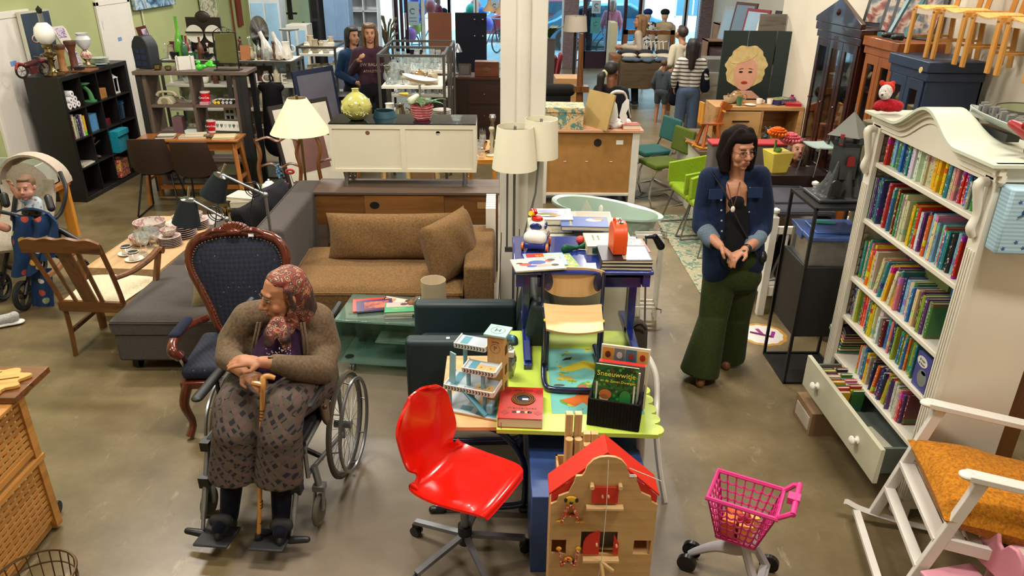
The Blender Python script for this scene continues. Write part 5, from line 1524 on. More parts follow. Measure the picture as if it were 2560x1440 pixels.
solo(MB().ball((0,0,.026),.026,18),'toy_ball',mt('#c23a2c',.5),'small red ball between the green bow and the cream book','ball',(.49,4.12,Z1))
t = flatbook((.59,4.06,Z1),.16,.22,.052,'#cdbf94','thick cream storybook lying left of the orange suitcase',R(1))
txt('De mooiste',.020,mt('#5a7a3a',.4),t,TR(-.03,.03,.0525) @ rz_(90)); txt('sprookjes',.020,mt('#5a7a3a',.4),t,TR(.0,.03,.0525) @ rz_(90))
MB().b(-.05,.01,-.1108,-.110,.008,.042).build('spine_label',mt('#2a5c50',.4),t)
for i in range(3):
 t = flatbook((.705,3.83,Z1+.0205*i),.28,.23,.0195,'#14141c' if i != 1 else '#16262c',('lowest','middle','top')[i]+' book of the dark fairy-tale series piled on the desk corner',R(-2+i))
 txt('De Sprookjes van Andersen',.0105,mt('#c9c4b8',.4),t,TR(-.04,-.1155,.010) @ UPR)
 if i == 2: decal(t,rectp(-.02,.13,-.10,.09),.0196,mt('#b8a890',.18,.3,k='rough',col2='#8a7458',sc=2),name='gold_cover_print')
t = flatbook((.78,4.06,Z1),.19,.22,.016,'#b8473a','red bordered picture book behind the dark series at the desk edge',R(3)); decal(t,rectp(-.08,.08,-.095,.095),.0162,floral('swan_cover','#d8cdb0','#7fa9a4','#c07a5a',14),name='cover_print')
t = thing('toy_suitcase','bright orange cardboard suitcase standing on the dark books','suitcase',(.655,3.86,Z1+.063),R(3))
OR = mt('#d24a10',.4,v=.03)
P = [(-.075,0),(-.075,.10),(-.06,.145),(-.03,.165),(.03,.165),(.06,.145),(.075,.10),(.075,0)]
MB(rz_(90)).prism(P,-.045,.025,'y').build('body',OR,t,bev=.004)
MB(rz_(90)).prism([(x*1.02,z*1.015) for x,z in P],-.052,-.03,'y').build('lid',OR,t,bev=.004)
MB().tube([(-.01,-.02,.168),(-.01,-.015,.185),(-.01,.02,.185),(-.01,.03,.168)],.006,8).build('handle',OR,t)
MB().box((.02,.03,.17),(.02,.02,.008)).box((.02,-.02,.17),(.02,.02,.008)).tube([(.02,-.02,.175),(.02,0,.185),(.02,.03,.175)],.003,6).build('clasp',CHROME,t)
Z2 = 1.041
t = flatbook((.35,4.58,Z2),.26,.24,.055,'#141c28','dark blue nature book lying under the white insect book',R(180))
txt('PLANET',.024,mt('#d8d8d8',.4),t,TR(-.03,.1205,.038) @ rz_(180) @ UPR @ rz_(180)); txt('EARTH',.024,mt('#d8d8d8',.4),t,TR(-.03,.1205,.015) @ rz_(180) @ UPR @ rz_(180))
t = flatbook((.35,4.58,Z2+.056),.26,.22,.035,'#d5d3ce','white insect picture book on top of the dark blue book',R(0))
decal(t,ovalp(-.02,.05,.07,.03),.0352,mt('#9a93b8',.4)); decal(t,ovalp(-.03,.0,.07,.02),.0353,mt('#6a7a3a',.4)); decal(t,ovalp(.02,-.03,.04,.014),.0354,mt('#d0741c',.4)); decal(t,ovalp(-.02,-.055,.05,.010),.0355,mt('#2c2a26',.4))
txt('INSECTEN',.028,mt('#a8a8a0',.4),t,TR(.09,.0,.0357) @ rz_(-90))
t = flatbook((.62,4.62,Z2),.26,.28,.05,'#9b9a90','silver grey glossy large book behind the blue cookery book',R(-2)); decal(t,rectp(-.10,.12,-.12,.12),.0502,mt('#b8b2a4',.12,.2,k='rough',col2='#c8bca4'),name='cover_print')
t = flatbook((.55,4.46,Z2+.052),.30,.19,.03,'#2a4c8f','blue spelling book with yellow title on the grey book',R(-3))
txt('Spreekwoorden',.024,mt('#d8cc2c',.4),t,TR(-.09,.0,.0305) @ rz_(90)); decal(t,ovalp(.06,.03,.05,.03),.0302,mt('#d8d4cc',.4)); decal(t,ovalp(.09,.05,.04,.02),.0303,mt('#c06a2c',.4)); txt('Sprookjesboek',.022,mt('#d8d8d0',.4),t,TR(-.03,-.0955,.015) @ UPR)
# books and dried flowers on the glass cabinet
GZ2 = .421
a = -R(7)
def gc(x,y): return (-.62+x*math.cos(a)-y*math.sin(a),4.60+x*math.sin(a)+y*math.cos(a))
t = flatbook((*gc(-.28,.05),GZ2),.24,.20,.008,'#b8352c','red and white booklet under the purple book on the glass cabinet',R(10))
t = flatbook((*gc(-.24,.02),GZ2+.009),.25,.17,.010,'#33204f','purple book with orange castle on the glass cabinet',R(12)); decal(t,rectp(-.07,.10,-.055,.055),.0102,mt('#c06a4a',.5,k='rough',col2='#5a2c4a',sc=6))
t = flatbook((*gc(-.13,.10),GZ2),.18,.15,.008,'#c9bfae','white booklet with red flowers behind the purple book',R(-20)); decal(t,rectp(-.08,.0,-.06,.06),.0082,mt('#b0452c',.5,k='rough',col2='#d8b8a0',sc=8))
t = flatbook((*gc(-.05,-.06),GZ2),.19,.15,.022,'#8a8a90','grey white book under the green one on the glass cabinet',R(4))
t = flatbook((*gc(-.045,-.05),GZ2+.0225),.20,.15,.026,'#1f8a52','green and pink hardback at the front of the glass cabinet',R(6)); decal(t,rectp(-.09,.09,.0,.07),.0262,mt('#c9a29c',.4)); decal(t,ovalp(.03,.04,.025,.02),.0264,mt('#3a2420',.4)); txt('Sonja Bakker',.018,mt('#d8cc4a',.4),t,TR(0,-.02,.0263))
t = thing('dried_flowers','cellophane bag of dried flowers on the glass cabinet','dried flowers',(*gc(.08,.05),GZ2),R(20))
m = MB()
for i in range(24):
 x,y = rnd.gauss(0,.035),rnd.gauss(0,.05)
 m.tube([(x,y-.03,.02+.02*rnd.random()),(x+rnd.gauss(0,.02),y,.05+.02*rnd.random()),(x+rnd.gauss(0,.03),y+.05,.03)],.004,5,sm=3)
for i in range(7): m.ball((rnd.gauss(0,.03),rnd.gauss(.01,.04),.045+.02*rnd.random()),(.03,.03,.015),8)
m.build('petals',mt('#8a6a48',.8,k='rough',col2='#5a3a24',sc=6),t)
m = MB(); m.sheet(lambda u,v: (-.10+.2*u,-.12+.24*v,.002+.085*math.sin(PI*u)*math.sin(PI*v)+.004*math.sin(19*u+11*v)),16,16,th=.001); m.build('cellophane',mt('#f2f2f0',k='glass',v=.14,col2='#b0a8a0'),t)
# ================================================================ white bookcase and everything along the right wall
CW = mt('#d9d3c2',.45,v=.03)
BX = 2.12
t = thing('bookcase','tall cream bookcase with arched cornice, full of children books','bookcase',(0,0,0))
MB().b(BX,2.50,3.00,3.03,.06,1.86).b(BX,2.50,4.07,4.10,.06,1.86).parts('side_panel',CW,t)
MB().b(2.48,2.50,3.03,4.07,.3,1.86).build('back_panel',CW,t)
for z in (.405,.68,.935,1.30,1.63): MB().b(BX-.004,2.48,3.03,4.07,z-.028,z).build('shelf',CW,t,bev=.005)
for y0 in (2.99,4.03):
 m = MB().b(BX-.02,BX+.01,y0,y0+.08,.12,1.83)
 for i in range(4): m.b(BX-.027,BX-.02,y0+.010+.017*i,y0+.019+.017*i,.14,1.50)
 m.b(BX-.035,BX+.02,y0-.005,y0+.085,.0,.12)
 m.tube([(BX-.03,y0+.04,1.81),(BX-.065,y0+.04,1.80),(BX-.055,y0+.04,1.74),(BX-.04,y0+.04,1.66),(BX-.05,y0+.04,1.60),(BX-.03,y0+.04,1.56)],[.020,.024,.020,.016,.020,.016],10,sm=4)
 m.build('pilaster',CW,t,bev=.002)
for y in (3.035,4.055):
 m = MB()
 for i in range(26):
  z = .42+i*.052
  m.prism([(BX+.03,z),(BX+.06,z+.045),(BX+.03,z+.05)],y,y+.01,'y')
 m.build('toothed_rail',CW,t)
# arched frieze and cornice
yc,L2 = 3.545,.56
def arc(y):
 q = abs(y-yc)/.30
 return .125*(.5+.5*math.cos(PI*min(1,q)))
ys = [yc-L2+2*L2*i/48 for i in range(49)]
MB().prism([(yc-L2,1.80)]+[(y,1.85+arc(y)) for y in ys]+[(yc+L2,1.80)][:1],BX-.012,BX+.012,'x').build('frieze',CW,t)
def corn(k0,k1,z0,z1):
 m = MB()
 m.sheet(lambda u,v: (BX-k0+(k0-k1)*0,yc-L2-.02+(2*L2+.04)*u,z0+(z1-z0)*v+arc(yc-L2-.02+(2*L2+.04)*u)),48,1,th=-(.012+k0*.5))
 return m
for k,z0,z1 in ((.02,1.82,1.85),(.035,1.85,1.875),(.055,1.875,1.895)): corn(k,0,z0,z1).build('cornice_moulding',CW,t)
MB().b(BX-.045,2.52,2.975,2.995,1.85,1.90).b(BX-.03,2.52,2.985,3.0,1.82,1.85).parts('cornice_end',CW,t)
def topf(u,v):
 y = yc-L2-.03+(2*L2+.06)*u
 return (BX-.075+.42*v,y,1.90+arc(y)*(1 if v < .45 else max(0,1-(v-.45)/.25)))
m = MB().sheet(topf,48,14,th=-.014)
m.build('top_board',mt('#c9cdb8',.3,v=.03),t)
# books, shelf by shelf
used = {}
SHN = ['top','second','third','fourth','lowest']
def brow(si,z,seq,y1=4.045,y0=3.045):
 y = y1
 k = 0
 n = len(seq)
 for j,(c,th,h,lean) in enumerate(seq):
  h = h*rnd.uniform(.94,1.04)*(.80 if si == 0 else 1); th = th*rnd.uniform(.85,1.15)
  d = rnd.uniform(.14,.19)
  if y-th < y0: break
  a = R(lean)
  prev = seq[j-1][0] if j else 'case side'
  size = 'tall' if h > .23 else ('short' if h < .175 else 'medium')
  wd = 'thick' if th > .030 else ('thin' if th < .018 else 'slim')
  lab = '%s %s %s book on the %s shelf of the bookcase' % (size,wd,c,SHN[si])
  if lab in used: lab = '%s %s %s book beside the %s one on the %s bookcase shelf' % (size,wd,c,prev,SHN[si])
  if lab in used: lab = '%s %s book %d cm from the far end of the %s bookcase shelf' % (wd,c,round((y1-y)*100),SHN[si])
  if lab in used: lab = '%s %s book %d mm along the %s bookcase shelf' % (wd,c,round((y1-y)*1000),SHN[si])
  used[lab] = 1
  fx = rnd.uniform(.005,.04)
  # spine looks to -x: local -y -> -x
  o = book((BX+fx+.01,y-th/2-(h*math.sin(a)*.5 if a else 0),z+.001),th,d,h*math.cos(a) if not a else h,c,lab,'books on the %s shelf of the white bookcase' % SHN[si],rot=(0,a,R(-90)))
  y -= th/math.cos(a)+.001
DBL = ['maroon','purple','red','green','light blue','dark blue','green','dark blue','blue','dark blue','dark blue','teal','dark blue']
r1 = [(c,.022,.21,0) for c in DBL]+[('white',.026,.205,0)]*4+[('cream',.02,.2,0)]*3+[('cream',.024,.2,0),('yellow',.022,.2,0),('yellow',.024,.2,0),('yellow',.026,.2,0),('yellow',.022,.2,0),('yellow',.02,.2,0),('teal',.018,.225,4),('teal',.03,.21,0),('cream',.02,.2,0),('pink',.018,.19,0),('blue',.022,.2,0),('red',.022,.19,0),('red',.024,.19,0),('blue',.022,.19,0),('black',.02,.18,0),('grey',.02,.17,0),('green',.02,.18,0)]
CS = ['red','blue','green','yellow','white','dark blue','pink','orange','cream','teal','purple','light blue','lime','maroon','grey','brown','black']
def rseq(n,w_,h,pal,ln=0): return [(rnd.choice(pal),rnd.uniform(*w_),rnd.uniform(*h),ln if rnd.random() < .5 else 0) for i in range(n)]
r2 = [(c,.016,.24,0) for c in ('grey','purple','dark blue','blue','teal','lime','dark blue','maroon','red','pink','red','cream','teal','blue','yellow','blue','maroon','red','green','grey','pink','cream')] + [(c,.02,.215,0) for c in ('cream','green','red','yellow','green','red','white','purple','dark blue','red','orange')] + [('light blue',.035,.24,0),('cream',.02,.22,0)] + [(c,.018,.2,0) for c in ('light blue','red','light blue','red','blue','teal','black','black','light blue','grey','red','red','maroon')]
r3 = [(c,.02,.24,0) for c in ('teal','cream','teal','pink','brown')]+[('orange',.03,.22,0),('yellow',.02,.26,0),('cream',.03,.24,0)]+[(c,.017,.22,9) for c in ('cream','cream','pink','orange','teal','white','green','yellow','red','purple','white','teal')]+[(c,.022,.2,0) for c in ('yellow','orange','pink','dark blue','light blue','cream','cream','green','blue','grey','cream','brown','light blue','lime','purple','grey','green')]
r4 = [(c,.016,.2,0) for c in ('maroon','dark blue','blue','cream','green','cream','lime','green','red','orange','pink','pink','grey','teal','red','green','yellow','yellow','cream','white')]+[('white',.02,.19,0),('white',.02,.17,0),('cream',.012,.16,0),('maroon',.03,.16,0)]+[(c,.022,.2,0) for c in ('blue','teal','pink','dark blue')]+[(c,.014,.19,0) for c in ('green','teal','lime','red','yellow','blue','green','yellow','teal','blue','orange','green','dark blue','lime','red','teal')]
r5 = [(c,.014,.19,0) for c in ('orange','white','grey','teal','blue','teal','red','yellow','cream','green','purple','brown','dark blue')]+[(c,.022,.19,8) for c in ('orange','dark blue','purple','dark blue','yellow','lime','red','yellow')]+[(c,.014,.18,0) for c in ('purple','white','grey','black','white','green','cream','pink','red','purple','maroon')]
for i,(z,r,y1) in enumerate(((1.63,r1,4.03),(1.30,r2,4.045),(.935,r3,4.03),(.68,r4,4.04),(.405,r5,3.80))): brow(i,z,r,y1)
# leaning pile on the lowest shelf
for i,c in enumerate(('teal','white','green','dark blue','yellow','pink','brown','black')):
 book((BX+.02,4.03-.006*i,.41+.021*i),.014,.19,.20-.004*i,c,'%s picture book slanting in the pile on the lowest bookcase shelf' % c,'slanting picture books',rot=(0,R(-62),R(-90)))
# books standing with the cover forward
def cover(y0,y1,z,h,col,lab,x=BX+.05,sub=()):
 t = thing('book',lab,'book',(x,(y0+y1)/2,z+.001),-PI/2)
 w_ = y1-y0
 MB().b(-w_/2,w_/2,0,.018,0,h).build('cover',mt(col,.35,v=.05),t,bev=.001)
 for (a,b_,c,d,cc) in sub: MB().prism(ovalp(a,b_,c,d),-.0015,-.0002,'y').build('cover_print',mt(cc,.4),t)
 return t
# coordinates: local x runs towards the camera (-y of the place)
t = cover(3.12,3.24,.68,.19,'#4a4a8c','violet reader with white speech bubble, cover forward on the fourth shelf',BX+.01,((-.01,.15,.045,.028,'#d8d4cc'),(.015,.07,.04,.045,'#7a8078'),(.02,.10,.02,.01,'#b8402c')))
txt('ik kan',.020,BLACK,t,TR(-.01,-.002,.158) @ UPR); txt('al lezen',.018,BLACK,t,TR(-.01,-.002,.138) @ UPR)
t = cover(3.60,3.80,.935,.29,'#cbb98a','large cream storybook with yellow and purple title bands on the third shelf',BX+.16)
MB().b(-.10,.10,-.001,0,.23,.29).build('yellow_band',mt('#d2a51c',.4),t); MB().b(-.10,.10,-.001,0,.20,.23).build('purple_band',mt('#4f2c5c',.4),t)
txt('MEGA MINDY',.030,mt('#8a2420',.4),t,TR(0,-.002,.262) @ UPR); txt('De superplaat',.02,mt('#e0d8d0',.4),t,TR(0,-.002,.215) @ UPR); txt('Otje',.042,mt('#8a1c24',.4),t,TR(-.03,-.002,.135) @ UPR); txt('Annie M.G. Schmidt',.014,BLACK,t,TR(-.02,-.002,.178) @ UPR)
t = cover(3.16,3.34,1.30,.25,'#4d7480','blue grey annual with green title panel on the second shelf',BX+.14); MB().b(-.07,.09,-.001,0,.15,.225).build('green_panel',mt('#1f4a2c',.4),t); txt('VERHALEN',.028,mt('#d8d4c4',.4),t,TR(.01,-.002,.20) @ UPR); txt('De POEM',.026,mt('#d8d4c4',.4),t,TR(.01,-.002,.172) @ UPR)
cover(3.12,3.32,.935,.25,'#2c6a9c','blue children book standing behind the row near the camera end of the third shelf',BX+.14);
cover(3.36,3.58,.935,.25,'#6f7a4a','green brown adventure picture book lying open-faced behind the third row',BX+.15,((0,.15,.08,.05,'#b8a06a'),))
cover(3.30,3.42,1.63,.165,'#2d7a8c','turquoise comic with animals showing its cover on the top shelf',BX+.12,((.0,.05,.04,.02,'#14181c'),))
# open drawer
t = thing('drawer_box','open bottom drawer of the cream bookcase filled with small books','drawer',(0,0,0))
DG = mt('#bcb9a0',.45)
MB().b(1.915,1.94,3.00,3.96,.225,.435).build('drawer_front',DG,t,bev=.003)
MB().b(1.94,2.46,3.07,3.085,.25,.39).b(1.94,2.46,3.915,3.93,.25,.39).b(1.94,2.46,3.07,3.93,.235,.25).build('drawer_tray',mt('#5c645c',.6),t)
for y in (3.22,3.76): MB().lathe([(0,0),(.022,0),(.022,.004),(.010,.010),(.012,.02),(.024,.028),(.024,.036),(.012,.045),(0,.046)],n=20).build('knob',WHITE,t).matrix_local = TR(1.915,y,.335) @ ry(-90)
for i in range(26):
 c = ('white','green','lime','blue','pink','white','green','red','yellow','green','teal','red','yellow','orange','black','brown')[i % 16]
 y = 3.88-.021*i+(.27 if i >= 13 else 0); x = 1.965+(.0 if i < 13 else .085)
 book((x,y,.252),.018,.075,.135+.01*(i % 3),c,'%s small book in the open drawer, %s row, %d cm from its end' % (c,'outer' if i < 13 else 'inner',round((3.93-y)*100)),'small books in the drawer',rot=(0,R(6),R(-90)))
flatbook((2.03,3.30,.252),.16,.22,.03,'#b4b09c','cream hardback lying flat in the near half of the drawer',R(8)); flatbook((2.02,3.17,.252),.15,.14,.02,'#2c4438','dark green book lying in the near corner of the drawer',R(-5))
# on top of the bookcase
t = thing('soft_toy','small red knitted animal with white face on the bookcase corner','soft toy',(2.10,4.00,1.915),R(-20))
KR = mt('#9c1420',.9,k='fur',sc=2)
MB().ball((0,0,.035),(.075,.045,.035)).ball((.05,.02,.03),(.03,.04,.03)).ball((-.05,-.03,.03),(.03,.03,.025)).build('body',KR,t,vox=.006)
MB().ball((-.03,-.02,.105),(.035,.035,.042)).ball((-.045,-.05,.095),(.016,.018,.014)).build('head',mt('#cfc4bf',.9,k='fur',sc=2),t,vox=.006)
MB().ball((-.02,.0,.12),(.036,.034,.038)).ball((-.055,.0,.15),(.015,.012,.016)).ball((.0,.01,.15),(.014,.012,.014)).build('hood',mt('#b8301f',.9,k='fur',sc=2),t,vox=.006)
MB().ball((-.05,-.066,.098),.007,8).ball((-.035,-.05,.115),.004,6).build('face',BLACK,t)
t = thing('model_ship','grey and white model battleship on the bookcase','model ship',(2.34,3.42,1.916),R(88))
MB().sheet(lambda u,v: ((u-.5)*.52,(v*2-1)*.045*math.sin(PI*min(1,max(0,u)))**.5,.035+.045*abs(2*v-1)**1.5+.02*u),26,10,th=.004).build('hull',mt('#a9b0a8',.4),t)
m = MB()
m.prism([(-.24,0),(-.1,-.035),(.2,-.035),(.25,0),(.2,.035),(-.1,.035)],.075,.082)
for i in range(16): m.box((-.18+.024*i,rnd.uniform(-.02,.02),.092+.01*rnd.random()),(.016,.03,.02+.03*rnd.random()))
for x in (-.12,.14): m.cyl((x,0,.09),(x+.06,0,.11),.003)
m.build('superstructure',mt('#6f706c',.5),t)
MB().b(-.12,.12,-.03,.03,0,.035).build('stand',BLACK,t)
t = thing('toy_plane','red wooden toy propeller plane on the near corner of the bookcase','toy plane',(2.30,3.07,1.916),R(15))
MB().cap((0,0,.06),(0,.16,.10),.045,.02,flat=.9).ball((0,-.02,.10),(.05,.04,.05)).build('fuselage',mt('#8a1018',.35),t,vox=.006)
MB().cap((-.13,-.01,.135),(-.0,-.01,.13),.022,.03,flat=.4,up=(0,1,0)).cap((.13,-.01,.135),(.0,-.01,.13),.022,.03,flat=.4,up=(0,1,0)).build('wing',mt('#9a121a',.35),t,vox=.005)
MB().cyl((0,-.06,.125),(0,-.075,.125),.018,n=16).build('hub',mt('#d8c8c0',.4),t)
MB().cap((-.07,-.072,.105),(0,-.074,.125),.012,.008,flat=.3).cap((.08,-.072,.15),(0,-.074,.125),.012,.008,flat=.3).build('propeller',CHROME,t)
for x in (-.06,.06): MB().cyl((x-.018,-.02,.028),(x+.018,-.02,.028),.028,n=18).build('wheel',BLACK,t)
MB().cyl((-.06,-.02,.028),(.06,-.02,.028),.007).build('axle',mt('#9a121a',.35),t)
t = thing('drum_shade','large dark grey drum lamp shade behind the bookcase','lamp shade',(2.74,3.78,1.58))
MB().lathe([(.19,0),(.17,.40),(.167,.40),(.187,0)],n=40).build('shade',mt('#4a4740',.8),t); MB().lathe([(.186,.005),(.166,.395),(.165,.395),(.185,.005)],n=40).build('lining',mt('#a8ab84',.7),t)
solo(MB().cyl((0,0,0),(0,0,1.58),.012).lathe([(0,0),(.15,0),(.15,.015),(.02,.03)]),'lamp_stand',STEEL,'metal stand carrying the dark drum shade behind the bookcase','lamp stand',(2.74,3.78,0))
t = thing('toy_box','pale blue striped storage box with globe and helicopter picture beside the bookcase','box',(2.115,2.90,1.525),R(-5))
MB().b(0,.28,0,.09,0,.29).build('box',custom('striped_card',lambda nt,o: mixc(nt,ramp(nt,tex(nt,'Wave',o,18,'Fac',bands_direction='Z'),[(.4,(0,0,0,1)),(.6,(1,1,1,1))]),'#8fb0c0','#a9c4d0'),.5),t,bev=.012)
m = MB().prism(ovalp(.19,.12,.09,.09,28),-.002,-.0002,'y'); m.build('globe_print',mt('#3f93b8',.4),t)
MB().prism([(.13,.12),(.17,.16),(.21,.15),(.25,.18),(.24,.10),(.20,.07),(.17,.09),(.15,.07)],-.003,-.002,'y').build('land_print',mt('#24487c',.4),t)
MB().prism(ovalp(.085,.20,.026,.014,rot=.6),-.003,-.0002,'y').b(.095,.125,-.003,-.0005,.21,.24).bar((.05,-.002,.17),(.13,-.002,.22),.008,.002).build('helicopter_print',mt('#1f3f5c',.4),t)
m = MB()
for x,z in ((.045,.235),(.075,.06),(.11,.035),(.03,.03)): m.prism([(x+(.01 if i % 2 else .004)*math.cos(i*PI/5),z+(.01 if i % 2 else .004)*math.sin(i*PI/5)) for i in range(10)],-.002,-.0002,'y')
m.build('star_print',mt('#33548c',.4),t)
MB().bar((2.145,2.998,1.58),(2.145,2.998,1.80),.01,.004).build('hanging_hook',STEEL,bpy.data.objects['bookcase'])
struct(MB().b(2.86,3.02,3.50,3.60,0,2.6),'trim_1',mt('#6f4418',.6,k='wood',sc=.5,ax=2,col2='#4d2d10'))
# black metal shelf with castle and storage box
t = thing('metal_shelf_unit','slim black metal shelf unit beside the bookcase','shelf unit',(0,0,0))
BS = mt('#17181a',.4,.2)
m = MB()
for x in (1.965,2.36):
 for y in (4.33,4.74): m.b(x-.009,x+.009,y-.009,y+.009,0,1.26)
for z in (.009,1.255):
 m.b(1.965,2.36,4.321,4.339,z-.009,z+.009).b(1.965,2.36,4.731,4.749,z-.009,z+.009).b(1.956,1.974,4.33,4.74,z-.009,z+.009).b(2.351,2.369,4.33,4.74,z-.009,z+.009)
m.build('frame',BS,t)
MB().b(1.975,2.35,4.34,4.73,1.245,1.262).b(1.975,2.35,4.34,4.73,.0,.008).build('shelf',BS,t)
MB().b(1.97,2.355,4.335,4.735,.36,.86).build('cupboard',mt('#232322',.5),t,bev=.003)
t = thing('storage_crate','clear plastic storage crate with blue lid on the black shelf unit','storage crate',(2.17,4.53,.861),R(-3))
CP = mt('#e8eaea',k='glass',v=.28,col2='#a8a49c')
m = MB().prism([(-.17,-.16),(.17,-.16),(.17,.16),(-.17,.16)],0,.006)
for a,b_,c,d in ((-.18,.18,-.17,-.164),(-.18,.18,.164,.17),(-.18,-.174,-.17,.17),(.174,.18,-.17,.17)): m.b(a,b_,c,d,0,.17)
m.build('tub',CP,t)
MB().b(-.195,.195,-.185,.185,.17,.20).b(-.13,.13,-.12,.12,.20,.212).b(-.2,-.185,-.06,.06,.14,.2).b(.185,.2,-.06,.06,.14,.2).build('lid',mt('#3f5c9a',.35),t,bev=.01)
m = MB()
for i in range(26): m.box((rnd.uniform(-.14,.14),rnd.uniform(-.13,.13),.03+rnd.uniform(0,.07)),(.05,.05,.04),rz=rnd.random()*3,mi=i % 3)
m.build('toy_bricks',[mt('#7a6a5a',.5),mt('#a8a8a0',.5),mt('#8a3a34',.5)],t)
solo(MB().b(-.06,.06,-.035,.035,0,.006),'booklet',mt('#2f9a90',.4),'turquoise booklet lying on the blue lid','booklet',(2.16,4.60,1.075),R(-10))
t = thing('toy_castle','dark grey plastic toy castle with pointed roof on the black shelf unit','toy castle',(2.22,4.56,1.263))
CG = mt('#34393a',.4,v=.12,sc=3)
m = MB()
for i in range(26):
 a = rnd.uniform(0,2*PI); r = rnd.uniform(.05,.13)
 m.cap((r*1.25*math.cos(a),r*.95*math.sin(a),.0),(r*.8*math.cos(a),r*.6*math.sin(a),rnd.uniform(.10,.24)),.035,.010,6)
m.b(-.16,.17,-.13,.13,0,.02)
m.build('rock',CG,t,vox=.006,sm=1)
def tower(x,y,r,z0,z1,n=6):
 m = MB().cyl((x,y,z0),(x,y,z1),r,r*.95,n)
 m.cyl((x,y,z1),(x,y,z1+.025),r*.95,r*1.2,n)
 for i in range(n*2):
  a = 2*PI*(i+.5)/(n*2)
  if i % 2: m.box((x+r*1.1*math.cos(a),y+r*1.1*math.sin(a),z1+.04),(.022,.022,.03),rz=a)
 return m
tower(-.02,0,.075,.12,.30).build('tower',CG,t); tower(.15,.02,.065,.10,.27).build('tower',CG,t); tower(.21,.05,.05,.05,.16).build('tower',CG,t)
MB().lathe([(.115,.36),(.085,.385),(0,.49)],c=(-.02,0,0),n=4).cyl((-.02,0,.48),(-.02,0,.53),.003).build('roof',mt('#66675f',.6),t)
RDP = mt('#8e1418',.4)
m = MB()
for a,b_ in ((-1,-1),(1,-1),(-1,1),(1,1)): m.box((-.02+a*.06,b_*.06,.345),(.014,.014,.06))
m.build('roof_post',RDP,t)
MB().prism(arch(-.02,.20,0,.035,.055),-.082,-.068,'y').build('window',RDP,t)
MB().prism(arch(-.085,.04,0,.05,.09),-.12,-.105,'y').build('gate',BLACK,t)
MB().prism([(.10,.12),(.12,.16),(.15,.18),(.14,.12),(.16,.09),(.12,.10)],-.09,-.083,'y').build('red_flag',RDP,t)
MB().ball((.04,-.09,.23),(.006,.006,.01),8).build('torch_flame',mt('#d8701c',.4),t)
t.scale = (1.28,1.1,1.12)
t = thing('stone_column','beige sculpted stone column behind the toy castle','column',(2.56,5.0,0)); MB().lathe([(0,0),(.10,0),(.08,.1),(.045,.3),(.04,1.25),(.06,1.5),(.045,1.58),(.055,1.60),(.075,1.64),(.075,1.66),(0,1.66)],n=14).build('shaft',mt('#7d745f',.8,k='rough',col2='#5a5344',sc=6),t)
# white crib with changing pad and folded buggy
t = thing('crib','white wooden baby crib with knobbed posts behind the woman in denim','crib',(0,0,0))
for x,y in ((2.14,5.40),(2.74,5.40),(2.14,6.15),(2.74,6.15)):
 MB().b(x-.028,x+.028,y-.028,y+.028,0,.84).lathe([(.028,.84),(.015,.85),(.014,.865),(.03,.88),(.03,.90),(.0,.915)],c=(x,y,0),n=16).build('post',WHITE,t,bev=.003)
m = MB().b(2.17,2.71,5.385,5.415,.70,.76).b(2.17,2.71,5.385,5.415,.17,.25)
for i in range(5): m.b(2.25+.1*i,2.27+.1*i,5.39,5.41,.25,.70)
m.build('front_rail',WHITE,t,bev=.002)
MB().b(2.125,2.15,5.43,6.12,.22,.78).b(2.12,2.16,5.43,6.12,.72,.80).b(2.12,2.16,5.43,6.12,.18,.26).build('end_board',WHITE,t,bev=.003)
MB().b(2.16,2.72,6.13,6.16,.2,.76).b(2.16,2.72,5.42,6.13,.22,.24).build('back_board',WHITE,t)
t = thing('changing_mat','dark grey padded changing mat laid across the crib','changing mat',(2.40,5.88,.80),0)
seatpad(-.28,.28,-.34,.32,0,.06,.02).build('pad',mt('#30303a',.6),t); MB().tube([(-.18,-.25,.075),(.18,-.25,.075),(.18,.2,.075),(-.18,.2,.075)],.012,6,closed=True).build('stitched_rim',mt('#26262e',.6),t)
t = thing('folded_buggy','folded black buggy stored inside the crib','buggy',(2.42,5.62,.24))
MB().cap((-.12,.1,.1),(.12,.1,.35),.10,.12,flat=.6).cap((.1,0,.1),(-.05,.05,.3),.07).build('seat',mt('#15151a',.8,k='fab'),t,vox=.012)
m = MB().tube([(-.18,-.08,.02),(-.15,-.10,.2),(-.06,-.10,.45),(0,-.08,.3),(-.04,-.1,.12)],.010,8,sm=5); m.build('frame',mt('#8a8a86',.4,.6),t)
m = MB(); _ring(m,(-.08,-.08,.08),.07,.012,n=18); m.build('wheel',BLACK,t)
# dark chest with flower pot, grey sofa behind
t = thing('chest','dark brown chest of drawers under the yellow flower pot','chest',(2.58,6.25,0))
MB().b(-.30,.34,0,.30,0,.93).build('body',mt('#1f1310',.4,v=.1),t,bev=.004); MB().b(-.29,.33,-.008,0,.55,.80).b(-.29,.33,-.008,0,.28,.53).build('drawer',mt('#261813',.35),t); MB().b(-.10,.02,-.011,-.008,.66,.74).build('paper_note',mt('#b8a8a4',.5),t)
t = thing('flower_pot','square yellow flower pot with orange and pink blooms on the dark chest','flower pot',(2.47,6.40,.931),R(10))
MB().prism([(-.07,-.07),(.07,-.07),(.07,.07),(-.07,.07)],0,.01).add([(-.07,-.07,0),(.07,-.07,0),(.07,.07,0),(-.07,.07,0),(-.10,-.10,.18),(.10,-.10,.18),(.10,.10,.18),(-.10,.10,.18)],[(0,1,5,4),(1,2,6,5),(2,3,7,6),(3,0,4,7),(4,5,6,7)]).build('pot',mt('#d0bb4c',.35,v=.1,sc=2),t,bev=.004)
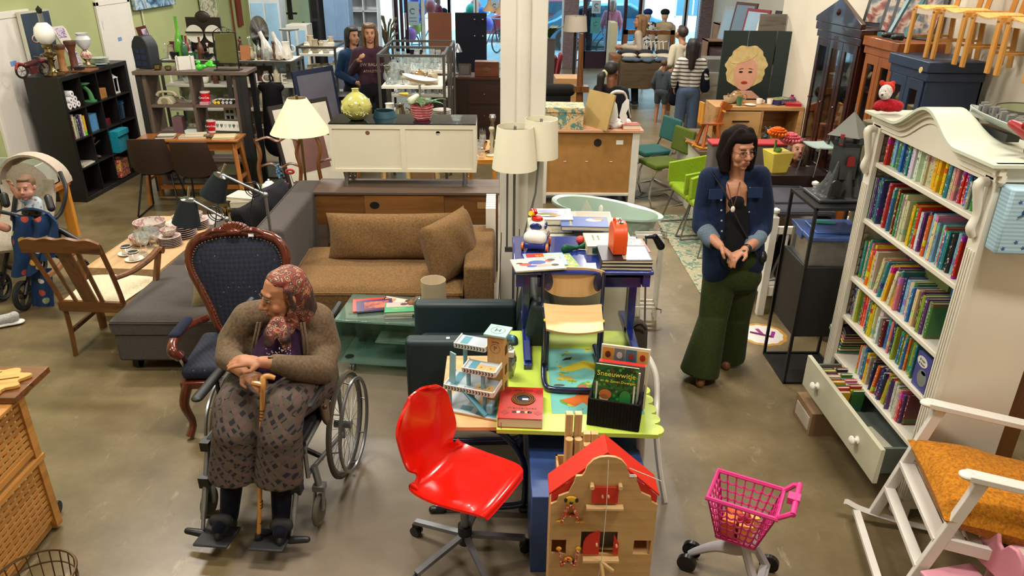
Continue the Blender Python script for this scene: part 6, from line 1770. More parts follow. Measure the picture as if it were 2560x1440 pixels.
def bloom(c,r,col,petals=22,name='bloom'):
 m = MB()
 for i in range(petals*2):
  a = 2*PI*i/petals*1.618; e = .2+.9*(i/(petals*2))
  d = V((math.cos(a)*math.sin(e),math.sin(a)*math.sin(e)-.2,math.cos(e)))
  p = V(c)
  m.cap(p+d*r*.3,p+d*r,r*.10,r*.13,6,.5)
 return m.build(name,mt(col,.6,v=.15,sc=5),t)
bloom((-.06,-.02,.29),.10,'#dd6a18',30); bloom((.06,-.03,.23),.11,'#d66c7a',34)
MB().cyl((-.05,-.02,.12),(-.05,-.02,.28),.01).ball((-.03,-.05,.20),(.03,.03,.02)).build('stem',mt('#4f7a2c',.6),t)
t = thing('sofa','grey sofa with red piping seen behind the woman in denim','sofa',(2.60,6.98,0))
MB().b(-.55,.65,0,.18,.05,1.02).b(-.55,.65,-.05,0,.05,.40).build('backrest',mt('#5a5350',.9,k='fab'),t,bev=.02); MB().b(-.56,.66,-.01,.19,1.015,1.04).build('red_piping',mt('#a3242a',.7),t,bev=.008)
# tall cabinets along the right wall
CHM = mt('#2b100c',.25,k='wood',sc=.6,ax=2,col2='#1c0a08',coat=.4)
PG = mt('#e8eeee',k='glass',v=.06,col2='#3a3a3a')
def cab(x0,x1,y0,y1,H_,base,mat,lab,ndoor,gmat,items,name='display_cabinet',zs=(1.0,1.35,1.7),inner=None):
 t = thing(name,lab,'cabinet',(0,0,0))
 MB().b(x0,x1,y0,y0+.02,0,H_).b(x0,x1,y1-.02,y1,0,H_).b(x1-.015,x1,y0,y1,0,H_).b(x0,x1,y0,y1,H_-.03,H_).build('carcass',mat,t,bev=.002)
 MB().b(x0,x1,y0+.02,y1-.02,0,base).build('base_cupboard',mat,t,bev=.002)
 MB().b(x0-.03,x1,y0-.03,y1+.03,H_-.04,H_+.03).b(x0-.015,x1,y0-.015,y1+.015,H_-.10,H_-.04).b(x0-.02,x1,y0-.02,y1+.02,base,base+.03).build('cornice',mat,t,bev=.006)
 w_ = (y1-y0-.04)/ndoor
 for i in range(ndoor):
  a = y0+.02+i*w_
  d = MB().b(x0-.012,x0+.008,a+.004,a+.055,base+.03,H_-.10).b(x0-.012,x0+.008,a+w_-.055,a+w_-.004,base+.03,H_-.10).b(x0-.012,x0+.008,a+.05,a+w_-.05,base+.03,base+.10).b(x0-.012,x0+.008,a+.05,a+w_-.05,H_-.17,H_-.10).build('door',mat,t,bev=.003)
  MB().b(x0-.003,x0+.001,a+.05,a+w_-.05,base+.09,H_-.16).build('pane',PG,d)
  e = MB().b(x0-.010,x0,a+.006,a+w_-.006,.10,base-.02).build('lower_door',mat,t,bev=.003)
  MB().b(x0-.016,x0-.010,a+.05,a+w_-.05,.18,base-.10).build('raised_panel',mat,e,bev=.003)
  MB().ball((x0-.02,a+w_-.03,(base+H_)/2),.010,8).build('handle',BRS,d)
 for z in zs: MB().b(x0+.02,x1-.015,y0+.02,y1-.02,z-.015,z).build('shelf',gmat,t)
 return t
cab(2.90,3.28,6.15,7.0,2.12,.86,CHM,'dark mahogany glazed corner cabinet with triangular pediment',3,CHM,0)
t = bpy.data.objects['display_cabinet']
MB().prism([(6.12,2.15),(7.03,2.15),(7.03,2.19),(6.575,2.36),(6.12,2.19)],2.86,2.90,'x').build('pediment',CHM,t,bev=.004)
MB().lathe([(0,0),(.03,0),(.02,.015),(0,.02)],n=14,sy=.6).build('carved_button',CHM,t).matrix_local = TR(2.86,6.575,2.25) @ ry(-90)
cab(2.92,3.28,5.58,6.08,2.08,.90,mt('#8a4a16',.35,k='wood',sc=.8,ax=2,col2='#6a3410',coat=.3),'honey brown glazed cabinet between the mahogany and the navy cabinets',2,mt('#8a4a16',.4),0)
NV = mt('#1c2c44',.45,v=.1)
cab(2.86,3.24,5.02,5.50,2.02,.80,NV,'navy blue painted cabinet with two narrow glass doors, chairs hung above',2,WHITE,0,zs=(1.05,1.45,1.62))
t = bpy.data.objects['display_cabinet.002']; MB().b(3.215,3.224,5.05,5.47,.82,1.95).build('back_panel',mt('#8d8f80',.7),t); MB().cyl((2.83,5.07,1.99),(2.825,5.07,1.99),.02,n=16).build('price_sticker',mt('#d8c07a',.5),t)
for i,(z,c) in enumerate(((1.0,'#c8c4b8'),(1.35,'#8a1c20'),(1.7,'#d0ccc0'))):
 for j in range(3): inst(('bowl','jug','plate')[j],(3.08,6.35+.22*j,z+.001),mt(c,.3,v=.03),'%s %s on the %s shelf of the mahogany cabinet' % (('white','red','cream')[i],('bowl','jug','plate')[j],('lower','middle','upper')[i]),s=.9)
for i,z in enumerate((1.0,1.35,1.7)):
 for j in range(2): inst(('teapot','cup')[j],(3.08,5.75+.18*j,z+.001),PORC,'white %s on the %s shelf of the honey brown cabinet' % (('teapot','cup')[j],('lower','middle','upper')[i]),s=.8)
t = thing('camera_bag','small black handbag on the shelf of the navy cabinet','bag',(3.05,5.16,1.451)); MB().cap((0,-.05,.06),(0,.05,.06),.05,flat=.9).build('bag',BLACK,t,vox=.008); MB().tube([(0,-.05,.10),(0,0,.16),(0,.05,.10)],.006,6,sm=3).build('handle',BLACK,t)
for i,(y,z,l) in enumerate(((6.3,2.155,'dark standing picture on the mahogany cabinet'),(6.0,2.115,'black framed picture leaning above the honey brown cabinet'),(5.85,2.115,'grey framed picture leaning above the honey brown cabinet'))):
 t = thing('framed_picture',l,'picture',(3.12,y,z),R(-60)); MB(rx(-12)).b(-.2,.2,0,.02,0,.36).build('frame',mt('#2a2c30',.4),t); MB(rx(-12)).b(-.17,.17,-.004,0,.03,.33).build('print',paint_abs('dark_art',['#20242c','#5a6068','#a89a88','#7a3a2c','#1c2028'],5),t)
t = thing('folding_easel','teal folded metal stand lying across the honey brown cabinet','stand',(3.04,5.72,2.115)); MB().bar((-.1,-.1,.02),(-.1,.25,.02),.03).bar((-.1,.1,.02),(.1,.2,.40),.025).bar((-.05,-.05,.02),(.14,.1,.40),.025).build('frame',mt('#2f5c60',.4),t)
m = MB().cap((-.16,-.1,.03),(-.1,-.1,.03),.022).cap((-.16,.05,.03),(-.1,.05,.03),.022); m.build('rubber_foot',BLACK,t,vox=.01)
# four birch chairs hung above the navy cabinet
BIR = mt('#c48a3e',.35,k='wood',sc=1,ax=2,col2='#b07a30')
def kidchair(loc):
 t = thing('birch_chair','x','chair',loc,R(-90),'birch chairs above the navy cabinet')
 # local: front looks to -y, which is turned to -x
 for s_ in (-1,1):
  MB().bar((s_*.13,-.15,0),(s_*.13,-.15,.30),.035,.02).build('leg',BIR,t,bev=.003)
  MB().tube([(s_*.13,.15,0),(s_*.13,.13,.3),(s_*.13,.17,.62)],.020,4).build('leg',BIR,t)
  MB().bar((s_*.13,-.16,.30),(s_*.13,.15,.30),.03,.03).bar((s_*.13,-.14,.12),(s_*.13,.14,.12),.014).build('side_rail',BIR,t)
 MB().sheet(lambda u,v: (-.13+.26*u,-.15+.28*v,.325-.02*math.sin(PI*u)),10,6,th=.012).build('woven_seat',mt('#c8944a',.6,k='fab',sc=.3,v=.12),t)
 MB().b(-.13,.13,-.15,-.135,.27,.305).build('front_rail',mt('#cbb9a8',.5),t)
 MB().b(-.14,.14,.155,.175,.50,.62).build('backrest',BIR,t,bev=.004)
 return t
k0 = kidchair((3.06,5.33,2.052)); k0['label'] = 'birch child chair above the navy cabinet, the farthest of the four'
for y,z,l in ((4.98,2.054,'second birch child chair from the honey brown cabinet, standing on the navy cabinet'),(4.63,2.05,'third birch child chair, hung on the wall just past the navy cabinet'),(4.28,2.05,'birch child chair hung closest to the grey lamp shade')):
 dup(k0,(3.06,y,z),label=l)
# rocking chair with ochre cushion
t = thing('rocking_chair','white wooden rocking chair with ochre furry cushion beside the bookcase','rocking chair',(0,0,0))
RW = mt('#d5cfc6',.45,v=.03)
A = V((2.06,2.93,0)); W = V((-.118,-.53,0)); B = V((.97,-.22,0)).normalized()*.80      # front far corner, across, towards the back
def rk(a,b_,z): return A + W*a + B*b_ + V((0,0,z))
for s_,n_ in ((0,'far'),(1,'near')):
 MB().tube([rk(s_,-.34,.12),rk(s_,-.22,.08),rk(s_,.1,.03),rk(s_,.5,.02),rk(s_,1.0,.08)],.019,4,sm=5).build('rocker',RW,t)
 MB().bar(rk(s_,-.16,.07),rk(s_,.05,.74),.03,.05).build('front_post',RW,t,bev=.004)
 MB().bar(rk(s_,.62,.03),rk(s_,.95,.95),.03,.05).build('rear_post',RW,t,bev=.004)
 MB().bar(rk(s_,-.03,.755),rk(s_,.85,.66),.06,.028,tw=PI/2*0).ball(rk(s_,-.03,.755),(.035,.032,.016),14).build('armrest',RW,t,bev=.006)
 MB().bar(rk(s_,-.06,.40),rk(s_,.80,.30),.025,.06).build('seat_rail',RW,t,bev=.003)
MB().bar(rk(0,-.27,.08),rk(1,-.27,.08),.035,.02).bar(rk(0,-.11,.24),rk(1,-.11,.24),.05,.022).bar(rk(0,-.05,.40),rk(1,-.05,.40),.07,.022).parts('cross_rail',RW,t,bev=.002)
for i in range(8): MB().bar(rk(.03,.04+.09*i,.405-.0105*i),rk(.97,.04+.09*i,.405-.0105*i),.05,.014).build('seat_slat',RW,t)
OCH = mt('#b5731a',.9,k='fur',sc=1.6)
T = TR(*rk(.5,.33,.475)) @ rotz(math.atan2(B.y,B.x)) @ ry(9) @ rx(90)
m = pillow(MB(T),.66,.58,.22,22,.04)
solo(m,'cushion',OCH,'furry ochre seat cushion on the white rocking chair','cushion')
T = TR(*rk(.5,.84,.68)) @ rotz(math.atan2(B.y,B.x)+R(90)) @ rx(16)
m = pillow(MB(T),.54,.52,.20,18,.04)
solo(m,'cushion',OCH,'furry ochre back cushion of the rocking chair at the picture edge','cushion')
# pink spotted child chair and table
PK = mt('#cf8f9c',.45,v=.03)
t = thing('pink_table','pink spotted child table in front of the rocking chair','table',(2.33,2.36,0),R(-8))
MB().b(-.16,.28,-.25,.13,.41,.43).build('tabletop',mt('#d29aa4',.45,k='spot',sc=.55,col2='#e4ccc8'),t,bev=.012)
for x,y in ((-.12,-.2),(-.12,.08),(.24,.08),(.24,-.2)): MB().cyl((x,y,.41),(x-.02,y,0),.018).build('leg',PK,t)
solo(MB().cyl((0,0,0),(0,0,.08),.03,n=18),'blue_cup',mt('#2c3f8c',.3),'dark blue cup standing on the pink spotted table','cup',(2.50,2.33,.431))
t = thing('pink_chair','pink child chair with rabbit ear backrest beside the pink table','chair',(2.10,2.30,0),R(-80))
def ear(): return [(-.13,0),(-.13,.17),(-.10,.21),(-.06,.20),(-.04,.15),(-.02,.14),(.0,.18),(.04,.19),(.08,.16),(.10,.10),(.10,0)]
MB().prism([(x,z+.30) for x,z in ear()],0,.02,'y').build('backrest',mt('#cd8795',.45),t,bev=.006)
MB().b(-.13,.12,-.25,.0,.24,.26).build('seat',PK,t,bev=.006)
for x,y in ((-.11,.01),(.10,.01),(-.11,-.22),(.10,-.22)): MB().cyl((x,y,0),(x,y,.25),.018).build('leg',PK,t)
# pink toy trolley
t = thing('toy_trolley','pink and grey plastic toy shopping trolley on the floor','toy shopping trolley',(1.10,2.60,0),R(-28))
def scales(nt,o): pass
PKM = mt('#d0327c',.3,v=.02)
z0,z1 = .27,.50
bq = [(-.085,-.065),(.085,-.065),(.085,.065),(-.085,.065)]; tq = [(-.14,-.105),(.15,-.105),(.15,.105),(-.14,.105)]
m = MB()
def lerp2(a,b_,k): return (a[0]+(b_[0]-a[0])*k,a[1]+(b_[1]-a[1])*k)
for i in range(4):
 j = (i+1) % 4
 n = 7 if i % 2 == 0 else 5
 for k in range(7):
  f = k/6
  a,b_ = lerp2(bq[i],tq[i],f),lerp2(bq[j],tq[j],f)
  zz = z0+(z1-z0)*f
  pts = []
  for q in range(n*4+1):
   p = lerp2(a,b_,q/(n*4)); pts.append((p[0],p[1],zz-.012*abs(math.sin(q*PI/4))*(0 < k < 6)))
  m.tube(pts,.0045 if 0 < k < 6 else .007,5)
 for q in range(n+1):
  a,b_ = lerp2(bq[i],bq[j],q/n),lerp2(tq[i],tq[j],q/n)
  m.bar((a[0],a[1],z0),(b_[0],b_[1],z1),.010 if q in (0,n) else .006,.005)
m.prism(bq,z0-.004,z0+.004)
m.build('basket',PKM,t)
MB().tube([(tq[i][0]*1.03,tq[i][1]*1.03,z1) for i in range(4)],.011,6,closed=True).build('basket_rim',PKM,t)
MB().tube([(.15,-.10,z1),(.19,-.11,z1+.04),(.21,-.10,z1+.05)],.012,8).tube([(.15,.10,z1),(.19,.11,z1+.04),(.21,.10,z1+.05)],.012,8).cyl((.21,-.11,z1+.05),(.21,.11,z1+.05),.013,n=12).box((.20,0,z1+.05),(.05,.05,.03)).build('push_handle',PKM,t)
LG = mt('#b0aaad',.35)
MB().tube([(.07,0,.27),(.02,0,.2),(-.08,0,.16),(-.16,0,.10),(-.20,0,.06)],[.05,.045,.03,.022,.018],10,sm=4,flat=.8).build('front_frame',LG,t)
for s_ in (-1,1):
 MB().tube([(.03,s_*.04,.28),(.08,s_*.07,.17),(.14,s_*.10,.05)],.020,8,sm=4).build('rear_leg',LG,t)
MB().bar((.13,-.10,.06),(.13,.10,.06),.03).bar((.07,-.06,.26),(.07,.06,.26),.04).build('cross_bar',LG,t)
for x,y in ((-.20,-.05),(-.20,.05),(.15,-.13),(.15,.13)):
 MB().cyl((x,y-.012,.045),(x,y+.012,.045),.045,n=22).build('wheel',mt('#141414',.25),t)
MB().cyl((-.2,-.06,.045),(-.2,.06,.045),.008).cyl((.15,-.13,.045),(.15,.13,.045),.008).build('axle',LG,t)
t = thing('toy_groceries','orange and yellow toy food packages inside the pink trolley','toy food',(1.10,2.60,.275),R(-28))
for i,(x,y,c) in enumerate(((-.04,-.03,'#d8741c'),(.03,-.03,'#dca24a'),(-.04,.03,'#c8541c'),(.04,.03,'#dcae5c'))): MB().box((x,y,.05),(.06,.055,.09),rz=.2*i).build('package',mt(c,.5),t)
MB().cyl((0,-.02,.10),(.04,-.02,.12),.02,n=16).build('red_tin',mt('#a01420',.3),t)
# floor sticker
t = thing('floor_sticker','round gold and white floor sticker with purple arrow','floor sticker',(2.05,5.045,0),R(-4))
MB().prism([(.185*(1+.02*math.cos(12*a))*math.cos(a),.185*(1+.02*math.cos(12*a))*math.sin(a)) for a in [2*PI*i/72 for i in range(72)]],.0003,.0012).build('gold_disc',mt('#b98a3a',.4),t)
MB().prism([(.155*(1+.03*math.cos(12*a))*math.cos(a),.155*(1+.03*math.cos(12*a))*math.sin(a)) for a in [2*PI*i/72 for i in range(72)]],.0012,.0018).build('white_disc',mt('#d8d4cc',.4),t)
MB().bar((-.09,.02,.0025),(.06,-.05,.0025),.028,.001,tw=PI/2).bar((.06,-.05,.0025),(.10,.05,.0025),.028,.001).bar((-.0,-.0,.0025),(-.02,.09,.0025),.03,.001).build('arrow',mt('#8a2a78',.4),t)
# ================================================================ people, wheelchair, pushchair
def hand(m,w_,d,n_,th,curl=.5,s=1.):
 """palm and five fingers: wrist w_, direction d, palm faces n_, thumb towards th"""
 w_,d,n_ = V(w_),V(d).normalized(),V(n_)
 l = d.cross(n_).normalized(); n_ = l.cross(d).normalized()
 if l.dot(V(th)) < 0: l = -l
 k = w_+d*.085*s
 m.chain([w_,w_+d*.04*s,k-d*.012*s],[.024*s,.034*s,.036*s],12,.5,n_)
 for i,(o,ln) in enumerate(((.030,.90),(.010,1.),(-.011,.93),(-.030,.74))):
  p = k+l*(o*s)-d*.008*s; a = .1
  for j,seg in enumerate((.040,.026,.020)):
   a += curl*(.5,.75,.5)[j]
   q = p+(d*math.cos(a)+n_*math.sin(a)+l*o*.6)*(seg*ln*s)
   m.cap(p,q,(.0100-.0008*j)*s,(.0092-.0008*j)*s,8)
   p = q
 p = w_+d*.018*s+l*.026*s
 q = p+(d*.55+l*.55+n_*.35)*.04*s; m.cap(p,q,.0135*s,.011*s,8)
 r = q+(d*.8+n_*.45-l*.05)*.032*s; m.cap(q,r,.0105*s,.009*s,8)
def head(t,c,H,skin,vox=.006,s=1.,age=0,body=None,neck=None,mouth='#8e4a44',hairc=None):
 """face looks along -y of H; returns the mesh builder so limbs can join the same body"""
 m = body or MB()
 T0 = m.T
 Hm = T0 @ TR(*c) @ H @ M.Diagonal((s,s,s,1))
 m.T = Hm
 m.ball((0,.012,.035),(.074,.094,.088)).ball((0,-.022,-.015),(.064,.070,.088)).cap((-.030,-.045,-.078),(.030,-.045,-.078),.022,.022)
 m.ball((0,-.068,-.092),(.022,.020,.018)).ball((0,-.074,.036),(.050,.014,.014)).ball((-.036,-.058,-.030),(.026,.024,.030)).ball((.036,-.058,-.030),(.026,.024,.030)).ball((0,-.058,-.066),(.038,.032,.030))
 m.cap((0,-.088,.018),(0,-.112,-.022),.008,.0125).ball((-.011,-.100,-.028),.008,8).ball((.011,-.100,-.028),.008,8)
 m.ball((0,-.086,-.055),(.024,.014,.013)).ball((-.076,.012,-.004),(.010,.018,.030)).ball((.076,.012,-.004),(.010,.018,.030))
 m.T = T0
 if neck: m.chain(neck,[.052*s,.050*s],16)
 L_ = lambda: MB(Hm)
 q = L_()
 for x in (-.029,.029): q.ball((x,-.0815,.008),(.011,.0065,.005),12)
 q.build('eye_white',mt('#a89c92',.6),t)
 q = L_()
 for x in (-.029,.029): q.ball((x,-.0885,.007),(.0055,.0025,.0055),10)
 q.build('iris',mt('#2a1c14',.2),t)
 q = L_()
 for x in (-1,1): q.tube([(x*.014,-.092,.026),(x*.030,-.094,.032),(x*.046,-.080,.026)],.0028,6).tube([(x*.016,-.0895,.012),(x*.029,-.0925,.0155),(x*.043,-.082,.010)],.0018,5)
 q.build('eyebrow',mt(hairc or '#2a1c14',.8),t)
 L_().cap((-.016,-.0985,-.0535),(.016,-.0985,-.0535),.0045,.0045,8,.8).cap((-.012,-.0975,-.0615),(.012,-.0975,-.0615),.0055,.0055,8,.8).build('lips',mt(mouth,.45),t)
 if not body: m.build('body',skin,t,vox=vox)
 return Hm
SK = mt('#b07a5c',.5,v=.05,sc=3)
SK2 = mt('#a8714f',.55,v=.08,sc=4)
# ---- woman in denim
RT = V((1.50,4.47,0))
t = thing('person','person in dark denim jacket and wide olive trousers walking up the aisle','person',RT)
def q_(px,py,Y): return D(px,py,Y)-RT
b = MB()
HC = q_(1850,372,4.42)
HH = rz_(14) @ rx(8) @ ry(-3)
Hm = head(t,HC,HH,SK,body=b,s=1.0,neck=[HC+V((0,.03,-.06)),q_(1838,470,4.47)],hairc='#2a1a12')
b.cap(q_(1836,480,4.42),q_(1836,540,4.40),.085,.07,flat=.55)      # chest
HL,HR_ = q_(1800,615,4.22),q_(1862,625,4.22)
b.chain([q_(1770,585,4.34),HL],[.040,.027]).chain([q_(1893,600,4.36),HR_],[.038,.027])
hand(b,HL,q_(1845,655,4.17)-HL,(.2,-.2,-1),(0,0,1),.55); hand(b,HR_,q_(1818,650,4.15)-HR_,(-.2,-.2,-1),(0,0,1),.7)
b.build('body',SK,t,vox=.005)
m = MB(Hm)
HAIR = mt('#140b08',.9,v=.3,sc=8)
m.ball((0,.03,.05),(.088,.095,.092)).ball((0,-.02,.085),(.075,.07,.045))
for s_ in (-1,1):
 m.chain([(s_*.03,-.025,.115),(s_*.080,-.012,.05),(s_*.094,.0,-.04),(s_*.086,-.018,-.125)],[.028,.022,.026,.018],10)
 m.chain([(s_*.05,.06,.06),(s_*.075,.05,-.05),(s_*.07,.02,-.13)],[.05,.05,.035],10)
m.cap((0,.08,.02),(0,.07,-.11),.07,.05)
m.build('hair',HAIR,t,vox=.006,sm=2)
m = MB(Hm)
for s_ in (-1,1):
 m.tube([(s_*.031+.023*math.cos(a*PI/9),-.104+.02*abs(math.cos(a*PI/9))*.5,.003+.018*math.sin(a*PI/9)) for a in range(18)],.0016,5,closed=True)
 m.tube([(s_*.055,-.094,.008),(s_*.076,-.02,.008)],.0015,5)
m.tube([(-.008,-.105,.006),(.008,-.105,.006)],.0016,5)
m.build('glasses',mt('#2c1612',.3),t)
DEN = mt('#15223c',.85,k='fab',sc=.9,v=.14)
m = MB()
SL,SR = q_(1775,445,4.47),q_(1898,440,4.47)
m.chain([SL+V((.02,0,-.01)),q_(1812,440,4.50),q_(1862,438,4.50),SR+V((-.02,0,-.01))],[.065,.075,.075,.065],16,.8)
for a,b_,r in ((q_(1800,480,4.47),q_(1795,680,4.45),.10),(q_(1875,480,4.47),q_(1872,660,4.46),.095)): m.cap(a,b_,r,r*1.05,18,.85)
m.cap(q_(1838,480,4.52),q_(1835,650,4.52),.12,.12,16,.7)
m.chain([SL,q_(1758,520,4.47),q_(1752,565,4.42),q_(1775,592,4.33)],[.072,.062,.058,.055]).chain([SR,q_(1912,515,4.48),q_(1908,570,4.44),q_(1885,603,4.35)],[.07,.06,.056,.052])
m.build('jacket',DEN,t,vox=.008,sm=4)
m = MB().cap(q_(1766,582,4.36),q_(1780,600,4.31),.060,.055,16).cap(q_(1896,592,4.38),q_(1880,610,4.33),.056,.050,16)
m.build('rolled_cuff',mt('#5f6f7c',.85,k='fab',v=.12),t,vox=.008)
m = MB().cap(q_(1775,595,4.33),q_(1790,609,4.275),.045,.042,14); m.build('sleeve',mt('#17181a',.8),t)
m = MB().cap(q_(1840,530,4.40),q_(1836,640,4.36),.075,.09,18,.6); m.ball(q_(1838,505,4.40),(.06,.05,.06))
m.build('top',mt('#131417',.85,k='fab'),t,vox=.008)
m = MB()
for i in range(6): m.ball(q_(1803+.5*i,500+26*i,4.352-.004*i),.007,8)
for i in range(3): m.ball(q_(1875-2*i,470+60*i,4.372),.006,8)
m.build('jacket_button',mt('#b8b8b4',.3,.5),t)
m = MB().tube([q_(1818,458,4.40),q_(1826,490,4.335),q_(1833,518,4.32)],.0028,5,sm=4).tube([q_(1850,455,4.40),q_(1842,490,4.335),q_(1833,518,4.32)],.0028,5,sm=4); m.build('necklace_cord',mt('#5a2a1c',.7),t)
MB().ball(q_(1832,523,4.315),(.014,.008,.020),14).build('pendant',mt('#d8d0c4',.2),t)
MB().tube([q_(1780,430,4.42),q_(1812,480,4.36),q_(1850,560,4.32),q_(1895,640,4.36)],.010,6,flat=.4,sm=4).ball(q_(1900,640,4.44),(.04,.07,.05)).build('shoulder_bag',BLACK,t)
for s_,a,b_ in ((-1,q_(1786,470,4.385),q_(1792,498,4.36)),(1,q_(1888,468,4.385),q_(1886,492,4.37))): MB().box((a+b_)/2+V((0,-.012,0)),(.085,.014,.062),rx=R(-8)).build('chest_pocket',mt('#1b2a46',.85,k='fab'),t)
MB().cap(q_(1862,628,4.225),q_(1867,622,4.235),.031,.031,16).ball(q_(1860,632,4.19),(.02,.012,.02)).build('wristwatch',BLACK,t)
OLV = mt('#303a18',.85,k='fab',sc=.8,v=.12)
m = MB().cap(q_(1815,640,4.47),q_(1858,640,4.47),.115,.115,18,.95).cap(q_(1812,690,4.47),q_(1858,690,4.47),.12,.12,18,.95)
m.chain([q_(1800,690,4.46),q_(1784,790,4.44)],[.115,.10],18,.85).cyl(q_(1784,790,4.44),q_(1748,932,4.38),.095,.135,24)
m.chain([q_(1858,690,4.50),q_(1842,790,4.55)],[.11,.095],18,.85).cyl(q_(1842,790,4.55),q_(1822,892,4.62),.09,.115,24)
m.build('trousers',OLV,t,vox=.009,sm=5)
TAN = mt('#7a4f2a',.6)
for a,b_ in ((G(1765,925,.04),G(1748,950,.03)),(G(1805,885,.04),G(1812,907,.03))):
 MB().cap(a-RT+V((0,.08,.01)),b_-RT+V((0,-.03,.0)),.045,.040,14,.8).build('shoe',TAN,t,vox=.006)
# ---- wheelchair
WC = TR(-1.18,3.16,0) @ rotz(R(-6))
t = thing('wheelchair','grey folding wheelchair with large spoked wheels and raised footplates','wheelchair',(-1.18,3.16,0),R(-6))
SIL = mt('#8f9191',.35,.7)
for s_ in (-1,1):
 x = s_*.31
 wl = MB(); _ring(wl,(x,.30,.30),.285,.015,'x',48); w1 = wl.build('wheel',mt('#4a4436',.7),t)
 wl = MB(); _ring(wl,(x,.30,.30),.265,.010,'x',44); wl.build('rim',SIL,w1)
 wl = MB(); _ring(wl,(x+s_*.05,.30,.30),.255,.010,'x',44)
 for i in range(8): wl.bar((x+s_*.05,.30+.255*math.cos(i*PI/4),.30+.255*math.sin(i*PI/4)),(x+s_*.01,.30+.265*math.cos(i*PI/4),.30+.265*math.sin(i*PI/4)),.006)
 wl.build('hand_rim',STEEL,w1)
 wl = MB()
 for i in range(26):
  a = 2*PI*i/26; wl.cyl((x+s_*(.03 if i % 2 else -.01),.30+.02*math.cos(a+.8),.30+.02*math.sin(a+.8)),(x,.30+.262*math.cos(a),.30+.262*math.sin(a)),.0013,n=5)
 wl.cyl((x-s_*.06,.30,.30),(x+s_*.035,.30,.30),.024,n=14); wl.build('spokes',STEEL,w1)
 y = -.12
 c = MB(); _ring(c,(s_*.29,y-.03,.085),.07,.014,'x',24); c.cyl((s_*.28,y-.03,.085),(s_*.30,y-.03,.085),.06,n=20); cw = c.build('front_caster',mt('#5a5648',.6),t)
 MB().bar((s_*.268,y-.03,.085),(s_*.268,y+.01,.20),.008,.03).bar((s_*.312,y-.03,.085),(s_*.312,y+.01,.20),.008,.03).box((s_*.29,y+.01,.20),(.06,.05,.03)).cyl((s_*.29,y+.01,.2),(s_*.27,y+.02,.32),.018).build('caster_fork',SIL,cw)
 MB().tube([(s_*.25,.42,.12),(s_*.25,.40,.90)],.012,8).tube([(s_*.25,-.16,.46),(s_*.25,.40,.47)],.012,8).tube([(s_*.25,-.14,.30),(s_*.25,.40,.16)],.012,8).tube([(s_*.25,-.14,.46),(s_*.25,-.14,.28)],.012,8).tube([(s_*.25,.40,.9),(s_*.25,.5,.90)],.011,8).build('side_frame',SIL,t)
 MB().cap((s_*.25,.44,.90),(s_*.25,.56,.905),.018).build('push_handle',BLACK,t)
 MB().cap((s_*.275,-.10,.685),(s_*.275,.22,.69),.03,.03,12,.5,(0,0,1)).bar((s_*.275,.1,.67),(s_*.275,.1,.46),.015).build('armrest',mt('#141416',.5),t)
 MB().cyl((s_*.235,-.15,.46),(s_*.225,-.33,.14),.014,n=12).cyl((s_*.225,-.33,.14),(s_*.22,-.37,.07),.010,n=12).build('footrest_tube',SIL,t)
 MB().box((s_*.23,-.24,.30),(.05,.05,.06)).box((s_*.235,-.16,.46),(.045,.06,.05)).cap((s_*.22,-.37,.085),(s_*.30,-.36,.085),.02,.016,10).build('clamp',BLACK,t)
 MB(TR(s_*.135,-.38,.085) @ rx(-6)).b(-.085,.085,-.09,.07,0,.014).build('footplate',mt('#161618',.6),t,bev=.008)
 MB().cap((s_*.15,-.14,.26),(s_*.15,-.14,.36),.075,.075,14,.3).build('calf_pad',mt('#15151c',.7),t)
MB().b(-.24,.24,-.16,.40,.45,.49).build('seat',mt('#17171a',.7),t,bev=.01)
MB().b(-.24,.24,.39,.41,.49,.88).build('backrest',mt('#17171a',.7),t,bev=.006)
MB().bar((-.24,.1,.2),(.24,.1,.44),.02).bar((.24,.12,.2),(-.24,.12,.44),.02).build('cross_brace',BLACK,t)
# ---- elderly woman in the wheelchair
RT = V((-1.15,3.2,0))
t = thing('person','elderly person in red patterned headscarf and brown cardigan sitting in the wheelchair','person',RT)
b = MB()
HC = q_(707,737,3.30)
HH = rz_(-52) @ rx(8)
Hm = head(t,HC,HH,SK2,body=b,s=1.06,neck=[HC+V((.02,.02,-.05)),q_(715,800,3.34)],hairc='#5a4a40',mouth='#8a5548')
MB(Hm).cap((-.001,-.108,-.008),(-.001,-.114,-.024),.008,.010).build('nose_tip',SK2,t,vox=.004)
HL,HR_ = q_(655,905,2.98),q_(612,935,3.02)
b.chain([q_(700,908,3.02),HL],[.036,.028]).chain([q_(590,915,3.05),HR_],[.034,.028])
hand(b,HL,q_(590,900,2.97)-HL,(.1,.3,-1),(0,-.4,1),.35,1.0)
hand(b,HR_,q_(650,950,2.93)-HR_,(0,.3,-1),(.0,-1,0),.75,1.0)
b.build('body',SK2,t,vox=.0055)
def scf(nt,o):
 w_ = tex(nt,'Noise',o,9,'Color',i_Detail=2.)
 v = tex(nt,'Voronoi',mixc(nt,.12,o,w_),46,'Distance')
 a = ramp(nt,v,[(.10,'#c9b8a4'),(.16,'#3c6a66'),(.24,'#17100f'),(.34,'#a8502f'),(.42,'#a88468'),(.50,'#1c1214'),(.62,'#7a3426')])
 return mixc(nt,ramp(nt,tex(nt,'Noise',o,5),[(.46,(0,0,0,1)),(.53,(.9,.9,.9,1))]),a,'#191012')
SCF = custom('paisley_scarf',scf,.7)
m = MB(Hm)
m.ball((0,.042,.042),(.086,.088,.090)).ball((0,.006,.082),(.072,.062,.042)).cap((0,.06,.0),(.0,.07,-.14),.080,.072)
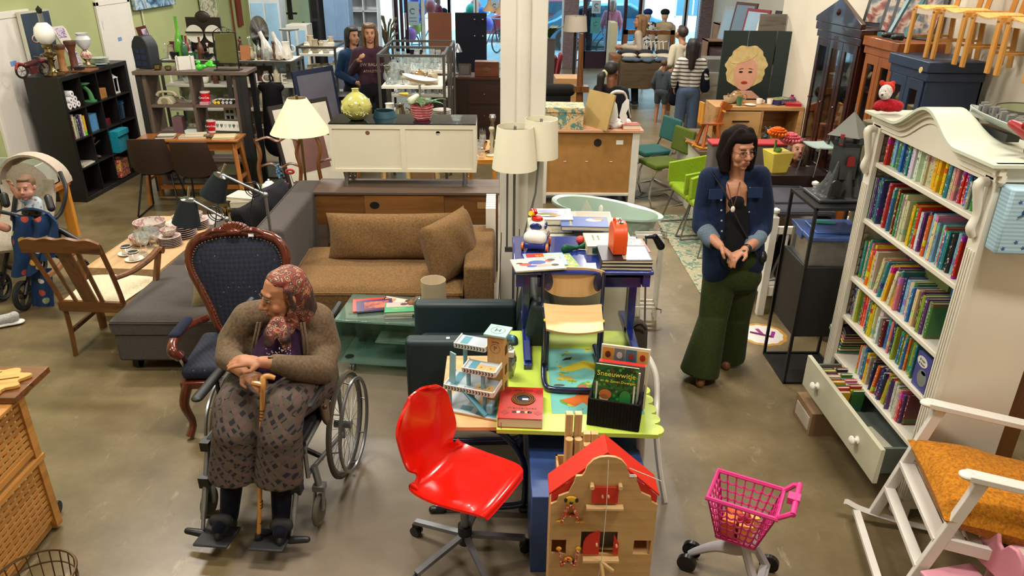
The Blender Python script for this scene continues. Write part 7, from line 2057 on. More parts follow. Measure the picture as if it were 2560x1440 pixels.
for s_ in (-1,1): m.chain([(s_*.074,.0,.05),(s_*.076,.006,-.04),(s_*.050,-.025,-.128)],[.015,.017,.024],12)
m.chain([(0,-.05,-.150),(.0,-.02,-.170),(0,.05,-.16)],[.022,.038,.065])
m.build('headscarf',SCF,t,vox=.006)
m = MB().chain([q_(688,800,3.20),q_(676,835,3.16),q_(672,858,3.14)],[.022,.036,.026],12,.4).chain([q_(702,800,3.20),q_(710,840,3.15),q_(716,866,3.14)],[.022,.036,.024],12,.4).cap(q_(718,802,3.28),q_(714,822,3.24),.06,.045); m.build('scarf_ends',SCF,t,vox=.006)
CAR = mt('#63523f',.95,k='fab',sc=.45,v=.12)
m = MB()
SL,SR = q_(622,795,3.36),q_(790,800,3.38)
m.chain([SL,q_(680,785,3.40),q_(745,785,3.40),SR],[.085,.085,.085,.09],16).cap(q_(640,850,3.40),q_(640,940,3.38),.13,.13,16).cap(q_(780,850,3.38),q_(780,960,3.36),.135,.13,16).cap(q_(710,840,3.46),q_(710,960,3.44),.15,.15)
m.chain([SL,q_(583,850,3.34),q_(570,895,3.24),q_(600,912,3.10)],[.085,.078,.065,.05]).chain([SR,q_(812,870,3.36),q_(800,925,3.22),q_(740,920,3.08),q_(690,908,3.01)],[.09,.085,.075,.062,.045])
m.chain([q_(580,960,3.36),q_(555,1030,3.30)],[.06,.05],12,.5,(1,0,0)).chain([q_(800,950,3.36),q_(815,1040,3.22)],[.08,.05],12,.5,(1,0,0))
m.build('cardigan',CAR,t,vox=.009,sm=4)
m = MB()
for x0 in (644,652,752,760): m.tube([q_(x0,806,3.255),q_(x0-9*(x0 < 700)+6*(x0 > 700),850,3.235),q_(x0-14*(x0 < 700)+8*(x0 > 700),885,3.23)],.006,6,sm=3)
m.build('cable_knit',mt('#6f5d49',.95,k='fab',v=.12),t)
m = MB().cap(q_(705,850,3.28),q_(690,905,3.22),.11,.13,18,.8); m.build('blouse',mt('#2f1733',.8,k='fab'),t,vox=.009)
def plaid(nt,o):
 o2 = mapv(nt,o,(1,1,1),(R(10),R(35),R(20)))
 w1 = tex(nt,'Wave',o2,9,'Fac',bands_direction='X',i_Distortion=1.); w2 = tex(nt,'Wave',o2,9,'Fac',bands_direction='Z',i_Distortion=1.)
 c = tex(nt,'Checker',mapv(nt,o,(26,26,26),(R(10),R(35),R(20))),1.)
 a = mixc(nt,c,'#17151b','#4a4436')
 a = mixc(nt,ramp(nt,w1,[(.66,(0,0,0,1)),(.7,(1,1,1,1))]),a,'#56443c')
 return mixc(nt,ramp(nt,w2,[(.70,(0,0,0,1)),(.74,(.9,.9,.9,1))]),a,'#50403a')
m = MB().cap(q_(630,960,3.34),q_(780,960,3.34),.13,.13)
m.chain([q_(628,965,3.30),q_(590,1020,2.98),q_(586,1080,2.90)],[.13,.105,.10],18).cyl(q_(588,1060,2.92),q_(583,1192,2.88),.10,.115,24).chain([q_(765,965,3.30),q_(708,1015,2.98),q_(700,1090,2.90)],[.13,.105,.10],18).cyl(q_(702,1070,2.92),q_(698,1200,2.88),.10,.115,24).chain([q_(690,970,3.25),q_(650,1030,3.0),q_(640,1140,2.93)],[.11,.10,.08],18)
m.build('skirt',custom('woven_plaid',plaid,.9),t,vox=.009,sm=4)
m = MB()
for i in range(34):
 u,v = rnd.uniform(-.075,.06),rnd.random()
 m.ball(q_(700+u*480,868+30*v,3.135-.035*(1-(u/.09)**2)),.0035,6)
m.build('sequin_trim',mt('#c0b4c0',.2,.5),t)
m = MB()
for k in range(7): m.cap(q_(672+4.2*k,893+.6*k,2.985+.004*k),q_(675+4.2*k,922+.4*k,2.985+.004*k),.0045,.0045,6)
m.build('ribbed_cuff',mt('#5a4a39',.95,k='fab'),t)
MB().ball(q_(792,988,3.16),.012,8).ball(q_(812,1018,3.13),.012,8).build('cardigan_button',mt('#3a2420',.3),t)
SOX = mt('#090c1a',.85,k='fab')
for a,b_,c,d in ((q_(583,1165,2.90),q_(573,1290,2.90),G(548,1318,.15)-RT,0),(q_(705,1165,2.90),q_(703,1290,2.88),G(700,1330,.15)-RT,1)):
 MB().chain([a,b_,c],[.058,.045,.036],14).build('sock',SOX,t,vox=.008)
 dd = (c-b_); dd.z = 0; dd = dd.normalized() if dd.length > .01 else V((0,-1,0))
 MB().cap(b_+V((0,.03,-.075)),c+V((0,-.01,-.035)),.036,.040,14,.45).build('slipper_sole',mt('#161618',.7),t,vox=.006)
 MB().cap(c+V((-.02,.03,.012)),c+V((.02,.03,.012)),.038,.038,14,.8).build('slipper_strap',mt('#1d1b1b',.7),t,vox=.006)
# cane
cb,ct = D(648,1352,2.76),D(657,962,2.93)
t = thing('walking_cane','wooden walking cane with carved rings held by the seated woman','walking cane',cb)
MB().cyl((0,0,.02),ct-cb,.0105,.012,14).build('shaft',mt('#b27a38',.35,k='wood',sc=2,ax=2,col2='#6a3c18'),t)
u_ = (ct-cb)
MB().tube([u_*.97,u_*1.0,u_+V((.0,.02,.025)),u_+V((.02,.03,.028)),u_+V((.05,.03,.018))],[.012,.013,.016,.015,.011],10,sm=4).tube([u_,u_+V((-.05,0,.012))],.013,8).build('handle',mt('#b98344',.3),t)
m = MB()
for k in (.12,.22,.24,.26,.44,.46,.70,.71,.78,.80,.82,.84): m.cyl(u_*k,u_*(k+.006),.0135,n=14)
m.build('burnt_ring',mt('#3c1f0e',.5),t)
MB().lathe([(0,0),(.022,0),(.018,.015),(.02,.03),(.013,.045)]).build('rubber_tip',BLACK,t)
# ---- simple standing or sitting people farther back
def figure(lab,px,py,Y,h,face,top,legs,hair,skin='#a5745a',topn='shirt',legn='trousers',shorts=False,long=.12,arms=((-.23,-.05,.95),(.23,-.05,.95)),bend=0.,seat=False,rz=0.,bag=None,bare=False,zb=None,sleeve=1.,flare=1.):
 """px,py = crown of the head in the frame at distance Y"""
 p = D(px,py,Y)
 z0 = p.z-h if zb is None else zb
 t = thing('person',lab,'person',(p.x,Y,z0),R(face))
 k = h/1.7; s = lambda *a: V(a)*k
 sk = mt(skin,.55,v=.05)
 b = MB()
 hc = s(0,-bend*.9,1.585-bend*.18)
 Hm = head(t,hc,rx(-18-40*bend) if bend else M.Identity(4),sk,body=b,s=k*.98,neck=[hc-s(0,-.02,.07),s(0,.01-bend*.5,1.42-bend*.1)],hairc=hair)
 sh = s(0,.0-bend*.45,1.36-bend*.08)
 hip = s(0,.02,.93)
 for s_,a in zip((-1,1),arms):
  e = s(s_*.25,.04-bend*.4,1.12); w_ = s(*a)
  b.chain([sh+s(s_*.17,0,0),e,w_],[.048*k,.038*k,.026*k],10)
  hand(b,w_,(w_-e) if (w_-e).length > .01 else (0,0,-1),(-s_,0,-.2),(0,-1,0),.4,k*.95)
 lg = []
 for s_ in (-1,1):
  pts = [hip+s(s_*.09,0,-.05),s(s_*.10,-.01,.50),s(s_*.10,.03,.09)]
  lg.append(pts)
  if shorts: b.chain(pts,[.085*k,.058*k,.038*k],12)
 b.build('body',sk,t,vox=.011*k)
 m = MB().chain([hip+s(-.06,0,.08),sh+s(-.10,0,-.02)],[.11*k,.10*k],14,.8).chain([hip+s(.06,0,.08),sh+s(.10,0,-.02)],[.11*k,.10*k],14,.8).cap(sh+s(-.14,0,0),sh+s(.14,0,0),.065*k)
 for s_,a in zip((-1,1),arms):
  e = s(s_*.25,.04-bend*.4,1.12); w_ = s(*a)
  m.chain([sh+s(s_*.17,0,0),e]+([e.lerp(w_,sleeve*.85)] if sleeve > .2 else []),[.064*k,.054*k,.044*k],12)
 m.build(topn,top if not isinstance(top,str) else mt(top,.9,k='fab'),t,vox=.012*k)
 m = MB().cap(hip+s(-.05,0,-.03),hip+s(.05,0,-.03),.125*k,.125*k,14,.9)
 for pts in lg:
  if shorts: m.cap(pts[0],pts[0].lerp(pts[1],.62 if shorts is True else shorts),.10*k,.085*k,14)
  else: m.cap(pts[0],pts[1],.10*k,.078*k*flare**.5,14).cyl(pts[1],pts[2]-V((0,0,.04*k)),.076*k*flare**.5,.068*k*flare,14)
 m.build(legn,mt(legs,.9,k='fab'),t,vox=.012*k)
 for pts in lg:
  f = pts[2]; f = V((f.x,f.y,.035*k))
  MB().cap(f+s(0,.04,0),f+s(0,-.13,0),.038*k,.034*k,12,.8).build('shoe',mt('#b8b0a4',.6),t,vox=.01)
 m = MB(Hm)
 m.ball((0,.03,.05),(.086,.094,.088)).ball((0,-.02,.088),(.07,.065,.035))
 if long > .1:
  for s_ in (-1,1): m.chain([(s_*.05,.0,.10),(s_*.082,.01,.0),(s_*.075,.03,-long)],[.035,.032,.03],10)
  m.chain([(0,.08,.05),(0,.09,-.05),(0,.09,-long)],[.07,.07,.05],12)
 m.build('hair',mt(hair,.6,v=.2,sc=6),t,vox=.011*k)
 return t
def stripes(nt,o):
 return mixc(nt,ramp(nt,tex(nt,'Wave',o,5.6,'Fac',bands_direction='Z',i_Distortion=.6),[(.28,(1,1,1,1)),(.36,(0,0,0,1))]),'#c8c2b8','#4a3f3a')
t = figure('person in a plum sweatshirt and black shorts with long brown hair',922,60,9.9,1.72,12,'#3a2530','#121218','#5a4028',long=.24,shorts=.45,topn='sweatshirt',arms=((-.16,-.22,1.30),(.22,-.02,.84)))
txt('NEW BALANCE',.055,mt('#a08a78',.8),t,TR(0,-.125,1.24) @ UPR); txt('ATHLETICS',.045,mt('#a08a78',.8),t,TR(0,-.125,1.16) @ UPR)
t = figure('person in a blue long-sleeved top with a black ponytail beside the plum sweatshirt',880,68,10.6,1.73,45,'#1c3350','#18181a','#120e10',long=.12,arms=((-.15,-.24,1.02),(.16,-.24,1.0)))
MB().cap((.05,-.26,.95),(.05,-.28,.70),.10,.13,12,.5).cap((-.05,-.24,1.05),(-.05,-.22,.72),.10,.15,12,.5).build('tote_bag',mt('#16332f',.9,k='fab'),t,vox=.015)
t = figure('person in a cream long-sleeved shirt and navy shorts bending over the clothes',1718,62,13.2,1.86,205-360,'#b8ae98','#141c2c','#33241a',skin='#a8765a',long=.05,shorts=.85,bend=.14,arms=((-.16,-.36,.98),(.16,-.36,.98)))
t = figure('person with long dark hair in a striped shirt and wide blue jeans, seen from behind',1735,98,11.8,1.66,170,custom('breton_stripes',stripes,.9),'#4a5a70','#1c1212',long=.30,flare=1.35)
MB().cap((.16,-.12,1.22),(.20,-.14,.72),.07,.10,12,.6).cap((-.22,.05,1.2),(-.24,.05,.95),.06,.08,10,.5).build('navy_bag',mt('#10141f',.9),t,vox=.015)
figure('small child in a grey dress standing beside the man in navy shorts',1662,150,12.9,1.12,150,'#3c4248','#3a4046','#4a3420',long=.1,shorts=.6,legn='skirt',topn='dress')
figure('person with long blonde hair in a grey-beige sweater beside the clothes rail',1600,38,14.6,1.66,-100,'#a39484','#3c4650','#7a5a38',long=.25,arms=((-.12,-.30,1.12),(.12,-.32,1.12)))
t = figure('person with a black ponytail in a black T-shirt sitting behind the fairy wings',1530,185,9.3,1.74,205-60,'#121214','#1a1a22','#0f0c0e',skin='#7a4f38',long=.05,zb=-.26,sleeve=.1,arms=((-.16,-.30,.9),(.16,-.30,.9)))
MB().ball((.06,.13,1.60),.045,10).cap((.07,.15,1.58),(.09,.14,1.25),.05,.03).build('ponytail',mt('#17100e',.6),t,vox=.012); MB().ball((.05,.10,1.61),(.05,.035,.05),10).build('scrunchie',mt('#b8ac84',.8),t,vox=.012)
figure('person with brown hair in a white T-shirt sitting and reading behind the flower pot',2000,325,6.72,1.60,-8,'#c9c4bc','#5a5a60','#5c4630',long=.12,bend=.06,zb=-.44,sleeve=.1,arms=((-.12,-.28,1.0),(.12,-.28,1.0)))
t = figure('person in a red checked shirt and dark rucksack walking outside the shop window',1095,8,21.6,1.75,-70,'#8a2a30','#22242a','#1c1414',long=.05,zb=-.12)
MB().cap((0,.16,1.28),(0,.16,1.0),.12,.13).build('rucksack',mt('#1c1e24',.9),t,vox=.02)
t = figure('person in a dark T-shirt and bucket hat standing outside the glass door',1468,12,21.4,1.75,10,'#1c2430','#20242c','#2a2020',long=.05,zb=-.15,sleeve=.1)
MB(TR(0,0,1.66)).lathe([(.14,-.02),(.10,.02),(.085,.09),(0,.10)],n=18).build('bucket_hat',mt('#1d2c4a',.8),t)
figure('person in a pink top and patterned white skirt outside the open door',1532,0,21.0,1.72,175,'#c27884','#9a9aa4','#8a6a50',long=.15,zb=-.15,shorts=.8,legn='skirt')
# ---- mannequins with hats
for px,top_,hat,l in ((1622,custom('cow_shirt',lambda nt,o: ramp(nt,tex(nt,'Noise',o,14),[(.5,'#d0d0cc'),(.54,'#2a2e34')]),.8),'#182c5c','mannequin in a black and white blotched shirt and blue cap'),(1665,mt('#b3a184',.9,k='fab'),'#141c1c','mannequin in a cream blouse and dark beret')):
 p = D(px,8,16.6)
 t = thing('mannequin',l+' in the shop window','mannequin',(p.x,16.6,0))
 MB().cap((-.12,0,1.28),(.12,0,1.28),.09).cap((0,0,1.2),(0,0,.75),.15,.13,16,.7).cap((-.2,0,1.26),(-.24,0,.85),.055,.045).cap((.2,0,1.26),(.24,0,.85),.055,.045).build('shirt',top_,t,vox=.015)
 MB().cap((0,0,1.3),(0,0,1.42),.05).ball((0,0,1.5),(.075,.09,.11)).build('head',mt('#b89a84',.5),t,vox=.012)
 MB().ball((0,0,1.56),(.10,.11,.07)).build('hat',mt(hat,.9),t); MB().cyl((0,0,0),(0,0,.7),.02).lathe([(0,0),(.18,0),(.18,.02)]).build('stand',STEEL,t)
# ---- pushchair with baby
RT = V((-3.80,5.72,0))
t = thing('pushchair','black pushchair with beige canopy at the left edge beside the book boxes','pushchair',RT)
BE = mt('#a89c8c',.9,k='fab')
def can(u,v):
 a = PI*(u); e = R(-15+95*v)
 return q_(70,480,5.95)+V((-.25*math.cos(a),.16*math.cos(e)+.04,.04+.0+.24*math.sin(a)*(.72+.28*math.sin(e+.6))))
MB().sheet(can,20,12,th=.02).ball(q_(75,480,6.05),(.20,.05,.25)).build('canopy',BE,t)
MB().sheet(lambda u,v: q_(75,520,5.95)+V(((u-.5)*.42,.10-.42*v*v+.03*math.cos((u-.5)*5),.22-.50*v)),12,12,th=.03).build('seat_liner',BE,t)
for w_,r in (((-.02,-.26),.12),((.22,.20),.12),((-.30,-.08),.12),((-.28,.42),.12)):
 m = MB(); _ring(m,(w_[0],w_[1],.125),.105,.020,'x',24); wh = m.build('wheel',mt('#151515',.6),t)
 m = MB().cyl((w_[0]-.015,w_[1],.125),(w_[0]+.015,w_[1],.125),.03,n=16)
 for i in range(3): m.bar((w_[0],w_[1],.125),(w_[0],w_[1]+.1*math.cos(i*2.1),.125+.1*math.sin(i*2.1)),.03,.012)
 _ring(m,(w_[0]+.012,w_[1],.125),.085,.004,'x',24); m.build('wheel_hub',mt('#2a2a2a',.4),wh)
FB_ = mt('#131315',.45)
MB().tube([(-.0,-.26,.13),(.02,-.1,.36),(.0,.1,.52),(-.05,.25,.8)],.018,8).tube([(.22,.20,.13),(.16,.1,.3),(.05,.0,.42)],.018,8).tube([(-.30,-.08,.13),(-.24,.05,.42),(-.2,.25,.8)],.018,8).bar((.02,-.16,.28),(-.26,-.02,.28),.025).build('frame',FB_,t)
MB().cap(q_(150,575,5.55),q_(215,612,5.50),.022).cap(q_(150,575,5.55),q_(140,620,5.55),.018).cap(q_(215,612,5.50),q_(150,610,5.55),.02).build('footrest_bar',FB_,t)
MB().tube([q_(150,430,5.9),q_(165,480,5.8),q_(140,545,5.7),q_(60,540,5.5),q_(-20,525,5.5)],.016,8,sm=4).cap(q_(120,495,5.75),q_(128,520,5.7),.03).cap(q_(10,490,5.7),q_(15,510,5.68),.03).build('bumper_bar',FB_,t)
def dino(nt,o):
 v = tex(nt,'Voronoi',mapv(nt,o,loc=(.3,.1,.7)),8.5,'Distance'); c = tex(nt,'Voronoi',mapv(nt,o,loc=(.3,.1,.7)),8.5,'Color')
 col = ramp(nt,c,[(.0,'#c9c4b4'),(.4,'#c8923c'),(.6,'#a84a3c'),(.8,'#8fa070')],'CONSTANT')
 return mixc(nt,ramp(nt,v,[(.22,(1,1,1,1)),(.25,(0,0,0,1))]),'#15345e',col)
t2 = thing('blanket','dark blue dinosaur blanket draped over the pushchair','blanket',RT)
def bl(u,v):
 p = q_(22+(112+14*math.sin(5*v))*u+14*v,532+10*math.sin(3*u)+(135+22*math.sin(4*u+1))*v,5.50-.05*v)
 return p+V((.01*math.sin(11*v),.035*math.sin(17*u+3*v),.012*math.sin(9*u)))
MB().sheet(bl,26,20,th=.015).build('cloth',custom('dino_fleece',dino,.95),t2)
MB().sheet(lambda u,v: q_(25+100*u,533-14*math.sin(PI*u),5.50+.22*v),16,4,th=.015).sheet(lambda u,v: q_(75+55*u+6*v,670+95*v,5.52+.02*math.sin(9*u)),10,10,th=.012).build('cloth_fold',custom('dino_fleece',dino,.95),t2)
t = thing('baby','baby with brown hair in a pale striped top sitting in the pushchair','baby',RT)
b = MB(); HC = q_(66,470,5.72)
Hm = head(t,HC,rz_(8),None,body=b,s=.80,hairc='#7a5a40',mouth='#a8605a')
b.ball(HC+V((0,-.03,-.035)),(.062,.05,.045)); b.chain([q_(85,505,5.75),q_(45,490,5.68),q_(30,468,5.66)],[.03,.024,.018]); hand(b,q_(30,468,5.66),(-.1,-.1,1),(0,-1,0),(1,0,0),.6,.5)
b.cap(q_(15,570,5.55),q_(-15,560,5.5),.035,.03)
b.build('body',mt('#b5806a',.5,v=.04),t,vox=.006)
MB(Hm).ball((0,.025,.048),(.081,.095,.085)).ball((0,-.03,.095),(.06,.05,.022)).build('hair',mt('#6a4c34',.7),t,vox=.007)
MB().cap(q_(82,515,5.76),q_(85,560,5.68),.085,.09,14,.8).cap(q_(85,507,5.76),q_(60,497,5.70),.04,.035).build('shirt',mt('#a9b8bc',.9,k='spot',sc=1,col2='#8f6a60'),t,vox=.008)
t = thing('shoe','white mesh running shoe of someone stepping out of the picture','shoe',G(15,815,0),R(-65))
MB().cap((0,-.10,.045),(0,.06,.06),.045,.042,14,.9).cap((0,.05,.05),(0,.07,.075),.040,.036).build('upper',mt('#a8a6a4',.8,k='fab',v=.15),t,vox=.008); MB().cap((0,-.11,.02),(0,.09,.02),.05,.042,14,.4,(0,0,1)).build('sole',mt('#cfcdca',.6),t)
# ================================================================ shop front and street
SW = mt('#b9c4cc',.4); PUR = mt('#2a1628',.35)
def bricks(nt,o):
 n = nd(nt,'ShaderNodeTexBrick',i_Scale=9.); nt.links.new(mapv(nt,o,rot=(PI/2,0,0)),n.inputs['Vector'])
 n.inputs['Color1'].default_value = lin('#5c4a50'); n.inputs['Color2'].default_value = lin('#6d5a5e'); n.inputs['Mortar'].default_value = lin('#8f8a8c'); n.inputs['Mortar Size'].default_value = .012
 return n.outputs[0]
BRK = custom('brick_pier',bricks,.8)
struct(MB().b(-3.62,-3.35,19.4,19.75,0,3.2),'pillar_brick_1',BRK); struct(MB().b(1.62,1.98,19.4,19.75,0,3.2),'pillar_brick_2',BRK); struct(MB().b(5.0,5.3,19.4,19.75,0,3.2),'pillar_brick_3',BRK)
struct(MB().b(-4.62,5.3,19.4,19.75,3.2,CEIL).b(-4.62,-3.62,19.4,19.75,-.2,.02),'wall_front_header',mt('#c9c6bc',.7))
gi = 0
PN = mt('#e2f0f4',k='glass',v=.04)
for x0,x1,dark in ((-4.6,-3.65,0),(-3.33,-2.6,0),(-2.52,-2.42,0),(-1.86,-1.24,0),(-1.2,-.60,0),(-.52,1.6,0),(3.16,3.5,0),(3.58,4.62,0),(4.68,5.0,0),(-2.33,-1.9,1),(2.1,2.74,1)):
 gi += 1
 if dark:
  t = thing('door_%d' % (2+gi),'x','door',(0,0,0)); del t['label'],t['category']; t['kind'] = 'structure'
  MB().b(x0,x0+.09,19.5,19.58,0,2.4).b(x1-.03,x1,19.5,19.58,0,2.4).b(x0,x1,19.5,19.58,0,.42).b(x0,x1,19.5,19.58,2.3,2.4).build('door_frame',PUR,t)
  MB().b(x0+.09,x1-.03,19.53,19.54,.42,2.3).build('pane',PN,t)
  MB().b(x0+.03,x0+.05,19.44,19.46,.9,1.3).build('door_handle',SW,t)
 else:
  t = thing('window_%d' % gi,'x','window',(0,0,0)); del t['label'],t['category']; t['kind'] = 'structure'
  MB().b(x0-.05,x0+.03,19.48,19.6,0,3.2).b(x1-.02,x1+.05,19.48,19.6,0,3.2).b(x0,x1,19.48,19.6,0,.12).b(x0,x1,19.48,19.6,2.4,2.5).build('window_frame',SW if gi not in (3,7) else PUR,t)
  MB().b(x0,x1,19.53,19.54,.12,3.2).build('pane',PN,t)
for i,(x,z,w_,h,c) in enumerate(((-3.05,1.15,.26,.50,'#8fa4b4'),(-2.12,1.0,.30,.55,'#9fb4c4'),(2.42,1.32,.22,.3,'#a4b8c8'),(2.42,.85,.24,.38,'#3f8f94'),(.0-.1,1.3,.2,.3,'#9fb0c0'))):
 t = thing('poster',('pale recycling poster on the glass by the brick pier near the clock','pale recycling poster on the purple door','pale poster high on the door beside the bucket hat','teal poster under the pale one on the door','pale poster on the window by the pillar')[i],'poster',(x,19.52,z))
 MB().b(-w_/2,w_/2,-.004,0,0,h).build('paper',mt(c,.5),t); m = MB(); _ring(m,(0,-.006,h*.6),w_*.2,.012,a0=.6,a1=5.4); m.build('recycling_print',mt('#4a6a7a',.5),t)
 for k in (.16,.3): MB().b(-w_*.3,w_*.3,-.007,-.004,h*k,h*k+.02).build('text_print',mt('#5a7a8a',.5),t)
struct(MB().b(-14,16,YF+.15,44,-.2,-.14),'street',mt('#a8a49c',.8,v=.1))
t = thing('street_building','white building with dark windows across the street','building',(0,0,0))
MB().b(-14,16,31,31.3,-.14,7).build('wall',mt('#d6d2c6',.8),t)
for x in (-9,-6.4,-3.8,-1,1.8,4.4,7,9.6):
 f = MB().b(x,x+1.3,30.95,31,.5,2.2).build('window',mt('#4f7d9a',.2),t); MB().b(x-.06,x,30.93,31,.44,2.26).b(x+1.3,x+1.36,30.93,31,.44,2.26).b(x+.62,x+.68,30.93,30.96,.5,2.2).build('window_frame',SW,f)
def car(x,y,c,l):
 t = thing('parked_car',l,'car',(x,y,-.14))
 MB().prism([(-2.1,.3),(-2.15,.75),(-1.6,.95),(-.9,1.4),(.7,1.42),(1.5,.98),(2.1,.85),(2.15,.3)],-.8,.8,'y').build('body',mt(c,.15,.4,coat=1),t,bev=.06)
 MB().prism([(-1.45,.98),(-.85,1.33),(.62,1.35),(1.3,.99)],-.82,.82,'y').build('side_window',mt('#2a4350',.08),t)
 for a in (-1.3,1.35): MB().cyl((a,-.84,.32),(a,-.6,.32),.32,n=22).cyl((a,-.86,.32),(a,-.84,.32),.18,mi=1).build('wheel',[BLACK,STEEL],t)
car(3.4,25.2,'#5f8fa8','blue grey car parked across the pavement behind the glass door'); car(9.0,24.4,'#4a7486','dark teal car parked outside the windows with the mannequins'); car(1.6,27,'#7a2a30','dark red car parked behind the potted plant')
def bike(x,y,rz,l,c='#23303c'):
 t = thing('bicycle',l,'bicycle',(x,y,-.14),R(rz),'bicycles parked outside')
 for a in (-.52,.52):
  m = MB(); _ring(m,(a,0,.34),.32,.022,'y',24); w1 = m.build('wheel',BLACK,t); m = MB()
  for i in range(10): m.cyl((a,0,.34),(a+.31*math.cos(i*.63),0,.34+.31*math.sin(i*.63)),.004,n=4)
  m.build('spokes',STEEL,w1)
 MB().tube([(-.52,0,.34),(-.12,0,.32),(.32,0,.82),(-.22,0,.80),(-.12,0,.32)],.02,6).bar((-.52,0,.34),(-.22,0,.8),.02).bar((.52,0,.34),(.32,0,.98),.03).build('frame',mt(c,.4),t)
 MB().bar((.28,-.26,1.02),(.28,.26,1.02),.025).build('handlebar',STEEL,t); MB().cap((-.34,0,.92),(-.14,0,.92),.05,.03).bar((-.22,0,.8),(-.24,0,.9),.025).build('saddle',BLACK,t)
for a in ((2.6,21.9,20,'bicycle standing between the man in the bucket hat and the pink top'),(-.3,23.2,60,'bicycle parked behind the brown picture back'),(.5,23.4,75,'bicycle parked behind the jewellery panel'),(-2.2,23.0,50,'bicycle outside the clock window','#2c5a6a'),(1.2,22.6,80,'bicycle parked nearest the left side of the pillar window')): bike(*a)
BC = ['#c060a0','#2f6fc0','#c8c040','#2aa07a','#d05a4a','#5a8fd0','#8a6ac0']
for i in range(14):
 x = (-2.4 if i < 8 else -.9)+rnd.uniform(0,.7); z = rnd.uniform(.5,1.9)
 solo(MB().ball((0,0,0),(.16,.16,.19),14).lathe([(.02,-.22),(0,-.19)],n=6),'balloon',mt(BC[i % 7],.25),'%s balloon %d cm above the pavement outside the %s window' % (('pink','blue','yellow','green','red','light blue','violet')[i % 7],int(z*100),'purple door' if i < 8 else 'middle'),'balloon',(x,20.6+.1*i,z),g='balloons outside')
for i,x in enumerate((-.22,.05)):
 t = thing('pendant_lamp',('woven funnel pendant lamp in the shop window','second woven pendant lamp half hidden by the pillar')[i],'pendant lamp',(x,18.8,1.40-.05*i)); MB().lathe([(.17,0),(.14,.05),(.05,.16),(.03,.28),(.035,.30)],n=20).build('shade',mt('#a8896a',.8),t); MB().cyl((0,0,.3),(0,0,CEIL-1.4),.006).build('cord',BLACK,t)
# ================================================================ displays in the middle distance
MTL = mt('#4d4b47',.45,.5); SHW = mt('#cfccc0',.5)
def rack(lab,x0,x1,y0,y1,zs,ztop,name='display_rack'):
 t = thing(name,lab,'display rack',(0,0,0))
 for x in (x0,x1):
  m = MB()
  for y in (y0,y1): m.b(x-.015,x+.015,y-.015,y+.015,0,ztop)
  m.b(x-.015,x+.015,y0,y1,ztop-.03,ztop); m.build('post_frame',MTL,t)
 MB().b(x0,x1,y0-.014,y0+.014,ztop-.028,ztop-.001).b(x0,x1,y1-.014,y1+.014,ztop-.028,ztop-.001).build('top_rail',MTL,t)
 for z in zs: MB().b(x0+.02,x1-.02,y0-.01,y1+.01,z-.03,z).build('shelf',SHW,t,bev=.002)
MATS = dict(white=PORC,cream=mt('#b5a98e',.3),clear=CRYS,silver=mt('#a8a8a8',.15,1.),amber=mt('#8a6a3a',.3),blue=mt('#5a7898',.3),green=mt('#3f6a4a',.2),brown=mt('#5a3522',.35),red=mt('#93202a',.35),black=mt('#1c1c1e',.35),rose=floral('rose_china','#c9c0b4','#a87a7a','#c0aca0',30))
def fill(where,x0,x1,y0,y1,z,kinds,cols,step=.13,s=(.75,1.05),g=None):
 x = x0
 while x < x1:
  y = y0+rnd.uniform(0,.03)
  while y < y1:
   k = rnd.choice(kinds); c = rnd.choice(cols)
   lab = '%s %s %s' % (c,k.replace('_',' '),where)
   inst(k,(x+rnd.uniform(-.02,.02),y,z+.001),MATS[c],lab,g='wares '+where,rz=rnd.uniform(0,6),s=rnd.uniform(*s))
   y += step*1.15
  x += step
rack('white shelved display rack with dark posts behind the grey unit, crockery on top',-4.27,-3.45,9.75,10.25,(.45,.80,1.10,1.40),1.40)
rack('white shelved display rack with dark posts beside the green-walled corner',-3.42,-2.60,9.75,10.25,(.45,.80,1.10,1.40),1.40)
rack('tall glassware display rack behind the framed posters',-2.80,-2.28,10.8,11.6,(.40,.75,1.08,1.36),1.46)
fill('on top of the crockery rack',-4.2,-2.7,9.82,10.2,1.40,['jug','vase','jar','mug','bottle','flower_pot','bowl','candlestick'],['white','cream','clear','silver','brown','black','red'],.105,(.65,1.05))
for z,w_ in ((1.10,'upper'),(.80,'middle'),(.45,'lowest')): fill('on the %s shelf of the crockery racks' % w_,-4.2,-2.7,9.85,10.1,z,['tumbler','jar','bottle','bowl','candlestick'],['clear','clear','white','brown','cream'],.19)
for z,w_,k in ((1.46,'top',['mug','jug','flower_pot','jar']),(1.08,'upper',['bowl','mug']),(.75,'middle',['jar','flower_pot']),(.40,'low',['bowl','jar'])): fill('on the %s shelf of the tall glassware rack' % w_,-2.72,-2.32,10.9,11.5,z if w_ != 'top' else 1.361,k,['white','white','cream'],.14)
for x,y,c,l in ((-4.05,9.9,'#5fae2c','tall lime green long-necked vase'),(-2.97,9.95,'#d8d4cc','white bent-neck vase'),(-2.80,9.9,'#cfcbc4','second white bent-neck vase')):
 o = inst('long_vase' if 'lime' in l else 'bent_vase',(x,y,1.402),mt(c,.15,coat=.8),l+' on the crockery rack','vase',s=1.1)
t = thing('plate_rack','dark carved wall plate rack with white plates','plate rack',(-3.80,10.1,1.402)); MB().b(-.22,.22,.04,.07,0,.48).ball((0,.05,.48),(.10,.02,.08)).bar((-.22,-.02,.12),(.22,-.02,.12),.02).bar((-.22,-.02,.3),(.22,-.02,.3),.02).build('rack',mt('#22150f',.4),t)
for x in (-.12,.12): MB().lathe([(0,0),(.07,0),(.11,.012),(.07,.006),(0,.006)],n=24).build('plate',PORC,t).matrix_local = TR(x,.03,.28) @ rx(90)
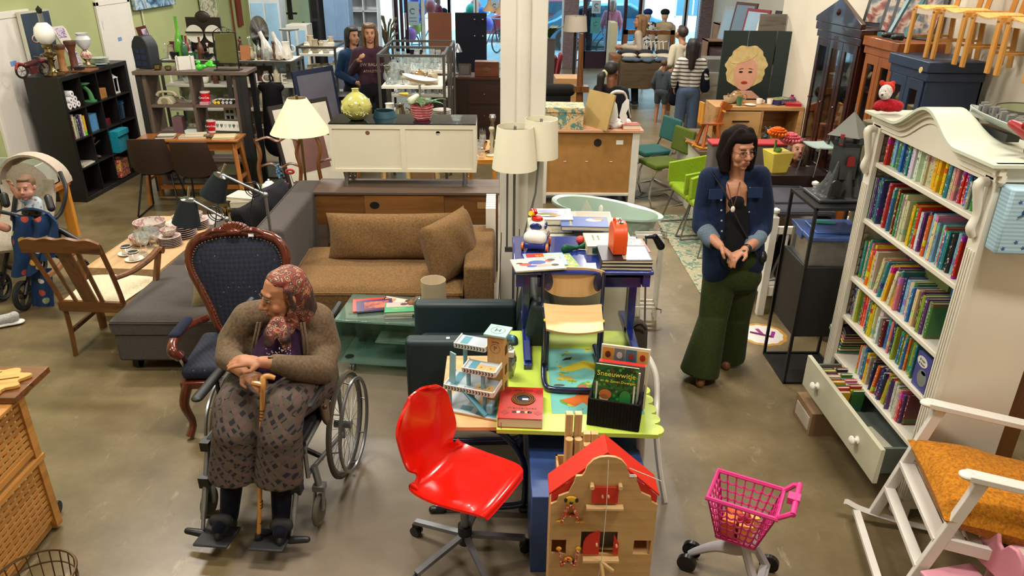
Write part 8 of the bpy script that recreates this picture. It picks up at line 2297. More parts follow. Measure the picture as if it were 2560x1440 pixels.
for x,z,w_,h,c,l in ((-3.20,1.402,.12,.18,'#a8683a','wooden back of a small frame'),(-3.60,1.402,.10,.15,'#b9b4a8','white price card'),(-3.42,1.402,.10,.17,'#b0904a','golden text plaque')):
 solo(MB(rx(-10)).b(-w_/2,w_/2,0,.015,0,h),'display_card',mt(c,.5),l+' standing on the crockery rack','card',(x,9.78,z))
t = thing('framed_poster','large black framed print with cream mount leaning behind the cone lamp','picture',(-2.10,8.55,0),R(52))
for nm,a,b_,y,c in (('frame',.42,1.12,0,'#1c1310'),('mount',.38,1.07,-.006,'#c9c2b0'),('print',.22,.85,-.011,'#6d4a44')): MB(rx(-14)).b(-a,a,y-.005,y+.02 if nm == 'frame' else y,.05 if nm == 'frame' else 1.12-b_+.05,b_+.0).build(nm,mt(c,.5),t)
t = thing('framed_poster','tall navy framed antique poster leaning on the glassware rack','picture',(-2.10,9.25,0),R(58))
for nm,a,b_,y,c in (('frame',.34,1.38,0,'#16203a'),('print',.29,1.32,-.006,'#5c5a66')): MB(rx(-8)).b(-a,a,y-.005,y+.02 if nm == 'frame' else y,.05,b_).build(nm,mt(c,.4),t)
MB(rx(-8)).prism(ovalp(0,.8,.15,.22),-.014,-.011,'y').build('oval_print',mt('#8a7a78',.5),t)
CANE = mt('#a98550',.8,k='fab',sc=.3,v=.15)
for i,(x,y) in enumerate(((-2.22,7.35),(-1.66,7.55))):
 t = thing('cane_chair',('curved dark wood chair with cane seat behind the vases','curved dark wood chair with cane seat half hidden by the white bench')[i],'chair',(x,y,0),R(184))
 MB().b(-.23,.23,0,.44,.42,.445).build('cane_seat',CANE,t,bev=.008); MB().b(-.24,.24,-.01,.0,.37,.44).b(-.24,.24,.44,.46,.37,.44).build('seat_rail',DKOAKX,t)
 for s_ in (-1,1): MB().tube([(s_*.19,.0,0),(s_*.19,-.02,.42),(s_*.21,-.05,.65),(s_*.18,-.08,.80),(s_*.22,-.10,.95)],.02,8,sm=4).build('rear_post',DKOAK,t); MB().tube([(s_*.21,.42,.4),(s_*.23,.46,.2),(s_*.20,.44,0)],.022,8,sm=4).build('leg',DKOAK,t)
 for z in (.66,.93): MB().tube([(-.21,-.09,z),(-.1,-.10,z+.03),(0,-.10,z-.01),(.1,-.10,z+.03),(.21,-.09,z)],.026,8,sm=4,flat=.5).build('back_rail',DKOAKX,t)
rack('dark metal framed rack of glassware in front of the pillar side windows',-1.36,-.62,8.7,9.5,(.55,.85,1.27),1.62); rack('second dark metal rack right behind the first',-1.42,-.60,9.7,10.4,(.6,1.0,1.30),1.60)
for z,k,c,w_ in ((1.301,['wine_glass','tumbler','goblet'],['clear'],'top'),(1.0,['bottle','wine_glass'],['clear','silver'],'middle')): fill('crowded on the %s shelf of the second metal rack' % w_,-1.34,-.7,9.78,10.3,z,k,c,.088)
fill('on the upper shelf of the first metal rack',-1.3,-1.0,8.8,9.4,1.271,['tumbler','wine_glass','jug'],['clear','silver'],.1); fill('on the upper shelf of the first metal rack, toward its end',-.95,-.68,8.8,9.3,1.271,['teapot','bowl','mug'],['rose','cream','amber'],.15)
for j in range(3):
 for i in range(6): inst('plate',(-1.18+.25*j,8.95,.851+.019*i),PORC,'white dinner plate in a stack on the first metal rack',g='plate stacks on the first metal rack')
for x,y,z,w_,l in ((-1.11,7.95,1.0,.3,'low pale wooden stool with blue cups on it'),(-.85,8.5,.9,.26,'pale wooden stool behind the kitchen scale')):
 t = thing('wooden_stool',l,'stool',(x,y,0)); SL_ = mt('#c4a468',.5,k='wood',ax=0)
 MB().b(-w_/2,w_/2,-.12,.12,z-.03,z).build('seat',SL_,t,bev=.006)
 for a in (-1,1):
  for b_ in (-1,1): MB().bar((a*w_*.35,b_*.08,z-.03),(a*w_*.55,b_*.13,0),.035).build('leg',SL_,t)
for i in range(4): inst('cup',(-1.2+.07*i,7.92,1.001),MATS['blue'],'blue and white cup on the low stool',g='blue cups on the stool',rz=i,s=1.1)
inst('jug',(-1.05,8.0,1.001),MATS['silver'],'shiny metal coffee pot on the low stool'); inst('jug',(-1.16,8.02,1.001),PORC,'white jug behind the blue cups')
t = thing('kitchen_scale','old kitchen scale with white shovel pan behind the potted plant','kitchen scale',(-.82,7.9,0)); MB().b(-.1,.1,-.08,.08,0,1.22).build('pedestal',mt('#7a5c3c',.6),t); MB().cyl((0,0,1.22),(0,0,1.42),.012).cap((-.08,0,1.30),(.06,0,1.26),.012).build('beam',CHROME,t)
MB().sheet(lambda u,v: (-.17+.36*u,(v-.5)*.26*math.sin(PI*u)**.5,1.42+.06*(1-u)**2+.05*(2*v-1)**2),16,10,th=.004).build('pan',WHITE,t)
t = thing('dark_sideboard','dark antique sideboard with three drawers left of the pillar','sideboard',(-.30,10.6,-.119)); DM = mt('#1f0f0c',.35,coat=.3)
MB().b(-.62,.34,0,.45,.12,1.18).build('body',DM,t,bev=.004); MB().b(-.65,.36,-.02,.46,1.18,1.21).build('top',mt('#3a1c12',.3),t)
for z in (.25,.55,.85): d = MB().b(-.12,.32,-.012,0,z,z+.26).build('drawer',mt('#2a1410',.35),t); MB().ball((.1,-.02,z+.13),.012,8).build('knob',BRS,d)
MB().b(-.6,-.16,-.012,0,.25,1.11).build('door',DM,t)
t = thing('sewing_box','inlaid wooden box on the dark sideboard','box',(-.16,10.75,1.092)); MB().b(-.17,.17,-.1,.1,0,.20).build('box',mt('#5a2c18',.35,k='wood',ax=0),t,bev=.004); MB().prism([(-.08,.10),(0,.13),(.08,.10),(0,.07)],-.102,-.10,'y').build('inlay',BRS,t)
t = thing('silver_photo','silver square photo frame on the dark sideboard','picture',(-.47,10.68,1.092)); MB().b(-.09,.09,0,.015,0,.17).build('frame',MATS['silver'],t); MB().b(-.06,.06,-.003,0,.03,.14).build('print',mt('#4a4a48',.5),t)
t = thing('desk_lamp','small silver desk lamp on the dark sideboard','lamp',(-.58,10.9,1.092)); MB().lathe([(.07,.30),(.03,.40),(0,.42)],n=16).cyl((0,0,0),(-.06,0,.38),.008).lathe([(0,0),(.06,0),(.06,.01)]).build('lamp',STEEL,t)
t = thing('notice_board','brown back of a large board standing behind the metal racks','board',(-.87,11.6,0)); MB().b(-.17,.17,0,.02,1.3,1.86).build('board',mt('#6d3c20',.6),t); MB().b(-.17,.17,.02,.3,0,1.3).build('plinth',mt('#2c1c16',.6),t)
t = thing('jewellery_panel','black jewellery display panel with earrings','display panel',(-.44,12.5,0)); MB().b(-.25,.25,0,.03,.0,1.80).build('panel',mt('#10131c',.8,k='fab'),t)
for x in (.06,.19):
 for z in (1.45,1.70): MB().ball((x,-.008,z),.014,8).build('earring',STEEL,t)
t = thing('mantel_clock','slim dark wooden longcase clock by the window','clock',(-3.10,17.2,0)); MB().b(-.1,.1,0,.2,0,1.36).prism([(-.13,1.36),(.13,1.36),(0,1.46)],-.02,.22,'y').build('case',mt('#4a2418',.4),t); MB().b(-.06,.06,-.006,0,.85,1.30).build('glass_door',mt('#9aa8b0',.2),t)
# on the white bench
t = thing('round_vase','round pale green vase with embossed flowers on the white bench','vase',(-1.22,6.46,1.349)); VG = mt('#b0ac5e',.12,v=.1,coat=.8,sc=6,bump=.6)
MB().shell([(.05,0),(.07,.008),(.115,.06),(.13,.11),(.115,.165),(.07,.21),(.03,.235),(.028,.255),(.033,.262)],.004,n=36).build('vase',VG,t)
m = MB()
for i in range(30): a = rnd.uniform(0,6.28); z = rnd.uniform(.06,.17); r = .127-.020*((z-.11)/.06)**2; m.tube([(r*math.cos(a+.1*k),r*math.sin(a+.1*k),z+.012*math.sin(2*k)) for k in range(4)],[.004,.007,.004],6,sm=3)
m.build('embossed_leaf',VG,t)
t = thing('drum_shade','teal drum shade lying on the white bench','lamp shade',(-1.0,6.58,1.349)); MB().lathe([(.105,0),(.085,.055),(.083,.055),(.103,0)],n=32).build('shade',mt('#17414c',.7),t)
t = thing('potted_orchid','ribbed pink pot with glossy green leaves and lily buds on the white bench','potted plant',(-.66,6.48,1.349)); MB().shell([(.065,0),(.072,.01),(.08,.03),(.084,.045),(.088,.06),(.092,.08),(.098,.13)],.004,n=30).build('pot',mt('#b5525a',.3),t)
m = MB()
for k in range(5): m.tube([((.078+.005*k)*math.cos(a*PI/12),(.078+.005*k)*math.sin(a*PI/12),.025+.022*k+.003*math.sin(a+k)) for a in range(24)],.004,6,closed=True)
m.build('pot_rib',mt('#c88a8a',.3),t)
m = MB()
for i in range(9):
 a = i*2.4; l = .12+.05*(i % 3); m.sheet(lambda u,v: ((.02+l*v)*math.cos(a)-(u-.5)*.045*math.sin(PI*v)*math.sin(a),(.02+l*v)*math.sin(a)+(u-.5)*.045*math.sin(PI*v)*math.cos(a),.11+.17*v-.13*v*v),4,8,th=.002)
m.build('leaf',mt('#2f5a1e',.35),t); MB().cap((-.12,-.04,.22),(-.18,-.05,.225),.016,.008).build('yellow_bud',mt('#c8a82c',.5),t); MB().cap((-.04,0,.2),(-.09,-.02,.16),.02,.035).build('lily_flower',mt('#d0d0b8',.5),t)
t = thing('glass_bowl','clear ribbed glass dish on the black glass of the white bench','dish',(-.36,6.42,1.349)); MB().shell([(.03,0),(.04,.01),(.05,.045)],.003,n=12).build('dish',CRYS,t)
# brass and glass side table
t = thing('side_table','brass and glass side table holding books and vases','side table',(-2.22,6.92,0)); BRG = mt('#b08a3c',.15,1.)
MB().b(-.35,.35,-.28,.28,.47,.48).b(-.33,.33,-.26,.26,.2,.207).build('glass_top',GLASS,t)
for x in (-.33,.33):
 for y in (-.26,.26): MB().cyl((x,y,0),(x,y,.47),.014).ball((x,y,.49),.02,8).build('leg',BRG,t)
MB().tube([(-.33,-.26,.46),(.33,-.26,.46),(.33,.26,.46),(-.33,.26,.46)],.010,6,closed=True).build('frame',BRG,t)
flatbook((-2.36,6.76,.481),.30,.22,.05,'#9c968c','thick white bottom book on the brass side table',R(6)); flatbook((-2.38,6.78,.532),.31,.22,.035,'#cfcac0','large white picture book on top of the brass table pile',R(-14))
for i,(x,y) in enumerate(((-2.04,6.92),(-1.95,6.98))):
 t = thing('glass_vase',('violet glass vase with blue flower spike','smaller pink glass vase with a red gerbera')[i]+' on the brass side table','vase',(x,y,.481),0); MB().shell([(.03,0),(.05,.03),(.045,.07),(.018,.11),(.022,.14),(.035,.155)],.003,n=20).build('vase',mt('#b06aa0',k='glass',v=.35,col2='#8a3f78'),t)
 p = V((-.05,0,.34)) if i == 0 else V((-.05,-.02,.26)); MB().tube([(0,0,.02),p*.5,p],.003,5,sm=3).build('stem',MATS['green'],t)
 m = MB()
 for k in range(22 if i == 0 else 14): m.ball(p+(V((rnd.gauss(0,.012),rnd.gauss(0,.012),-.006*k)) if i == 0 else V((.035*math.cos(k*.45),0.01,.018*math.sin(k*.45)))),.013,6)
 m.build('flower',mt('#5a7fa0' if i == 0 else '#c03a2c',.6),t)
for x,y,k,c,l in ((-2.12,7.08,'jar','clear','glass honey jar by the vases'),(-2.25,7.08,'teapot','white','white teapot by the vases'),(-1.92,7.12,'cup','white','white cup by the pink vase'),(-2.2,6.98,'tumbler','clear','clear glass in front of the white teapot'),(-2.32,7.1,'mug','green','dark green mug on the brass side table')): inst(k,(x,y,.481),MATS[c],l)
# crockery on the low table
CT = .421
for x,y,l in ((-3.0,5.62,'coffee cup with dark rim at the corner of the coffee table'),(-2.89,5.5,'coffee cup with dark rim nearest the elbow chair arm')):
 inst('saucer',(x,y,CT),PORC,l.replace('coffee cup','saucer')); o = inst('cup',(x,y,CT+.006),PORC,l,s=1.15,rz=-1.2); MB().lathe([(.0368,.050),(.0375,.057)],n=20).build('dark_rim',BLACK,o)
for x,y,l in ((-2.90,5.66,'nearest the cups'),(-2.83,5.60,'in front of the bowls'),(-2.80,5.72,'beside the small plates'),(-2.88,5.78,'behind the other wine glasses')): inst('wine_glass',(x,y,CT),CRYS,'crystal wine glass on the coffee table '+l)
for x,y,s,l in ((-3.0,6.08,1.55,'very large flowered salad bowl on the coffee table'),(-2.98,5.84,1.05,'tilted flowered bowl standing before the salad bowl'),(-2.84,5.92,.85,'small flowered bowl on the coffee table')): inst('bowl',(x,y,CT),MATS['rose'],l,s=s)
for x,y,n,s,l in ((-2.74,5.84,6,.8,'small'),(-2.72,6.05,7,1.05,'large'),(-2.68,6.28,5,.9,'medium')):
 for i in range(n): inst('plate',(x,y,CT+.017*s*i),MATS['rose'],'flowered %s plate in its stack on the coffee table' % l,g='stacks of flowered plates',s=s)
 inst('bowl',(x,y,CT+.017*s*n),MATS['rose'],'flowered bowl on the stack of %s plates' % l,s=.75)
flatbook((-2.66,6.45,CT),.26,.3,.01,'#b4b0a8','open newspaper at the far end of the coffee table',R(10),cat='newspaper',name='newspaper')
# book boxes, lattice trolley, basket
t = thing('book_table','wooden table carrying grey book boxes at the left edge','table',(0,0,0)); MB().b(-5.2,-4.28,5.2,7.25,.52,.56).build('tabletop',DSK,t)
for x,y in ((-4.33,7.2),(-4.33,6.5),(-4.5,5.4),(-5.1,7.2)): MB().bar((x,y,.52),(x,y,0),.09,.05).build('leg',PINE,t)
GBX = mt('#a3a89a',.5)
for y0,y1,l,z in ((6.3,7.2,'grey green open box of paperbacks farther from the camera',.8),(5.3,6.2,'grey green open box of paperbacks behind the pushchair',.72)):
 t = thing('book_box',l,'box',(0,0,.561)); h = z-.56
 MB().b(-5.15,-4.35,y0,y0+.02,0,h).b(-5.15,-4.35,y1-.02,y1,0,h).b(-4.37,-4.35,y0,y1,0,h).b(-5.15,-5.13,y0,y1,0,h).b(-5.15,-4.35,y0,y1,0,.01).build('panel',GBX,t)
 for i in range(22): c = rnd.choice(CS[:12]); book((-5.05+.028*i,y0+.20+.02*(i % 3),.575),.024,.12,.26 if y0 > 6 else .2,c,'%s paperback in the %s book box, %d cm from the wall side' % (c,'farther' if y0 > 6 else 'nearer',3*i+3),'paperbacks in the boxes',rot=(R(-12),0,0))
t = flatbook((-4.55,5.75,.735),.26,.18,.03,'#c2201a','bright red PROGRAMS book on the nearer book box',R(10)); txt('PROGRAMS!',.04,mt('#d8c83a',.5),t,TR(0,-.02,.031))
TK = mt('#b07a3a',.5,k='wood',sc=1,ax=1,col2='#90602a')
t = thing('lattice_trolley','wooden lattice side trolley at the bottom left corner','trolley',(0,0,0))
for y in (2.02,2.93): MB().b(-2.25,-2.21,y,y+.045,.02,.78).build('post',TK,t)
MB().b(-2.75,-2.19,2.0,2.99,.78,.80).build('top',TK,t,bev=.004); MB().b(-2.26,-2.20,2.0,2.98,.42,.445).b(-2.25,-2.215,2.06,2.94,.47,.50).b(-2.7,-2.24,2.0,2.98,.02,.05).parts('rail',TK,t)
for z0,z1 in ((.08,.41),(.50,.76)):
 n = int((z1-z0)/.032)
 m = MB()
 for i in range(n): m.b(-2.228,-2.220,2.06,2.94,z0+.032*i,z0+.018+.032*i)
 for i in range(17): m.b(-2.240,-2.229,2.07+.05*i,2.092+.05*i,z0,z1)
 m.build('lattice',TK,t)
MB().cyl((-2.30,3.05,.04),(-2.27,3.05,.04),.04,n=18).b(-2.31,-2.26,2.98,3.06,.06,.08).build('castor',BLACK,t)
solo(MB().b(-2.65,-2.17,2.86,3.14,.802,.835),'wooden_tray',DKOAKX,'brown wooden shelf board on the lattice trolley','tray',bev=.003)
m = MB(); P = [((.15+.018*math.sin(9*a)+.008*math.sin(4*a))*math.cos(a)*1.1,(.12+.014*math.sin(9*a))*math.sin(a)) for a in [2*PI*i/60 for i in range(60)]]
t = thing('leaf_bowl','carved pale wooden leaf dish on the brown board','dish',(-2.36,2.96,.836),.3); m.prism(P,0,.02); m.build('dish',mt('#c9984e',.5,k='wood',ax=0),t,bev=.004); MB().bar((-.15,0,.021),(.14,0,.021),.006).bar((-.05,0,.021),(.05,.08,.021),.004).bar((-.05,0,.021),(.05,-.08,.021),.004).build('vein',mt('#8a6028',.6),t)
t = thing('wire_basket','round bronze wire basket at the bottom left corner','basket',(G(85,1445,.30).x,G(85,1445,.30).y,0)); WB_ = mt('#5a452a',.4,.6)
m = MB()
for z,r in ((.30,.155),(.24,.15),(.16,.14),(.08,.13),(.0,.12)): _ring(m,(0,0,z+.005),r,.004 if z < .3 else .006,'z',32)
for i in range(22): a = i*2*PI/22; m.bar((.12*math.cos(a),.12*math.sin(a),.003),(.155*math.cos(a),.155*math.sin(a),.305),.004)
m.build('wire_mesh',WB_,t)
# ================================================================ aisle furniture beyond the woman in denim
LIMF = mt('#7f9a1e',.9,k='fab')
for i,(x,y) in enumerate(((2.12,7.42),(2.18,6.93))):
 t = thing('lime_armchair',('lime green fabric armchair farther up the aisle','lime green fabric armchair nearest the woman in denim')[i],'armchair',(x,y,0),R(-82))
 MB().b(-.24,.24,-.24,.22,.38,.46).build('seat',LIMF,t,bev=.03,seg=3)
 MB().sheet(lambda u,v: ((2*u-1)*.29,.24-.50*abs(2*u-1)**3,.46+(.36-.16*abs(2*u-1)**2)*v),20,5,th=.05).build('backrest',LIMF,t)
 for s_ in (-1,1): MB().b(s_*.27-.03,s_*.27+.03,-.25,.2,.40,.46).build('arm_panel',LIMF,t,bev=.02); MB().tube([(s_*.24,-.20,.40),(s_*.30,-.30,.01),(s_*.30,.26,.01),(s_*.24,.18,.40)],.012,6).build('leg_frame',mt('#6a6a62',.4,.6),t)
for i,(x,y,c) in enumerate(((1.88,9.0,'#2a5a54'),(1.90,8.4,'#4c5a16'))):
 t = thing('velvet_chair',('teal','olive green')[i]+' velvet tubular chair in the aisle','chair',(x,y,0),R(-70)); VM = mt(c,.8,k='fab')
 MB().b(-.2,.2,-.2,.2,.44,.50).build('seat',VM,t,bev=.02,seg=3); MB(TR(0,.22,.58) @ rx(-8)).b(-.2,.2,0,.05,0,.28).build('backrest',VM,t,bev=.02,seg=3)
 for s_ in (-1,1): MB().tube([(s_*.21,.29,.84),(s_*.21,.22,.46),(s_*.21,-.2,.43),(s_*.21,-.22,.02),(s_*.21,.22,.02)],.012,8,sm=3).build('tube_frame',CHROME,t)
 MB().bar((-.21,.22,.02),(.21,.22,.02),.02).build('floor_bar',CHROME,t)
t = thing('rug','cream patterned rug under the lime armchairs','rug',(2.05,6.3,0)); MB().b(-.30,.6,-.5,1.6,0,.008).build('rug',floral('rug_pile','#9a9478','#5a7464','#b0a88c',10,.95),t)
OK2 = mt('#b08552',.45,k='wood',sc=.7,ax=0,col2='#94693a')
t = thing('low_platform','long brown and white low cabinet under the oak bench','cabinet',(0,0,0)); MB().b(2.14,3.28,7.75,8.9,.735,.765).build('top',mt('#6a5340',.5,k='wood',ax=0),t); MB().b(2.17,3.26,7.80,8.85,0,.735).build('body',mt('#c6c1b0',.5),t); MB().b(2.35,2.38,7.79,7.80,.05,.70).build('door_gap',BLACK,t)
t = thing('oak_bench','oak television bench with drawer and open shelf on the low cabinet','cabinet',(0,0,.766)); MB().b(2.33,3.29,7.98,8.40,.39,.43).b(2.33,2.38,7.98,8.40,.08,.39).b(3.24,3.29,7.98,8.40,.08,.39).b(2.38,3.24,7.98,8.40,.08,.11).b(2.38,3.24,8.36,8.40,.11,.39).b(2.83,2.86,7.99,8.36,.11,.39).build('carcass',OK2,t,bev=.003)
d = MB().b(2.39,2.825,7.97,7.99,.12,.38).build('drawer',mt('#b88d58',.45,k='wood',sc=.7,ax=0,col2='#a07844'),t); MB().bar((2.52,7.955,.28),(2.70,7.955,.28),.014).build('handle',BLACK,d); MB().b(2.35,2.42,8.0,8.38,0,.08).b(3.2,3.27,8.0,8.38,0,.08).build('foot',mt('#55534e',.5),t)
OZ = 1.197
for x,y,k,c,l in ((2.62,8.22,'teapot','amber','small yellow teapot on the oak bench'),(2.54,8.2,'bowl','cream','cream sugar bowl on the oak bench'),(2.85,8.16,'cup','white','patterned cup nearest the oak bench middle'),(2.96,8.14,'cup','white','patterned cup beside the strategy game box'),(2.72,8.06,'saucer','white','white saucer on the oak bench edge'),(2.60,8.06,'tumbler','green','dark green tealight glass on the oak bench')): inst(k,(x,y,OZ),MATS[c],l,s=.9)
t = flatbook((3.10,8.2,OZ),.26,.19,.05,'#1c2450','dark blue strategy game box on the oak bench',R(25),cat='board game',name='board_game',pages=False); txt('STRATEGO',.04,mt('#c8c4b8',.4),t,TR(.02,-.097,.025) @ UPR); decal(t,rectp(-.12,.10,-.05,.09),.0502,paint_abs('game_cover',['#2a3a5a','#6a8a5a','#b08a4a','#34406a'],8)); flatbook((3.20,8.12,OZ),.16,.2,.03,'#a31c28','flat red game box under the end of the blue game',R(-10),cat='board game',name='board_game',pages=False)
solo(MB().ball((0,0,.03),.034,12).lathe([(.01,.055),(.02,.075)],n=8),'pomegranate',mt('#8a2450',.6),'purple knitted pomegranate at the end of the oak bench','ornament',(3.26,8.3,OZ))
solo(MB().cap((0,0,.05),(0,0,.14),.045,.05).ball((.01,-.02,.21),(.035,.035,.035)).ball((-.02,0,.25),.014).ball((.035,0,.25),.014),'owl_figure',mt('#1c2a24',.12,coat=.8),'glossy dark green owl figure in front of the oak bench','figurine',(2.86,7.83,.766),vox=.008)
t = thing('rocking_horse','orange brown wooden rocking horse on the low cabinet','rocking horse',(2.28,7.92,.766),R(8)); HW = mt('#9a4f1c',.4,k='wood',ax=2)
for s_ in (-1,1): MB().tube([(-.22,s_*.09,.06),(-.1,s_*.09,.02),(.1,s_*.09,.02),(.22,s_*.09,.06)],.016,6,sm=4).build('rocker',PINE,t); MB().bar((-.1,s_*.09,.03),(-.06,s_*.04,.26),.03).bar((.1,s_*.09,.03),(.06,s_*.04,.26),.03).build('leg',HW,t)
MB().box((0,0,.26),(.26,.10,.02)).build('seat',HW,t); MB().box((.11,0,.37),(.05,.03,.22),ry=.2).box((.15,0,.45),(.12,.035,.06),ry=.4).build('head',HW,t); MB().bar((.11,-.09,.40),(.11,.09,.40),.015).box((-.12,0,.38),(.02,.12,.22)).build('backrest',PINE,t)
# folding screen with a generic portrait
t = thing('folding_screen','dark green folding screen printed with a blonde portrait','folding screen',(2.55,8.76,0)); DG_ = mt('#0f1f1a',.5)
MB().b(0,.28,0,.025,.02,1.90).build('screen_panel',DG_,t); MB().b(.29,.60,0,.025,.02,1.90).build('screen_panel',DG_,t); MB(TR(.61,0,0) @ rotz(R(-22))).b(0,.16,0,.025,.02,1.90).build('screen_panel',DG_,t)
SKP = mt('#c49078',.5); HP = mt('#cbb681',.6,k='rough',col2='#ab9052',sc=3)
for nm,P,y,c in (('hair_print',[(.30+(.235+.012*math.sin(9*a)+.008*math.sin(17*a))*math.cos(a),1.50+(.245+.014*math.sin(7*a))*math.sin(a)) for a in [i*PI/40 for i in range(80)]],-.002,HP),('shoulder_print',[(.10,1.15),(.20,1.24),(.40,1.24),(.52,1.15)],-.0025,SKP),('face_print',ovalp(.30,1.43,.135,.19),-.004,SKP),('fringe_print',ovalp(.26,1.62,.16,.06,rot=.35),-.006,HP),('mouth_print',ovalp(.30,1.33,.038,.017),-.006,mt('#9c2420',.5)),('eye_print',ovalp(.245,1.45,.024,.011),-.006,BLACK),('eye_print',ovalp(.355,1.45,.024,.011),-.006,BLACK),('brow_print',ovalp(.245,1.485,.030,.005,rot=.2),-.006,DKOAK),('brow_print',ovalp(.355,1.485,.030,.005,rot=-.2),-.006,DKOAK)): MB().prism(P,y,y+.0015,'y').build(nm,c,t)
# beyond the pillar
t = thing('tufted_armchair','black tufted armchair with a silver ring on its back beside the pillar','armchair',(.80,11.0,-.2)); BT_ = mt('#1a1a19',.8)
MB().b(-.3,.26,0,.12,.25,1.02).b(-.3,.26,.1,.6,.2,.5).build('body',BT_,t,bev=.03); MB().cap((-.28,.05,1.05),(.24,.05,1.05),.09).build('rolled_top',BT_,t); m = MB(); _ring(m,(-.02,-.02,.86),.05,.008,n=20); m.build('ring',CHROME,t)
t = thing('column_lamp','dark carved wooden column beside the armchair','column',(1.16,10.6,0)); MB().cyl((0,0,0),(-.03,0,1.68),.07,.03,10).box((0,0,.95),(.2,.2,.08)).build('column',DKOAK,t)
t = shade_lamp((1.38,14.0,0),.215,.19,1.40,1.66,'dark floor lamp with a wide linen shade near the glass door','#a89c8c'); MB().cyl((0,0,0),(0,0,1.45),.025).build('pole',BLACK,t)
for i,x in enumerate((.92,1.05)): solo(MB().box((0,0,.45),(.06,.4,.9),ry=.15),'red_chair',mt('#8a2c30',.8),('nearer','farther')[i]+' red upholstered chair beside the wooden table','chair',(x+.1,14.6+.4*i,0),bev=.03)
solo(MB().b(-.2,.25,-.2,.3,0,.78),'side_cabinet',OK2,'small pale wooden cabinet below the linen lamp','cabinet',(1.15,12.8,0),bev=.004)
t = thing('leafy_plant','dark potted leafy plant beside the pillar','plant',(.93,14.2,0)); MB().b(-.1,.1,-.1,.1,0,1.25).build('planter',mt('#3a3430',.6),t); m = MB()
for i in range(12): a = i*2.4; m.sheet(lambda u,v: (.35*v*math.cos(a)-(u-.5)*.09*math.sin(PI*v)*math.sin(a),.35*v*math.sin(a)+(u-.5)*.09*math.sin(PI*v)*math.cos(a),1.25+.5*v-.3*v*v),3,6,th=.003)
m.build('leaf',mt('#2a4a2c',.5),t)
t = thing('clothes_bench','brown bench heaped with folded jeans and sweaters','bench',(2.80,13.9,0)); MB().b(-.55,.5,0,.6,.42,.86).build('body',mt('#4a3a22',.6,k='wood',ax=0),t); MB().b(-.5,-.4,.05,.15,0,.42).b(.35,.45,.05,.15,0,.42).parts('leg',DKOAK,t)
for i in range(9): solo(MB().ball((0,0,.05),(.16,.15,.05),12).ball((.1,-.06,.04),(.10,.08,.04)),'folded_garment',mt(('#4a5560','#b8ab94','#2a2c30')[i % 3],.9,k='fab'),'%s garment heaped on the clothes bench, pile %d from the door' % (('grey blue','cream','black')[i % 3],i//3+1),'garment',(2.42+.32*(i//3),14.1+.12*(i % 3),.862+.05*(i % 3)),rz=i*1.7,vox=.015,g='clothes on the bench')
t = thing('headboard','dark wooden slatted stand of white hangers behind the clothes bench','stand',(2.95,15.2,0)); MB().b(-.5,-.42,0,.06,0,1.32).b(.42,.5,0,.06,0,1.32).b(-.5,.5,0,.06,1.24,1.32).b(-.5,.5,0,.06,.7,.78).build('frame',DKOAK,t)
for i in range(9): MB().tube([(-.32+.08*i,-.03,.82),(-.36+.08*i,-.03,1.1),(-.28+.08*i,-.03,1.12)],.012,5).build('hanger',WHITE,t)
solo(MB().b(0,.12,0,.5,0,1.45),'folding_door',mt('#a8a284',.6),'cream narrow door panel beside the open shop door','panel',(2.2,15.2,0)); solo(MB().b(0,.34,0,.5,0,.95),'wicker_drawers',mt('#7a4c2a',.6,k='wood',ax=0),'brown wicker drawer tower beside the clothes bench','drawers',(2.12,14.3,0),bev=.01)
t = thing('shop_counter','whitewashed plank counter with a paper cutter behind the screen','counter',(3.55,12.2,0)); MB().b(-.6,.3,0,.6,0,.95).build('counter',mt('#9c9584',.7,k='wood',ax=0),t); MB().b(-.2,.3,.05,.5,.951,1.15).build('machine',mt('#6a6a64',.5),t)
for x,y,h,l in ((4.3,15.2,1.45,'pale wooden shelf tower with books by the brick pier'),(3.95,14.6,1.2,'lower wooden shelf beside the plank counter')): solo(MB().b(0,.02,0,.4,0,h).b(.38,.4,0,.4,0,h).b(0,.4,.38,.4,0,h).b(0,.4,0,.4,h*.5,h*.5+.02).b(0,.4,0,.4,h-.02,h).b(0,.4,0,.4,0,.02),'shelf_tower',mt('#8a6a50',.6,k='wood'),l,'shelf',(x,y,0))
for i in range(7): t = thing('leaning_picture',('pale','gold','black','white','red','brown','silver')[i]+' framed picture leaning along the far wall on the right','picture',(4.2+.02*i,10.2+.75*i,1.1+.06*(i % 3)),R(-70)); MB(rx(-10)).b(-.3,.3,0,.03,0,.7).build('frame',mt(('#b8b4a8','#8a6a34','#1c1c20','#d0ccc4','#7a2a2c','#4a2c1c','#9a9a9a')[i],.4),t); MB(rx(-10)).b(-.25,.25,-.005,0,.05,.65).build('print',mt(('#8fa8b8','#6a7a8a')[i % 2],.4),t)
solo(MB().b(4.0,4.9,9.6,15.5,0,1.08),'wall_console',mt('#3a1c16',.5),'long dark red console along the far wall under the pictures','console',bev=.004)
t = thing('driftwood_panel','grey plank coat rack with pegs hanging on the wall corner','coat rack',(3.12,8.9,1.52)); MB().b(-.14,.16,-.02,.02,0,.55).build('planks',mt('#6a6258',.8,k='wood',ax=0),t)
for x,z in ((-.08,.3),(.02,.16),(-.1,.14)): MB().cyl((x,-.02,z),(x-.06,-.07,z+.01),.014).build('peg',mt('#8a7454',.7),t)
